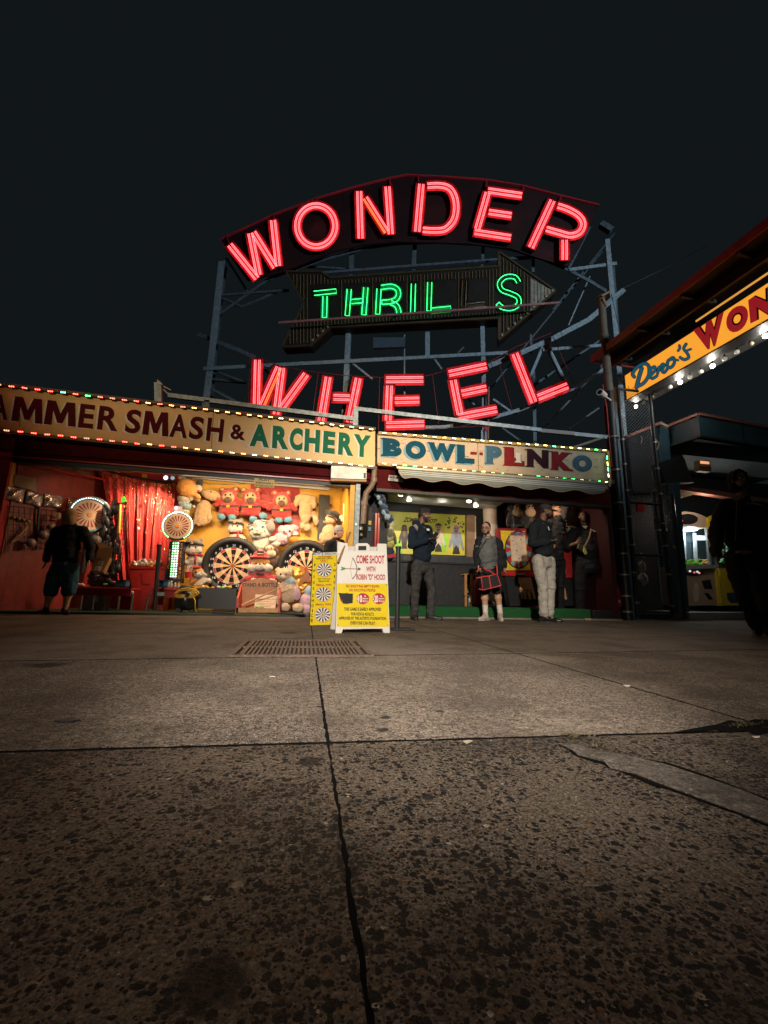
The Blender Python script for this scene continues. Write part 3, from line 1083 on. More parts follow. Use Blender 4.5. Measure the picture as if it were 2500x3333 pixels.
for a, b in (((1623, 1108), (1808, 948)), ((1075, 1066), (1010, 1125))):
    n = 9 if a[0] == 1623 else 4
    for k in range(n):
        t = (k + .5) / n
        p = (a[0] + (b[0] - a[0]) * t, a[1] + (b[1] - a[1]) * t - 10)
        mb.ell(GP(*p, .03), .05, None, 8, 5)
mb.part('bulb', M('dead_bulb_glass', (.28, .22, .15), .2), ar)
mb = MB()
for i in range(len(arrow)):
    mb.bar(GP(*arrow[i], .012), GP(*arrow[(i + 1) % len(arrow)], .012), .05, .07, up=GN)
mb.part('rim', M('ochre_rim', (.07, .042, .016), .55, var=.4), ar)
MB().prism([GP(x, y, .012) for x, y in ((1725, 905), (1800, 948), (1725, 1015))], GN * .01).part('tin_patch', M('tin_sheet', (.5, .45, .38), .4, .5, var=.4, scale=10), ar)
W2 = 22
S_ = smooth2([(1690, 922), (1676, 902), (1645, 902), (1626, 922), (1634, 944), (1662, 955), (1686, 968), (1688, 990), (1664, 1004), (1634, 1000), (1618, 986)], 4)
for nm, st, lit_ in (('letter_t', [ln((1018, 955), (1097, 947)), ln((1058, 960), (1056, 1036))], 1), ('letter_h', [ln((1137, 938), (1130, 1030)), ln((1191, 932), (1184, 1027)), ln((1140, 982), (1184, 978))], 1),
                     ('letter_r', [ln((1234, 936), (1229, 1025)), (smooth2([(1238, 936), (1275, 932), (1295, 944), (1295, 966), (1278, 980), (1240, 984)], 4), False), (smooth2([(1268, 984), (1288, 992), (1297, 1008), (1298, 1024)], 4), False)], 1),
                     ('letter_i', [ln((1346, 920), (1343, 1022))], 1), ('letter_l', [ln((1399, 915), (1396, 1014)), ln((1400, 1010), (1470, 1003))], 1),
                     ('letter_l', [ln((1512, 910), (1508, 1002)), ln((1512, 998), (1582, 989))], 0), ('letter_s', [(S_, False)], 1)):
    letter(ar, st, W2 if nm != 'letter_s' else 22, nm, .1, chgrn if lit_ else choff, ngrn if lit_ else noff, loops=1, lift=.05, r=None if lit_ else .014, gap=.31)
MB().tube([GP(908, 1050, .45), GP(1365, 1018, .45), GP(1820, 985, .45)], .035, 8).part('support_pipe', M('pink_grey_pipe', (.30, .15, .14), .5, var=.4), ar)
mb = MB()
for xx in (960, 1300, 1700):
    mb.bar(GP(xx, 1046 - (xx - 908) * .0713, .0), GP(xx, 1046 - (xx - 908) * .0713, .44), .03)
mb.part('bracket', dsteel, ar)
lo = thing('neon_sign', 'curved row of five red neon letters, lowest of the three', 'neon sign', GP(1300, 1270), 'neon signs of the gantry')
letter(lo, [ln((838, 1166), (834, 1322)), ln((910, 1190), (852, 1322)), ln((918, 1192), (898, 1352)), ln((1000, 1213), (912, 1335))], 32, 'letter_w', .3, alt={2})
letter(lo, [ln((1069, 1222), (1042, 1386)), ln((1167, 1226), (1136, 1378)), ln((1080, 1293), (1142, 1295))], 32, 'letter_h', .3)
letter(lo, [ln((1268, 1250), (1263, 1372)), ln((1251, 1236), (1381, 1235)), ln((1280, 1304), (1368, 1302)), ln((1252, 1383), (1384, 1379))], 32, 'letter_e', .3)
letter(lo, [ln((1474, 1232), (1498, 1352)), ln((1456, 1217), (1587, 1190)), ln((1497, 1281), (1587, 1262)), ln((1488, 1357), (1621, 1332))], 32, 'letter_e', .3)
letter(lo, [ln((1674, 1146), (1739, 1312)), ln((1746, 1296), (1851, 1254))], 33, 'letter_l', .3)
mb = MB()
arc = [(814, 1148), (893, 1187), (1000, 1208), (1120, 1222), (1260, 1230), (1378, 1226), (1455, 1206), (1590, 1180), (1682, 1128), (1795, 1084)]
for i in range(len(arc) - 1):
    mb.bar(GP(*arc[i], -.02), GP(*arc[i + 1], -.02), .012, .02, up=GN)
for a, b in (((814, 1148), (808, 1320)), ((1036, 1216), (1018, 1350)), ((1236, 1230), (1232, 1400)), ((1408, 1220), (1428, 1380)), ((1620, 1165), (1666, 1330)), ((1795, 1084), (1868, 1250)), ((1620, 1385), (1380, 1396))):
    mb.bar(GP(*a, -.02), GP(*b, -.02), .010, .02, up=GN)
mb.part('guard_wire', M('dark_red_wire', (.28, .03, .03), .5), lo)
MB().prism([GP(x, y, .2) for x, y in ((1571, 1388), (1594, 1390), (1584, 1407))], GN * -.03).part('bracket', chred, lo)
MB().bar(GP(1590, 1260, -.2), GP(1588, 1430, -.2), .05, .05).part('conduit', M('rusty_conduit', (.25, .1, .05), .6), lo)
for k, (pts, lab) in enumerate(((((517, 1320), (515, 1242)), 'short grey rail post with a bent tip above the yellow letter board'),)):
    pl = FP(8.25)
    r_ = thing('roof_rail', 'long grey steel roof rail above the yellow letter board', 'rail', pl(840, 1330), 'roof rails')
    MB().bar(pl(548, 1287), pl(1160, 1365), .085, .06).part('rail', steel, r_)
    MB().bar(pl(517, 1322), pl(515, 1248), .12, .1).part('post', steel, r_)
    MB().bar(pl(674, 1340), pl(674, 1304), .09, .06).part('post', dsteel, r_)
    mb = MB()
    polyq(mb, [(510, 1250), (512, 1234), (531, 1252)], pl, .06, depth=.08)
    mb.bar(pl(533, 1258, .02), pl(556, 1270, .02), .02)
    mb.bar(pl(533, 1268, .02), pl(556, 1292, .02), .02)
    mb.part('bent_tip', M('pale_bent_tin', (.45, .40, .38), .5), r_)
    r_ = thing('roof_rail', 'long grey steel roof rail above the peeling letter board', 'rail', pl(1540, 1375), 'roof rails')
    MB().bar(pl(1155, 1331), pl(1760, 1400), .085, .06).part('rail', steel, r_)
    MB().bar(pl(1760, 1402), pl(1868, 1412), .085, .06).part('rail', M('rusty_rail', (.33, .25, .2), .6, c2=(.2, .2, .2), scale=6), r_)
    MB().bar(pl(1868, 1413), pl(1978, 1424), .085, .06).part('rail', steel, r_)
    MB().bar(pl(1158, 1325), pl(1156, 1392), .10, .08).part('post', steel, r_)
    MB().bar(pl(1850, 1462), pl(1975, 1420), .05, .05, ).part('stay', M('tan_stay', (.18, .13, .08), .6), r_)
brd = M('yellow_board_paint', (.66, .43, .16), .45, var=.10, scale=2)
trimb = M('board_edge', (.10, .07, .045), .6)
maroon = M('maroon_letter_paint', (.085, .009, .012), .85, spec=.08, var=.1)
greenl = M('green_letter_paint', (.02, .145, .085), .85, spec=.08, var=.1)
whitel = M('white_letter_shadow', (.72, .66, .56), .5, var=.12)
led_c = {'red': ((1, .05, .03), 18), 'amber': ((1, .30, .08), 16), 'warm': ((1, .58, .24), 15), 'green': ((.04, 1, .16), 22), 'yellow': ((1, .70, .20), 15)}
led_mesh = {}
led_base = M('led_strip_base', (.03, .03, .03), .5)
for nm, (c, e) in led_c.items():
    mb = MB()
    mb.box((0, -.010, 0), (.085, .02, .026))
    for dx in (-.028, 0, .028):
        mb.ell((dx, -.024, 0), (.0098, .011, .0098), None, 7, 4, 1)
    led_mesh[nm] = mb.mesh('led_module', [led_base, M('led_' + nm, (.8, .8, .8), .3, emit=c, es=e)])
def led_row(parent, a, b, n, colf, vertical=False):
    for k in range(n):
        p = a + (b - a) * ((k + .5) / n)
        o = bpy.data.objects.new('led_module', led_mesh[colf(p, k)])
        COL.objects.link(o)
        o.parent = parent
        OFF[o] = OFF[parent]
        o.location = p - OFF[parent] + V((0, -.01, random.gauss(0, .003)))
        ang = math.atan2((b - a).z, (b - a).x)
        o.rotation_euler = (0, -ang + random.gauss(0, .05), 0)
SY = D - .06
SP = FP(SY)
b1 = thing('letter_board', 'long yellow sign board with maroon and green letters above the prize stall', 'shop sign', (-1.9, D, 3.2), 'letter boards')
tl, tr, br, bl = SP(0, 1257), SP(1221, 1402), SP(1221, 1521), SP(0, 1402)
ext = lambda a, b, X: a + (b - a) * ((X - a.x) / (b.x - a.x))
TLx, BLx = ext(tl, tr, -6.9), ext(bl, br, -6.9)
MB().prism([TLx, tr, br, BLx], (0, .10, 0)).part('board', brd, b1)
mb = MB()
mb.bar(TLx + V((0, .02, .02)), tr + V((0, .02, .02)), .05, .16)
mb.bar(BLx + V((0, .03, -.03)), br + V((0, .03, -.03)), .05, .18)
mb.part('frame', trimb, b1)
mb = MB()
for (xa, ya, xb, yb) in ((695, 1341, 688, 1460), (66, 1290, 64, 1390)):
    mb.bar(SP(xa, ya, .002), SP(xb, yb, .002), .008, .003)
mb.part('seam', trimb, b1)
def word(parent, items, mat_, shadow=True, bold=.045, shear=0.0, name='lettering', pl=SP, sh=(-.028, -.02)):
    mb, ms = MB(), MB()
    for s_, q in items:
        txt(mb, s_, q, pl, .008, 0, bold, shear)
        if shadow:
            k = len(ms.v)
            txt(ms, s_, q, pl, .004, 0, bold, shear)
            for v in ms.v[k:]:
                v.x += sh[0]
                v.z += sh[1]
    o = mb.part(name, mat_, parent)
    if shadow:
        ms.part('letter_shadow', whitel, o)
    return o
def Q(x0, yt0, yb0, x1, yt1, yb1):
    return [(x0, yt0), (x1, yt1), (x1, yb1), (x0, yb0)]
word(b1, [('H', Q(-95, 1274, 1355, -40, 1280, 1361)), ('A', Q(-35, 1281, 1364, 24, 1286, 1367)), ('M', Q(36, 1288, 1369, 138, 1300, 1380)), ('M', Q(142, 1300, 1380, 246, 1312, 1389)), ('E', Q(253, 1312, 1391, 310, 1319, 1396)), ('R', Q(315, 1319, 1397, 382, 1326, 1404))],
     maroon, shear=.12, bold=.03)
word(b1, [('S', Q(406, 1330, 1409, 460, 1335, 1412)), ('M', Q(462, 1336, 1414, 548, 1343, 1421)), ('A', Q(550, 1346, 1421, 608, 1350, 1427)), ('S', Q(614, 1353, 1428, 664, 1358, 1432)), ('H', Q(670, 1358, 1434, 731, 1365, 1440))],
     maroon, shear=.12, bold=.03)
word(b1, [('&', Q(750, 1380, 1429, 798, 1383, 1434))], maroon, bold=.03)
word(b1, [('A', Q(812, 1378, 1451, 875, 1383, 1457)), ('R', Q(885, 1385, 1458, 938, 1388, 1463)), ('C', Q(943, 1391, 1464, 986, 1394, 1468)), ('H', Q(990, 1394, 1469, 1043, 1400, 1473)), ('E', Q(1050, 1401, 1474, 1092, 1406, 1478)), ('R', Q(1100, 1406, 1479, 1150, 1411, 1485)), ('Y', Q(1152, 1412, 1486, 1208, 1418, 1489))],
     greenl, shear=.06, bold=.055)
def c1(p, k):
    if k in (15, 17, 41) and p.z > 3.3:
        return 'green'
    return 'red' if p.x < -2.3 + random.gauss(0, .4) else ('amber' if p.x < -.2 + random.gauss(0, .5) else 'warm')
led_row(b1, TLx + V((0, -.045, -.01)), tr + V((0, -.045, -.01)), 44, c1)
led_row(b1, BLx + V((0, -.045, -.01)), br + V((0, -.045, -.01)), 43, c1)
pw = M('peeling_board', (.56, .42, .28), .6, var=.1)
nt = pw.node_tree
b_ = nt.nodes['Principled BSDF']
src = b_.inputs['Base Color'].links[0].from_socket
tc_ = nt.nodes.new('ShaderNodeTexCoord')
mp = nt.nodes.new('ShaderNodeMapping')
mp.inputs['Scale'].default_value = (1.4, 1, 9)
nt.links.new(tc_.outputs['Object'], mp.inputs[0])
n_ = nt.nodes.new('ShaderNodeTexNoise')
n_.inputs['Scale'].default_value = 2.6
n_.inputs['Detail'].default_value = 8
n_.inputs['Roughness'].default_value = .7
nt.links.new(mp.outputs[0], n_.inputs['Vector'])
rp = nt.nodes.new('ShaderNodeValToRGB')
rp.color_ramp.elements[0].position = .60
rp.color_ramp.elements[1].position = .64
nt.links.new(n_.outputs['Fac'], rp.inputs['Fac'])
mm = nt.nodes.new('ShaderNodeMix')
mm.data_type = 'RGBA'
nt.links.new(rp.outputs['Color'], mm.inputs[0])
nt.links.new(src, mm.inputs[6])
mm.inputs[7].default_value = (.24, .11, .03, 1)
nt.links.new(mm.outputs[2], b_.inputs['Base Color'])
b2 = thing('letter_board', 'peeling white letter board with blue and red letters', 'shop sign', (4.1, D, 3.2), 'letter boards')
q2 = [SP(1227, 1411), SP(1972, 1470), SP(1980, 1573), SP(1226, 1512)]
MB().prism([q2[0] + V((.012, 0, 0)), q2[1], q2[2], q2[3] + V((.012, 0, 0))], (0, .08, 0)).part('board', pw, b2)
mb = MB()
for a, b in ((0, 1), (1, 2), (2, 3)):
    mb.bar(q2[a] + V((.02, .03, 0)), q2[b] + V((.02, .03, 0)), .055, .16)
mb.part('frame', M('yellow_frame', (.42, .27, .06), .5, var=.3), b2)
mb = MB()
mb.bar(SP(1555, 1440, .002), SP(1558, 1532, .002), .01, .004)
mb.part('seam', trimb, b2)
blue_l = M('blue_letter_paint', (.012, .07, .115), .85, spec=.08, var=.2)
blue_s = M('pale_blue_shadow', (.13, .28, .37), .5, var=.2)
blu2 = M('slate_blue_paint', (.06, .13, .19), .85, spec=.08, var=.2)
red_l = M('red_letter_paint', (.25, .02, .025), .85, spec=.08, var=.2)
dk_l = M('dark_purple_paint', (.04, .012, .02), .85, spec=.08, var=.3)
def fat(parent, s_, q, mat_, shade=None, serif=True, outline=None):
    """fat slab letter: a bold glyph with bracket serifs at its feet"""
    mb = MB()
    txt(mb, s_, q, SP, .010, 0, .075)
    (x0, yt0), (x1, yt1), (x1b, yb1), (x0b, yb0) = q
    w = x1 - x0
    if serif:
        for (cx, pos, ext_) in serif_of.get(s_, ()):
            c = bil(q, cx, pos)
            ww = w * ext_
            h = 5.0
            dy = -h if pos > .5 else h
            polyq(mb, [(c[0] - ww, c[1]), (c[0] + ww, c[1] + ww * .15), (c[0] + ww * .55, c[1] - dy * 1.2 if False else c[1] + (h if pos > .5 else -h)), (c[0] - ww * .55, c[1] + (h if pos > .5 else -h))], SP, .0125)
    o = mb.part('painted_letter', mat_, parent)
    if shade is not None:
        ms = MB()
        txt(ms, s_, q, SP, .005, 0, .085)
        for v in ms.v:
            v.x += shade[1][0]
            v.z += shade[1][1]
        ms.part('letter_shadow', shade[0], o)
    return o
serif_of = {'B': [(.08, 1, .22), (.08, 0, .22)], 'W': [(.1, 1, .16), (.5, 1, .12), (.9, 1, .16)], 'L': [(.18, 1, .28), (.15, 0, .25)], 'P': [(.18, 0, .34), (.12, 1, .22)], 'N': [(.08, 1, .2), (.12, 0, .24), (.9, 1, .22)],
            'K': [(.12, 1, .22), (.14, 0, .24), (.88, 1, .18), (.9, 0, .2)], 'I': [(.5, 1, .75), (.5, 0, .75)]}
sh = (blue_s, (-.045, -.035))
fat(b2, 'B', Q(1246, 1424, 1483, 1308, 1430, 1487), blue_l, sh)
fat(b2, 'O', Q(1320, 1432, 1492, 1387, 1437, 1496), blue_l, sh)
fat(b2, 'W', Q(1394, 1438, 1496, 1484, 1446, 1504), blue_l, sh)
fat(b2, 'L', Q(1488, 1446, 1506, 1545, 1452, 1510), blue_l, sh)
mb = MB()
polyq(mb, [(1532, 1470), (1553, 1471), (1552, 1480), (1531, 1479)], SP, .010)
polyq(mb, [(1561, 1472), (1572, 1473), (1572, 1482), (1561, 1481)], SP, .010)
mb.part('painted_dash', red_l, b2)
fat(b2, 'P', Q(1584, 1450, 1508, 1634, 1454, 1512), blu2, sh)
fat(b2, 'L', Q(1642, 1454, 1514, 1706, 1458, 1518), red_l, (dk_l, (.012, -.008)))
fat(b2, 'I', Q(1678, 1473, 1504, 1695, 1475, 1505), whitel, (dk_l, (.012, -.01)))
mb = MB()
polyq(mb, circ(1674, 1496, 7, 7.5, 18), SP, .014)
mb.part('letter_dot', red_l, b2)
fat(b2, 'N', Q(1716, 1460, 1518, 1786, 1466, 1526), dk_l, None)
fat(b2, 'K', Q(1796, 1468, 1528, 1862, 1474, 1533), red_l, (dk_l, (.012, -.008)))
fat(b2, 'O', Q(1864, 1480, 1533, 1926, 1482, 1536), blu2, (dk_l, (.012, -.008)))
def c2_(p, k):
    g = .10 + max(0, (p.x - 4.6)) * .16
    return 'green' if random.random() < g or (p.z < 3.1 and k in (2, 3)) else ('warm' if p.x < 2.5 else 'yellow')
led_row(b2, q2[0] + V((.03, -.05, -.005)), q2[1] + V((0, -.05, -.005)), 25, c2_)
led_row(b2, q2[3] + V((.03, -.05, .0)), q2[2] + V((0, -.05, 0)), 25, c2_)
led_row(b2, q2[1] + V((-.05, -.05, -.1)), q2[2] + V((-.05, -.05, .08)), 4, lambda p, k: 'yellow' if k % 2 else 'green')
aw = thing('awning', 'rolled out grey striped awning with a scalloped edge', 'awning', (4.2, 7.5, 2.8))
AY0, AY1 = D - .08, D - .42
ap = FP(AY1)
stripe = M('awning_canvas', (.20, .23, .22), .8, var=.15, scale=3, bump=.1)
stripe2 = M('awning_pale_stripe', (.55, .57, .54), .8, var=.15, scale=3)
pip = M('awning_piping', (.50, .38, .26), .7)
nS = 96
top_l, top_r = (1296, 1524), (1978, 1576)
mb = MB()
rows = [0, .16, .28, .36, .48, .56, .66, 1.0]
cols = []
for i in range(nS + 1):
    u = i / nS
    x, y = top_l[0] + (top_r[0] - top_l[0]) * u, top_l[1] + (top_r[1] - top_l[1]) * u
    base = 30 + 5.0 * math.cos(u * PI * 2 * 6.5) + 5 * math.sin(u * PI) * .5
    if u < .035:
        base *= .35 + .65 * math.sin(u / .035 * PI / 2)
    if u > .985:
        base *= .6
    cols.append([ap(x + t * 2, y + (min(30 * t, base) if t < 1 else base), .01 * math.sin(u * 40) * t) for t in rows])
for j in range(len(rows) - 1):
    n_ = nS + 1
    mb.add([c[j] for c in cols] + [c[j + 1] for c in cols], [(i, i + 1, n_ + i + 1, n_ + i) for i in range(nS)], 1 if j in (1, 3, 5) else 0, True)
val = mb.part('valance', [stripe, stripe2], aw)
s_ = val.modifiers.new('thick', 'SOLIDIFY')
s_.thickness = .004
MB().tube([c[-1] for c in cols], .008, 6).part('piping', pip, aw)
mb = MB()
e_ = [c[0] + V((0, 0, .004)) for c in cols]
mb.add(e_ + [V((p.x - .02, AY0, p.z + .17)) for p in e_], [(i, i + 1, nS + 2 + i, nS + 1 + i) for i in range(nS)], 0, True)
can = mb.part('canopy', [stripe, stripe2], aw)
s_ = can.modifiers.new('thick', 'SOLIDIFY')
s_.thickness = .004
MB().bar(cols[0][0] + V((-.03, .01, .012)), cols[-1][0] + V((.05, .01, .012)), .035, .05).part('front_bar', M('awning_bar', (.48, .40, .30), .4, .4), aw)
for c in (cols[4][0], cols[-5][0]):
    MB().bar(c + V((0, .03, .0)), V((c.x, D + .02, c.z - .12)), .03, .03).part('arm', black, aw)
MB().box(cols[-1][0] + V((.03, .02, 0)), (.06, .09, .1)).part('end_cap', M('cap_cream', (.5, .42, .33), .5), aw)
pl = FP(8.02)
n1 = thing('notice', 'yellow PLAY RESPONSIBLY notice hanging under the red fascia', 'notice', pl(858, 1590))
nq = [(828, 1556), (894, 1562), (893, 1588), (828, 1584)]
mb = MB()
polyq(mb, nq, FP(D - .03), 0, depth=.006)
mb.part('plate', M('notice_yellow', (.60, .42, .08), .5), n1)
mb = MB()
p_ = FP(D - .03)
txt(mb, 'PLAY', [(843, 1557), (880, 1560), (880, 1567), (843, 1564)], p_, .003, 0, .03)
txt(mb, 'RESPONSIBLY', [(833, 1567), (890, 1572), (890, 1578), (833, 1573)], p_, .003, 0, .03)
txt(mb, 'AT YOUR OWN RISK', [(832, 1576), (890, 1581), (890, 1587), (832, 1582)], p_, .003, 0, .03)
mb.part('lettering', M('notice_black', (.03, .02, .02), .5), n1)
p_ = FP(D - .02)
n2 = thing('notice', 'small white notice with black lettering beside the awning arm', 'notice', p_(1287, 1558))
mb = MB()
polyq(mb, [(1266, 1546), (1312, 1551), (1311, 1569), (1263, 1564)], p_, 0, depth=.006)
mb.part('plate', M('notice_white', (.55, .5, .42), .5), n2)
mb = MB()
txt(mb, 'A\u2022D', [(1268, 1549), (1287, 1551), (1287, 1558), (1268, 1556)], p_, .003, 0, .05)
txt(mb, '(718)', [(1267, 1559), (1284, 1561), (1284, 1566), (1267, 1564)], p_, .003, 0, .02)
polyq(mb, [(1290, 1553), (1309, 1555), (1309, 1558), (1290, 1556)], p_, .003)
mb.part('lettering', black, n2)
fur = lambda n, c, **k: M('plush_' + n, c, .95, var=.22, scale=30, bump=.9, bscale=160, sheen=.35, **k)
f_red, f_blue, f_cream, f_tan = fur('red', (.50, .025, .03)), fur('blue', (.10, .32, .48)), fur('cream', (.62, .52, .38)), fur('tan', (.56, .38, .22))
f_white, f_grey, f_pink, f_brown = fur('white', (.62, .58, .52)), fur('grey', (.26, .24, .24)), fur('pink', (.72, .38, .40)), fur('brown', (.10, .045, .025))
f_orange, f_black, f_yel = fur('orange', (.72, .32, .07)), fur('black', (.015, .015, .016)), fur('gold', (.70, .40, .06))
f_navy, f_sky = fur('navy', (.015, .04, .11)), fur('sky', (.35, .50, .60))
f_tie = fur('tie_dye', (.72, .60, .25), c2=(.62, .35, .36))
f_pinktie = fur('pink_tie_dye', (.75, .48, .45), c2=(.62, .35, .55))
eye_m = M('button_eye', (.008, .008, .01), .12, var=.05)
eyew_m = M('eye_white', (.8, .8, .78), .3, var=.05)
def RY(a):
    return Matrix.Rotation(a, 3, 'Y')
class Plush:
    """soft toy drawn in photo points on a plane at distance Y"""
    def __init__(s, name, label, px, py, Y, group='plush prizes', cat='plush toy'):
        s.Y = Y
        s.k = mpp(px, py, Y)
        s.root = thing(name, label, cat, at(px, py, Y), group)
    def blob(s, name, mats, items, voxel=None, smooth=5):
        """items: (px,py,rx,ry[,depth radius[,toward viewer[,tilt deg[,material]]]]) in photo points"""
        b = Blob()
        for it in items:
            px, py, rx, ry = it[:4]
            rz = it[4] if len(it) > 4 and it[4] else min(rx, ry)
            f = it[5] if len(it) > 5 else 0
            tilt = math.radians(it[6]) if len(it) > 6 else 0
            mi = it[7] if len(it) > 7 else 0
            c = at(px, py, s.Y) + V((0, -f * s.k, 0))
            b.ell(c, (rx * s.k, rz * s.k, ry * s.k), RY(tilt), mi)
        mn = min(min(i[2], i[3]) for i in items)
        return ruffle(b.build(name, mats, s.root, voxel or max(.006, min(.014, mn * s.k * .2)), smooth), .010, 15, .0035)
    def dots(s, name, mat_, items):
        """small ellipsoids, each a part of its own"""
        for (px, py, rx, ry, f) in items:
            MB().ell(at(px, py, s.Y) + V((0, -f * s.k, 0)), (rx * s.k, min(rx, ry) * .6 * s.k, ry * s.k), None, 12, 8).part(name, mat_, s.root)
    def strip(s, name, mat_, pts, w, f, d=.012):
        mb = MB()
        P_ = [at(x, y, s.Y) + V((0, -(f[i] if isinstance(f, (list, tuple)) else f) * s.k, 0)) for i, (x, y) in enumerate(pts)]
        for i in range(len(P_) - 1):
            mb.bar(P_[i], P_[i + 1], w * s.k, d)
        mb.part(name, mat_, s.root)
def red_bear(cx, cy, tilt, label, feet):
    p = Plush('red_plush_bear', label, cx, cy + 90, 9.5, 'red plush bears on the yellow wall')
    sx = math.sin(math.radians(tilt))
    p.blob('body', [f_red], [(cx, cy - 2, 30, 33, 26), (cx - 2 * sx, cy + 32, 33, 30, 26), (cx + sx * -6, cy + 46, 34, 16, 24), (cx - 33, cy + 12, 14, 9, 10, 4, 35), (cx - 42, cy + 22, 9, 8, 8, 4), (cx + 33, cy + 14, 14, 9, 10, 4, -35), (cx + 43, cy + 24, 9, 8, 8, 4),
                               (cx - 23, cy - 28, 11, 11, 6), (cx + 22, cy - 28, 11, 11, 6)])
    p.blob('face', [f_tan, f_brown], [(cx, cy + 1, 20, 21, 10, 20), (cx, cy + 10, 13, 10, 8, 28, 0, 1)])
    p.dots('inner_ear', f_tan, [(cx - 23, cy - 29, 6, 6, 8), (cx + 22, cy - 29, 6, 6, 8)])
    p.dots('eye', eye_m, [(cx - 8, cy - 5, 3.2, 4, 30), (cx + 8, cy - 5, 3.2, 4, 30)])
    p.dots('nose', eye_m, [(cx, cy + 5, 3.6, 2.4, 35)])
    p.strip('belt', f_black, [(cx - 33, cy + 25), (cx - 16, cy + 30), (cx, cy + 31), (cx + 16, cy + 30), (cx + 33, cy + 25)], 6, [10, 24, 28, 24, 10])
    p.strip('buckle', f_yel, [(cx - 5, cy + 31), (cx + 5, cy + 31)], 8, 32)
    for fx, fy in feet:
        p.blob('foot', [f_blue], [(fx, fy, 14, 12, 14, 10)])
red_bear(746, 1622, 0, 'red robed plush bear with blue feet, leftmost of the three on the yellow wall', [(722, 1684), (756, 1686)])
red_bear(817, 1624, 8, 'red robed plush bear with blue feet, middle of the three on the wall', [(825, 1692), (857, 1681)])
red_bear(917, 1634, 0, 'red robed plush bear with blue feet beside the tan hanging dog', [(908, 1695), (938, 1694)])
p = Plush('tan_plush_dog', 'tan plush dog hanging by its arms left of the red bears', 668, 1720, 9.5)
p.blob('body', [f_tan], [(660, 1665, 26, 42, 18, 0, 8), (655, 1690, 24, 26, 18), (683, 1612, 30, 18, 18, 6, 20), (705, 1612, 18, 10, 10, 8, 35), (640, 1690, 10, 24, 10, 4, 10), (682, 1680, 9, 20, 10, 4, -8), (648, 1703, 10, 12, 8, 6), (678, 1695, 9, 8, 8), (640, 1625, 18, 9, 9, 0, 40)])
p.dots('eye', eye_m, [(690, 1606, 2.5, 2.5, 24)])
p = Plush('tan_plush_dog', 'tan plush dog hanging belly first right of the red bears', 995, 1720, 9.5)
p.blob('body', [f_tan], [(995, 1660, 22, 45, 17), (995, 1622, 36, 14, 14, 2), (966, 1636, 10, 16, 9, 3, 15), (1020, 1640, 10, 18, 9, 3, -15), (985, 1712, 10, 12, 9), (1002, 1718, 12, 14, 10), (1028, 1692, 9, 18, 8, 3, -10), (1018, 1675, 14, 10, 8)])
p.dots('tail', f_brown, [(1004, 1728, 6, 7, 6)])
p = Plush('orange_plush_duck', 'big orange plush hanging upside down at the curtain corner', 609, 1620, 9.2)
p.blob('body', [f_orange, f_red, f_white], [(607, 1588, 32, 36, 28, 0, -25), (618, 1604, 24, 20, 20, 0), (598, 1548, 22, 18, 16, 2, 0, 2), (584, 1546, 8, 16, 12, 5, 0, 1), (630, 1552, 8, 16, 12, 5, 0, 1)])
p.blob('foot', [f_orange], [(644, 1617, 14, 8, 9, 8, 30), (632, 1612, 12, 7, 8, 10, 10)])
p.strip('black_tag', f_black, [(594, 1540), (628, 1548)], 24, 24)
p = Plush('black_white_plush', 'small black and white plush with a red nose beside the orange duck', 655, 1600, 9.3)
p.blob('body', [f_black, f_white], [(650, 1572, 12, 16, 10), (646, 1592, 13, 13, 10, 5, 0, 1), (655, 1560, 7, 10, 6)])
p.dots('nose', f_red, [(650, 1601, 4, 4, 16)])
p = Plush('blue_white_plush_bear', 'white plush bear in blue hanging above the light wheel', 605, 1665, 9.25)
p.blob('body', [f_white, f_sky], [(600, 1625, 22, 16, 15, 3), (620, 1622, 12, 9, 9, 6, 20), (604, 1647, 20, 17, 15, 2, 0, 1), (590, 1640, 8, 9, 7, 8, 0, 1), (602, 1667, 15, 13, 13, 0), (631, 1650, 6, 5, 5, 4)])
p.dots('eye', eye_m, [(622, 1640, 2.5, 2.5, 18)])
def cap_cat(cx, cy, s_, label, Y, body=True):
    p = Plush('grey_plush_cat', label, cx, cy + 30 * s_, Y, 'grey plush cats with black caps')
    p.blob('head', [f_grey, f_white], [(cx, cy, 26 * s_, 23 * s_, 20 * s_), (cx - 6 * s_, cy + 12 * s_, 20 * s_, 13 * s_, 10 * s_, 15 * s_, 0, 1), (cx + 12 * s_, cy + 12 * s_, 14 * s_, 11 * s_, 9 * s_, 13 * s_, 0, 1), (cx - 16 * s_, cy - 18 * s_, 7 * s_, 9 * s_, 5 * s_), (cx + 17 * s_, cy - 17 * s_, 7 * s_, 9 * s_, 5 * s_)])
    p.blob('cap', [f_black], [(cx, cy - 8 * s_, 28 * s_, 7 * s_, 22 * s_, 3 * s_, 6)])
    p.dots('badge', f_orange, [(cx - 2 * s_, cy - 8 * s_, 4 * s_, 4 * s_, 27 * s_)])
    p.dots('eye', eye_m, [(cx - 9 * s_, cy + 3 * s_, 2.3 * s_, 3 * s_, 26 * s_), (cx + 8 * s_, cy + 4 * s_, 2.3 * s_, 3 * s_, 25 * s_)])
    if body:
        p.blob('body', [f_white], [(cx + 2, cy + 40 * s_, 24 * s_, 26 * s_, 20 * s_), (cx - 18, cy + 46 * s_, 12 * s_, 10 * s_, 10 * s_, 10), (cx + 24, cy + 44 * s_, 11 * s_, 10 * s_, 10 * s_, 10)])
        p.blob('scarf', [f_red], [(cx + 2, cy + 23 * s_, 24 * s_, 5 * s_, 18 * s_, 6), (cx + 8, cy + 37 * s_, 4, 14 * s_, 4, 22 * s_)])
cap_cat(768, 1712, 1.0, 'grey plush cat with a black cap above the left dartboard', 9.4)
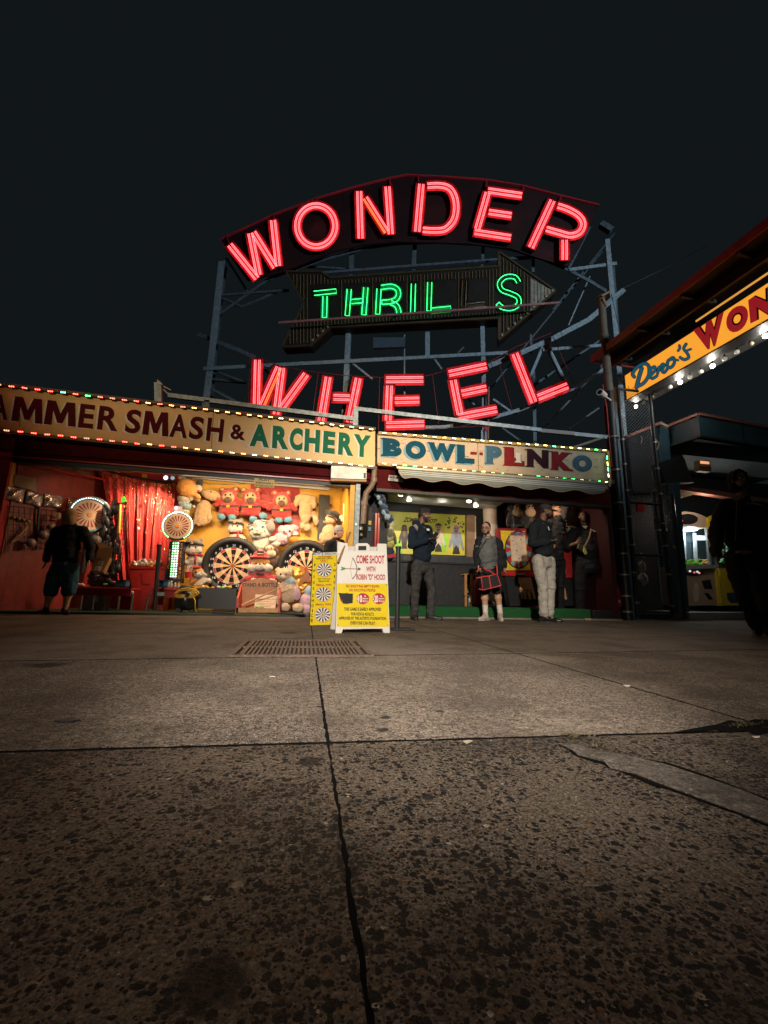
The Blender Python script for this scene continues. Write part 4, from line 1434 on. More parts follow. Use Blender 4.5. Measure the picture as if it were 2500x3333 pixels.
cap_cat(633, 1780, 1.15, 'grey plush cat with red scarf between light tower and left dartboard', 9.2)
p = Plush('sad_plush_cat', 'large grey and white plush cat with a tear between the dartboards', 850, 1790, 9.35)
p.blob('body', [f_white, f_grey], [(850, 1725, 38, 36, 26), (843, 1738, 30, 24, 20, 14), (828, 1722, 16, 20, 14, 14, 20, 1), (878, 1716, 18, 22, 14, 12, -20, 1), (812, 1714, 12, 8, 6, 4, 30, 1), (884, 1697, 12, 8, 6, 4, -40, 1), (850, 1775, 30, 36, 24)])
p.dots('eye', eyew_m, [(823, 1724, 7, 6, 29), (857, 1716, 7, 6, 30)])
p.dots('pupil', M('teal_eye', (.05, .22, .22), .2), [(824, 1725, 4, 4.5, 32), (858, 1717, 4, 4.5, 33)])
p.blob('muzzle', [f_cream], [(833, 1738, 9, 7, 7, 34), (845, 1738, 9, 7, 7, 34)])
p.dots('nose', f_pink, [(839, 1731, 5, 3, 41)])
p.dots('tear', f_blue, [(863, 1732, 3, 4, 32)])
p.strip('eyebrow', f_black, [(810, 1712), (826, 1706)], 3, 27)
p.strip('eyebrow', f_black, [(850, 1699), (872, 1704)], 3, 29)
p = Plush('pink_plush_bear', 'pink tie dyed plush elephant lounging above the right dartboard', 930, 1770, 9.3)
p.blob('body', [f_pinktie, f_white], [(938, 1730, 24, 21, 18, 4), (955, 1722, 12, 16, 8, 6, -20), (915, 1722, 9, 13, 6, 4, 25), (915, 1756, 26, 22, 20, 4), (888, 1758, 11, 10, 10, 16, 0, 1), (900, 1774, 13, 10, 10, 18, 0, 1), (962, 1740, 10, 8, 8, 10, 0, 1), (965, 1716, 8, 5, 5, 2, 30), (942, 1744, 7, 11, 7, 18, 10)])
p.dots('eye', eye_m, [(943, 1731, 3.2, 3.2, 24), (925, 1734, 3, 3, 23)])
p = Plush('brown_plush_monkey', 'brown plush monkey with a cream face behind the fireman hamster', 885, 1835, 9.1)
p.blob('body', [f_brown], [(880, 1794, 25, 24, 18), (888, 1830, 24, 26, 18), (903, 1798, 7, 9, 6, 6)])
p.blob('face', [f_cream], [(878, 1786, 15, 10, 7, 17), (882, 1804, 18, 13, 9, 16)])
p.dots('eye', eye_m, [(873, 1787, 2, 2.5, 26), (884, 1786, 2, 2.5, 26)])
db_black, db_tan, db_red, db_cream = M('vinyl_black', (.008, .008, .009), .6, var=.1, spec=.2), M('vinyl_tan', (.70, .44, .20), .5, var=.08), M('vinyl_red', (.45, .025, .03), .45), M('vinyl_cream', (.70, .58, .42), .5)
numb = ['20', '1', '18', '4', '13', '6', '10', '15', '2', '17', '3', '19', '7', '16', '8', '11', '14', '9', '12', '5']
def dartboard(cx, cy, R, Y, label, rot=0):
    root = thing('inflatable_dartboard', label, 'dartboard', at(cx, cy + R, Y), 'inflatable dartboards')
    k = mpp(cx, cy, Y)
    pl = Plane((0, Y, 0), V((0, -1, -.10)))
    C0 = pl(cx, cy)
    u, n = V((1, 0, 0)), pl.n
    v = n.cross(u).normalized()
    v = v if v.z > 0 else -v
    r = R * k
    def pol(rad, a, o=0):
        return C0 + u * (math.sin(a) * rad) + v * (math.cos(a) * rad) + n * o
    MB().tube([pol(r * .90, 2 * PI * i / 56) for i in range(56)], r * .12, 12, True).part('tyre', rubber, root)
    mb = MB()
    mb.cyl(C0 - n * .10, C0 + n * .0, r * .86, n=56)
    mb.part('core', db_black, root)
    def ring(mb, r0, r1, o, a0, a1, m, mi=0):
        for i in range(m):
            x, y = a0 + (a1 - a0) * i / m, a0 + (a1 - a0) * (i + 1) / m
            mb.add([pol(r0, x, o), pol(r0, y, o), pol(r1, y, o), pol(r1, x, o)], [(0, 1, 2, 3)], mi)
    face = MB()
    st = 2 * PI / 20
    for i in range(20):
        a0, a1 = (i - .5) * st + rot, (i + .5) * st + rot
        ring(face, r * .05, r * .56, .003, a0, a1, 3, 0 if i % 2 else 1)
        ring(face, r * .56, r * .63, .0035, a0, a1, 3, 2 if i % 2 == 0 else 3)
        ring(face, r * .33, r * .385, .0055, a0, a1, 3, 2 if i % 2 == 0 else 3)
    face.cyl(C0 + n * .001, C0 + n * .008, r * .055, n=20, mi=2)
    face.part('segments', [db_tan, db_black, db_red, db_cream], root)
    mb = MB()
    for rr, w in ((.80, .012), (.565, .006), (.635, .006), (.33, .005), (.39, .005)):
        ring(mb, r * rr, r * (rr + w), .006, 0, 2 * PI, 64)
    mb.part('wire_ring', white, root)
    mb = MB()
    for i, s_ in enumerate(numb):
        a = i * st + rot
        c = pol(r * .715, a, .006)
        h, w = r * .085, r * (.06 if len(s_) == 1 else .11)
        vs, fs = glyphs(s_, .03)
        mb.add([c + u * ((x - .5) * w) + v * ((y - .5) * h) for x, y in vs], fs)
    mb.part('number', white, root)
dartboard(757, 1842, 97, 9.05, 'black inflatable dartboard, fully seen left of the fireman hamster')
dartboard(996, 1850, 92, 9.1, 'black inflatable dartboard half hidden by the tall yellow board')
p = Plush('fireman_plush_hamster', 'plush hamster in a red fire helmet and coat above the wooden box', 850, 1900, 8.75)
p.blob('head', [f_orange, f_white], [(848, 1832, 31, 25, 24), (822, 1850, 17, 14, 13, 12, 0, 1), (872, 1850, 17, 14, 13, 12, 0, 1), (848, 1848, 16, 12, 10, 22, 0, 1)])
p.blob('helmet', [f_red], [(846, 1815, 34, 8, 26, 4), (848, 1806, 24, 14, 20, 2)])
p.strip('badge', f_black, [(838, 1803), (860, 1804)], 16, 22)
p.strip('badge_stripe', f_yel, [(839, 1804), (859, 1805)], 3, 27)
p.blob('coat', [f_red, f_white], [(850, 1880, 44, 26, 26), (812, 1886, 18, 13, 14, 10), (892, 1884, 22, 14, 14, 6), (830, 1893, 14, 12, 12, 18, 0, 1), (884, 1895, 18, 11, 12, 16, 0, 1)])
p.dots('eye', eye_m, [(836, 1836, 2.6, 2.6, 27), (860, 1835, 2.6, 2.6, 27)])
p.dots('nose', f_brown, [(848, 1839, 3.5, 2.5, 34)])
p.strip('bow_tie', f_black, [(835, 1869), (862, 1871)], 7, 28)
p = Plush('tie_dye_plush_bear', 'big yellow tie dyed plush bear sitting right of the wooden box', 935, 1990, 8.55)
p.blob('body', [f_tie, f_sky, f_pinktie], [(925, 1872, 27, 24, 22, 4), (938, 1925, 36, 40, 26, 0), (944, 1893, 20, 16, 16, 6, 0, 1), (962, 1930, 16, 26, 14, 10, -20, 2), (912, 1940, 12, 30, 12, 8, 15), (904, 1855, 9, 9, 6), (948, 1856, 9, 9, 6)])
p.blob('foot', [f_tie], [(928, 1976, 17, 15, 14, 20)])
p.blob('foot', [f_tie], [(970, 1978, 20, 15, 14, 20)])
p.blob('snout', [f_cream], [(921, 1880, 9, 8, 8, 25)])
p.dots('eye', eye_m, [(914, 1870, 3, 3.4, 26), (932, 1870, 3, 3.4, 26)])
p = Plush('pale_plush_bear', 'pale pink and white plush bear behind the tall yellow board', 1005, 1990, 8.6)
p.blob('body', [f_pinktie, f_sky], [(1000, 1955, 26, 24, 20), (996, 1982, 18, 16, 14, 12), (1008, 1925, 18, 18, 16, 0, 0, 1), (1016, 1982, 16, 14, 12, 12, 0, 1)])
gold = M('crinkled_gold_foil', (.75, .38, .08), .28, .6, var=.4, scale=14, bump=1.0, bscale=16)
p = Plush('gold_foil_pillow', 'shiny crinkled golden pillow before the right dartboard', 975, 1950, 8.8, cat='cushion')
p.blob('cover', [gold], [(968, 1868, 30, 26, 16), (985, 1905, 34, 32, 16), (1003, 1925, 24, 24, 14)])
mb = MB()
mb.prism([at(x, y, 8.62) for x, y in ((1002, 1848), (968, 1903), (990, 1894), (1012, 1892))], (0, .015, 0))
mb.solo('paper_flag', M('brown_paper', (.32, .12, .05), .7), 'folded brown paper corner in front of the golden pillow', 'paper', loc=at(985, 1895, 8.62))
box = thing('bottle_game_box', 'small wooden game box lettered STAND A BOTTLE with a card inside', 'game box', at(838, 1996, 8.25))
woodb = M('stained_board', (.40, .17, .06), .5, c2=(.24, .09, .035), scale=5)
edgr = M('red_box_edge', (.42, .05, .04), .5)
pb, pf = FP(8.55), FP(8.16)
mb = MB()
hump = [(782, 1990), (786, 1897), (800, 1892), (830, 1884), (850, 1880), (872, 1884), (896, 1890), (906, 1898), (906, 1990)]
mb.prism([pb(*q) for q in hump], (0, .03, 0))
mb.part('back_panel', woodb, box)
mb = MB()
txt(mb, 'STAND A BOTTLE', [(788, 1898), (904, 1896), (904, 1911), (788, 1908)], pb, .004, 0, .03)
mb.part('lettering', black, box)
for x0 in (768, 905):
    mb = MB()
    mb.prism([pf(x0, 1994), pf(x0 + 2, 1948), pb(x0 + (14 if x0 < 800 else 2), 1902), pb(x0 + (14 if x0 < 800 else 2), 1990)], (.035, 0, 0))
    mb.part('side_panel', edgr, box)
mb = MB()
mb.prism([pf(768, 1978), pf(906, 1980), pf(906, 1998), pf(766, 1996)], (0, .03, 0))
mb.part('front_rail', M('warm_plank', (.46, .22, .08), .5, var=.3), box)
mb = MB()
mb.prism([pf(768, 1994), pf(906, 1994), pb(906, 1985), pb(782, 1985)], (0, 0, -.02))
mb.part('floor', woodb, box)
cp = Plane((0, 8.36, 0), V((0, -1, .25)))
card = thing('price_card', 'cream hand lettered card leaning inside the wooden game box', 'card', cp(868, 1978))
mb = MB()
polyq(mb, [(832, 1935), (902, 1937), (896, 1981), (828, 1979)], cp, 0, depth=.006)
mb.part('card', M('cream_card', (.66, .50, .36), .7), card)
mb = MB()
for i, (a, b) in enumerate(((836, 850), (836, 896), (842, 880), (836, 894), (848, 880))):
    x = a
    y = 1942 + i * 7.6
    while x < b:
        w = random.uniform(2, 5)
        polyq(mb, [(x, y + random.uniform(-.6, .6)), (x + w, y + random.uniform(-.6, .6)), (x + w, y + 1.6), (x, y + 1.6)], cp, .002)
        x += w + 1.5
mb.part('handwriting', M('orange_ink', (.35, .12, .04), .7), card)
mb = MB()
mb.tube([at(788, 1970, 8.4), at(935, 1902, 8.1)], [.02, .006], 8)
mb.solo('fishing_stick', M('pale_stick', (.55, .34, .2), .5), 'thin pale stick leaning across the wooden game box', 'stick', loc=at(788, 1970, 8.4))
mb = MB()
for i in range(5):
    mb.ell(at(835 + i * 5, 1977 + random.uniform(-2, 1), 8.3), (.03, .02, .014), RY(random.uniform(-.5, .5)), 8, 5)
mb.solo('green_ring', M('lime_plastic', (.15, .5, .05), .35), 'lime green plastic pieces lying in the game box', 'plastic pieces', loc=at(845, 1978, 8.3))
cr = thing('black_crate', 'low black box of darts and toys before the left dartboard', 'crate', at(705, 1985, 8.35))
a, b, c, d = at(642, 1914, 8.3), at(769, 1917, 8.3), at(769, 1984, 8.3), at(642, 1981, 8.3)
mb = MB()
mb.prism([a, b, c, d], (0, .35, 0))
mb.part('body', M('crate_black', (.011, .012, .014), .5), cr, bevel=.008)
mb = MB()
for i in range(14):
    x = random.uniform(648, 764)
    mb.ell(at(x, 1911 + random.uniform(-2, 2), 8.45), (.035, .03, .022), None, 8, 5, random.randrange(4))
mb.part('toy', [M('lime_plastic', (.1, .4, .05)), M('toy_orange', (.7, .25, .04), .4), M('toy_white', (.7, .65, .6), .4), M('toy_yellow', (.65, .45, .05), .4)], cr)['kind'] = 'stuff'
p = Plush('orange_plush_fox', 'orange and white plush fox beside the left dartboard rim', 650, 1900, 8.9)
p.blob('body', [f_orange, f_white, f_red], [(640, 1862, 24, 18, 16), (655, 1872, 20, 12, 12, 10, 0, 1), (632, 1848, 26, 6, 16, 4, -5, 2), (636, 1893, 22, 14, 14), (668, 1892, 22, 12, 12, 4, 0, 1)])
p.dots('eye', eye_m, [(641, 1863, 3, 3, 18), (658, 1866, 2.5, 2.5, 19)])
dart = M('dart_white', (.75, .62, .5), .5)
cup = thing('dart_cup', 'cup of pale arrows standing beside the light tower', 'cup', at(613, 1880, 8.7))
MB().cyl(at(613, 1880, 8.7), at(613, 1862, 8.7), .06, .07, 14).part('cup', redp, cup)
for i in range(8):
    q = at(604 + i * 2.6, 1868, 8.7)
    MB().cyl(q, q + V((random.uniform(-.03, .03), random.uniform(-.03, .03), .17)), .006, n=6).part('arrow', dart, cup)
for i in range(6):
    a = at(632 + i * 5, 1905 - i * .6, 8.55)
    b = at(664 + i * 3, 1876 + i * 2, 8.6)
    mb = MB().cyl(a, b, .007, n=6)
    o = mb.solo('arrow', dart, 'thin pale arrow in the bundle on top of the black crate', 'arrow', loc=a, group='pale arrows on the crate')
ap_ = thing('air_compressor', 'black air compressor wrapped in a yellow hose', 'compressor', at(605, 1988, 8.3))
c0 = at(606, 1955, 8.3)
mb = MB()
mb.lathe([(0, -.17), (.10, -.165), (.15, -.13), (.165, -.05), (.165, .10), (.14, .15), (.08, .17), (0, .172)], c0, V((.75, -.6, .05)), 22)
mb.part('tank', M('compressor_black', (.012, .012, .013), .3), ap_)
MB().box(at(607, 1918, 8.3), (.20, .16, .12), RY(.1)).part('motor', M('motor_black', (.02, .02, .02), .4), ap_, bevel=.02)
mb = MB()
for k in range(3):
    pts = []
    for i in range(22):
        t = i / 21 * 2 * PI
        pts.append(c0 + V((math.cos(t) * (.17 + .01 * k) + .02 * k, -.16 - .02 * math.sin(3 * t + k), math.sin(t) * .06 + .12 + .02 * k - abs(math.cos(t)) * .03)))
    mb.tube(pts, .011, 6, True)
mb.tube([c0 + V((.12, -.16, .12)), c0 + V((.19, -.2, .0)), c0 + V((.2, -.2, -.12)), c0 + V((.22, -.15, -.17))], .011, 6)
mb.part('hose', M('yellow_hose', (.55, .32, .03), .45), ap_)
mb = MB()
for dx in (-.1, .1):
    mb.cyl(c0 + V((dx, -.05, -.17)), c0 + V((dx, .05, -.17)), .045, n=14)
mb.part('foot', rubber, ap_)
for (q, lab) in ([[(688, 1997), (760, 1999), (764, 1985), (700, 1984)], 'black rubber mat on the floor before the black box'], [[(908, 1999), (992, 2003), (985, 1994), (912, 1991)], 'black ribbed mat on the floor before the tie dyed bear']):
    mb = MB()
    P_ = [gr(x, y, .037) for x, y in q]
    mb.prism([p + V((0, 0, .02)) for p in P_], (0, 0, -.018))
    for i in range(14):
        t = (i + .5) / 14
        mb.bar(P_[0].lerp(P_[1], t) + V((0, 0, .022)), P_[3].lerp(P_[2], t) + V((0, 0, .022)), .012, .01, up=V((0, 0, 1)))
    mb.solo('rubber_mat', rubber, lab, 'mat', loc=P_[0])
bpn = thing('wall_speaker', 'tall black speaker panel on the yellow wall', 'speaker', at(1055, 1757, 9.65))
mb = MB()
mb.prism([at(x, y, 9.6) for x, y in ((1040, 1609), (1073, 1612), (1070, 1757), (1034, 1752))], (0, .1, 0))
mb.part('cabinet', black, bpn, bevel=.01)
for x, y in ((1036, 1642), (1076, 1644), (1034, 1698), (1074, 1698)):
    MB().box(at(x, y, 9.62), (.05, .03, .05)).part('bracket', black, bpn)
rl = thing('light_rail', 'long black rail of spotlights under the red fascia', 'light rail', at(838, 1565, 8.5))
pr = FP(8.5)
mb = MB()
mb.bar(pr(606, 1549), pr(1072, 1590), .085, .08)
mb.part('rail', black, rl, bevel=.008)
lampm = M('rail_lamp', (.9, .85, .7), .3, emit=(1, .85, .6), es=6)
for x, y in ((668, 1551), (745, 1559)):
    MB().box(pr(x, y, .045), (.05 if x > 700 else .02, .01, .02)).part('lamp', lampm, rl)
mb = MB()
mb.tube([pr(620, 1556, -.1), pr(680, 1575, -.2), pr(760, 1577, -.2), pr(828, 1572, -.1)], .006, 5)
mb.tube([pr(838, 1592, -.3), pr(850, 1604, -.5), pr(866, 1606, -.6)], .006, 5)
mb.part('cable', black, rl)
sl = thing('spotlight', 'small black twin spotlight with bluish lenses at the curtain corner', 'spotlight', at(552, 1545, 8.4))
for x, y, c in ((540, 1555, (.5, .8, 1)), (562, 1556, (.3, .4, .5))):
    q = at(x, y, 8.4)
    o = MB().cyl(q + V((0, .08, 0)), q, .035, .045, 14).part('housing', black, sl)
    MB().cyl(q - V((0, .002, 0)), q - V((0, .008, 0)), .036, n=14).part('lens', M('lens_%d' % x, c, .2, emit=c, es=5 if x < 550 else .8), o)
MB().bar(at(535, 1541, 8.42), at(570, 1544, 8.42), .04, .05).part('bracket', black, sl)
cur = thing('sequin_curtain', 'sparkling red sequin curtain hanging on a rail', 'curtain', at(460, 1900, 9.35))
cm = M('red_sequin_cloth', (.55, .025, .022), .35, var=.35, scale=20, bump=.4, bscale=80, sheen=.3)
top_c = [(330, 1531), (400, 1550), (470, 1566), (540, 1577), (574, 1572)]
nx, nz = 130, 26
vs, fs = [], []
def curve_at(pts, u):
    n = len(pts) - 1
    i = min(n - 1, int(u * n))
    t = u * n - i
    return (pts[i][0] + (pts[i + 1][0] - pts[i][0]) * t, pts[i][1] + (pts[i + 1][1] - pts[i][1]) * t)
def cpt(u, w):
    tx, ty = curve_at(top_c, u)
    bx, by = 375 + (550 - 375) * u, 1900
    if w < .4:
        tx -= 0
    x = tx + (bx - tx) * w
    if u < .12:
        x += 6 * math.sin(w * 3) * (1 - u / .12)
    amp = .012 + .05 * min(1, w * 2.2)
    f = math.sin(u * 55 + 1.3 * math.sin(u * 9)) + .4 * math.sin(u * 131)
    return at(x, ty + (by - ty) * w, 9.35) + V((0, amp * f, 0))
for j in range(nz + 1):
    for i in range(nx + 1):
        vs.append(cpt(i / nx, j / nz))
for j in range(nz):
    for i in range(nx):
        k = j * (nx + 1) + i
        fs.append((k, k + 1, k + nx + 2, k + nx + 1))
mb = MB()
mb.add(vs, fs, 0, True)
mb.part('cloth', cm, cur)
seq = M('sequin_glint', (1, .62, .32), .12, 1.0, var=.15)
mb = MB()
for i in range(1900):
    w = abs(random.gauss(0, .28)) + .02
    if w > .9:
        continue
    u = random.random()
    if .3 < w and random.random() < .35 and .3 < u < .5:
        continue
    p_ = cpt(u, w) + V((0, -.006, 0))
    n = V((random.gauss(0, .5), -1, random.gauss(.1, .5))).normalized()
    r = random.uniform(.005, .0115)
    q = n.orthogonal().normalized() * r
    s__ = n.cross(q)
    mb.add([p_ + q, p_ + s__, p_ - q, p_ - s__], [(0, 1, 2, 3)])
o = mb.part('sequin', seq, cur)
o['kind'] = 'stuff'
mb = MB()
for i in range(9):
    u = .06 + i * .11
    x, y = curve_at(top_c, u)
    q = at(x, y + 6, 9.33) + V((0, -.03, 0))
    MB().tube([q + V((math.cos(t) * .03, 0, math.sin(t) * .03)) for t in [k * PI / 6 for k in range(12)]], .008, 6, True).part('grommet', M('brass_grommet', (.6, .38, .12), .3, .9), cur)
MB().tube([at(318, 1524, 9.4), at(400, 1546, 9.4), at(580, 1576, 9.4)], .018, 8).part('rail', black, cur)
pull = MB()
pull.tube([at(480, 1567, 9.25), at(474, 1600, 9.22), at(472, 1640, 9.2)], .008, 6)
pull.ell(at(474, 1600, 9.21), (.02, .02, .04))
pull.ell(at(471, 1636, 9.2), (.025, .02, .05))
pull.part('pull_cord', M('cord_dark', (.05, .02, .02), .5), cur)
def wheel_face(root, C0, u, v, n, r, rim_led=None, rimm=None):
    def pol(rad, a, o=0, w=1):
        return C0 + u * (math.sin(a) * rad * w) + v * (math.cos(a) * rad) + n * o
    mb = MB()
    mb.prism([pol(r * .86, 2 * PI * i / 40, .01) for i in range(40)], n * -.05)
    mb.part('disc', M('wheel_cream', (.45, .34, .25), .4, var=.1), root)
    mb = MB()
    for i in range(20):
        a = 2 * PI * i / 20
        mb.add([pol(r * .32, a - .06, .013), pol(r * .32, a + .06, .013), pol(r * .70, a + .085, .013), pol(r * .70, a - .085, .013)], [(0, 1, 2, 3)])
    mb.part('spoke_print', M('wheel_maroon', (.22, .025, .03), .4), root)
    mb = MB()
    mb.cyl(C0 + n * .012, C0 + n * .03, r * .13, r * .11, 20)
    mb.part('hub', M('wheel_hub_orange', (.60, .22, .03), .4), root)
    MB().tube([pol(r * .93, 2 * PI * i / 40, .0) for i in range(40)], r * .085, 10, True).part('rim', rimm or black, root)
lt_ = thing('light_wheel_tower', 'tower with lit prize wheel on top lettered PRIZE EVERYTIME', 'wheel tower', at(577, 1900, 8.9))
pw_ = FP(8.8)
C0 = pw_(579, 1712)
rw = 52 * mpp(579, 1712, 8.8)
wheel_face(lt_, C0, V((1, 0, 0)), V((0, 0, 1)), V((0, -1, 0)), rw)
ledw = M('led_white_green', (.8, .9, .8), .3, emit=(.75, 1.0, .80), es=5)
ledg = M('led_pure_green', (.4, .9, .5), .3, emit=(.25, 1.0, .35), es=4)
for i in range(44):
    a = 2 * PI * i / 44
    if 2.6 < a < 3.6:
        continue
    MB().ell(C0 + V((math.sin(a) * rw * .93, -rw * .09, math.cos(a) * rw * .93)), .012, None, 7, 5).part('led', ledg if 3.2 < a < 4.4 or 1.9 < a < 2.6 else ledw, lt_)
tp = FP(8.86)
mb = MB()
mb.prism([tp(*q) for q in ((552, 1762), (599, 1762), (592, 1892), (538, 1885))], (0, .16, 0))
mb.part('tower', M('tower_black', (.012, .012, .02), .35), lt_, bevel=.006)
mb = MB()
mb.prism([tp(x, y, .012) for x, y in ((563, 1762), (582, 1762), (573, 1884), (553, 1880))], (0, .010, 0))
mb.part('light_panel', M('tower_mirror', (.55, .6, .6), .25, .5), lt_)
for c in range(3):
    for i in range(14):
        t = (i + .5) / 14
        x = (565 + 8 * c) + (555 + 8 * c - 565 - 8 * c) * t
        y = 1764 + 116 * t
        MB().ell(tp(x, y, .016), .012, None, 6, 4).part('led', ledg if c == 0 or random.random() < .2 else ledw, lt_)
mb = MB()
for i, ch in enumerate('EVERYTIME'):
    x, y = 592 - i * 1.0, 1773 + i * 13
    txt(mb, ch, [(x - 3, y - 5), (x + 3, y - 5), (x + 3, y + 5), (x - 3, y + 5)], tp, .004, 0, .01)
for i, ch in enumerate('PRIZE'):
    x, y = 553.5 - i * 1.0 - 1.5 * (i > 3), 1793 + i * 13
    txt(mb, ch, [(x - 2.6, y - 5), (x + 2.6, y - 5), (x + 2.6, y + 5), (x - 2.6, y + 5)], tp, .004, 0, .01)
mb.part('lettering', M('orange_lettering', (.65, .30, .05), .4), lt_)
MB().prism([tp(x, y, .008) for x, y in ((583.5, 1762), (586, 1762), (578, 1888), (575, 1887))], (0, .006, 0)).part('red_strip', redp, lt_)
MB().prism([pw_(x, y) for x, y in ((566, 1647), (593, 1648), (592, 1668), (565, 1667))], (0, .02, 0)).part('top_plate', M('pinkish_acrylic', (.6, .45, .5), .15, alpha=.7), lt_)
for x, y in ((573, 1654), (572, 1668)):
    MB().ell(pw_(x, y, .02), .02, None, 8, 6).part('led', M('led_blue_white', (.8, .9, 1), .3, emit=(.7, .9, 1), es=8), lt_)
mb = MB()
mb.cyl(at(566, 1899, 8.95), at(566, 1886, 8.95), .18, n=24)
mb.part('base', black, lt_)
w2 = thing('prize_wheel', 'prize wheel in a blue rim behind the blonde woman', 'prize wheel', at(292, 1740, 9.0))
a_ = math.radians(38)
u2, n2 = V((math.cos(a_), math.sin(a_), 0)), V((math.sin(a_), -math.cos(a_), 0))
c2w = at(291, 1676, 9.0)
wheel_face(w2, c2w, u2, V((0, 0, 1)), n2, .335, rimm=M('blue_rim', (.03, .16, .22), .3))
mb = MB()
for i in range(18):
    a = -1.4 + i * .12
    mb.ell(c2w + u2 * math.sin(a) * .315 + V((0, 0, math.cos(a) * .315)) + n2 * .03, .011, None, 6, 4)
mb.part('led_arc', M('led_cold', (.8, .9, 1), .3, emit=(.75, .95, 1), es=4), w2)
c3w = c2w + n2 * -.14 + u2 * .07
MB().tube([c3w + u2 * math.sin(t) * .36 + V((0, 0, math.cos(t) * .36)) for t in [k * PI / 18 for k in range(36)]], .03, 8, True).part('back_ring', M('clear_acrylic', (.55, .6, .6), .1, alpha=.55), w2)
mb = MB()
mb.cyl(c3w - V((0, 0, .36)), V((c3w.x, c3w.y, .7)), .05, n=10)
mb.part('stand', black, w2)
foil = M('silver_foil_bag', (.62, .52, .44), .22, .75, var=.5, scale=10, bump=1.0, bscale=13)
for i, (q, lab) in enumerate(([[(22, 1577), (85, 1594), (72, 1638), (10, 1621)], 'crinkled silver foil bag at the far left of the pegboard row'], [[(90, 1596), (143, 1612), (134, 1652), (78, 1636)], 'crinkled silver foil bag second from left in the row'],
                              [[(146, 1606), (206, 1613), (202, 1655), (140, 1647)], 'crinkled golden silver bag third in the row'], [[(222, 1622), (262, 1627), (260, 1655), (220, 1650)], 'small foil bag half hidden behind the blonde woman'])):
    pl = lambda x, y: PGP(x, y, .06)
    mb = MB()
    n = 12
    vs, fs = [], []
    for a in range(n + 1):
        for b in range(n + 1):
            u, v = a / n, b / n
            x, y = bil(q, u, 1 - v)
            vs.append(PGP(x, y, .03 + .045 * math.sin(u * PI) * math.sin(v * PI) + .012 * math.sin(9 * u + 5 * v + i) + .01 * random.random()))
    for a in range(n):
        for b in range(n):
            k = a * (n + 1) + b
            fs.append((k, k + n + 1, k + n + 2, k + 1))
    mb.add(vs, fs, 0, True)
    o = mb.solo('foil_bag', foil, lab, 'foil bag', loc=pl(*q[3]), group='foil bags on the pegboard')
    s_ = o.modifiers.new('thick', 'SOLIDIFY')
    s_.thickness = .01
q = [(48, 1545), (117, 1556), (118, 1600), (46, 1580)]
mb = MB()
polyq(mb, q, PGP, .05, depth=.03)
mb.solo('canvas_bag', M('beige_canvas', (.28, .21, .14), .8, bump=.6, bscale=20), 'flat beige canvas bag hung above the foil bags', 'bag', loc=PGP(80, 1590, .05), bevel=.01)
sh_ = thing('wall_shelf', 'red wall shelf with striped cloth rolls high on the left wall', 'shelf', PGP(240, 1540, .2))
MB().prism([PGP(x, y, .25) for x, y in ((110, 1508), (356, 1562), (356, 1567), (110, 1513))], PGP.n * -.24).part('board', redp, sh_)
mb = MB()
mb.tube([PGP(175, 1515, .2), PGP(235, 1529, .2), PGP(288, 1541, .2)], [.05, .06, .03], 10)
mb.part('cloth_roll', M('black_tan_cloth', (.02, .018, .016), .8, c2=(.3, .2, .1), scale=16), sh_)
disp = thing('soap_dispenser', 'white wall dispenser at the left edge of the stall', 'dispenser', at(18, 1674, D + .3))
b = Blob()
pl = FP(D + .25)
for x, y, rx, ry in ((17, 1640, 15, 16), (17, 1660, 13, 14), (18, 1668, 9, 7)):
    b.ell(pl(x, y), (rx * .0042, .05, ry * .0042))
b.build('body', [white], disp, .008, 3)
MB().box(pl(17, 1657, .05), (.03, .02, .015)).part('slot', black, disp)
gw = thing('grid_rack', 'black wire grid rack hung with dark toys before the curtain', 'grid rack', at(400, 1900, 9.0))
mb = MB()
pg_ = FP(9.0)
gq = [(382, 1636), (419, 1641), (398, 1830), (370, 1826)]
for i in range(6):
    a, b = bil(gq, i / 5, 1), bil(gq, i / 5, 0)
    mb.cyl(pg_(*a), pg_(*b), .006, n=5)
for i in range(14):
    a, b = bil(gq, 0, i / 13), bil(gq, 1, i / 13)
    mb.cyl(pg_(*a), pg_(*b), .006, n=5)
mb.part('wire_grid', black, gw)
mb = MB()
for i in range(46):
    x, y = random.uniform(336, 384), random.uniform(1640, 1860)
    mb.ell(at(x, y, 9.05), (random.uniform(.03, .07), .05, random.uniform(.05, .16)), RY(random.uniform(-.5, .5)), 8, 6)
o = mb.part('dark_toys', M('dark_toy_mix', (.02, .022, .028), .4, var=.9, scale=12), gw)
o['kind'] = 'stuff'
MB().cyl(at(392, 1642, 8.95), at(388, 1735, 8.95), .022, n=8).part('toy_sword', M('toy_yellow_tube', (.6, .33, .03), .4), gw)
mb = MB()
mb.prism([at(x, y, 8.93) for x, y in ((397, 1618), (405, 1614), (411, 1632), (394, 1636))], (0, .03, 0))
mb.part('arrow_tag', M('neon_green_tag', (.06, .65, .05), .5), gw)
g2_ = thing('grid_rack', 'black wire grid on the dim left wall behind the woman', 'grid rack', PGP(120, 1800, .03))
mb = MB()
for i in range(11):
    mb.cyl(PGP(26 + i * 18, 1644 + i * 2, .03), PGP(26 + i * 18, 1796 - i, .03), .006, n=5)
for i in range(8):
    mb.cyl(PGP(26, 1646 + i * 20, .022), PGP(206, 1664 + i * 17, .022), .006, n=5)
mb.part('wire_grid', black, g2_)
MB().cyl(PGP(127, 1650, .05), PGP(118, 1790, .05), .02, n=6).part('upright', black, g2_)
mb = MB()
for i in range(9):
    mb.ell(PGP(30 + i * 8, 1680 + i * 2.2, .06), (.025, .02, .025), None, 8, 5, i % 2)
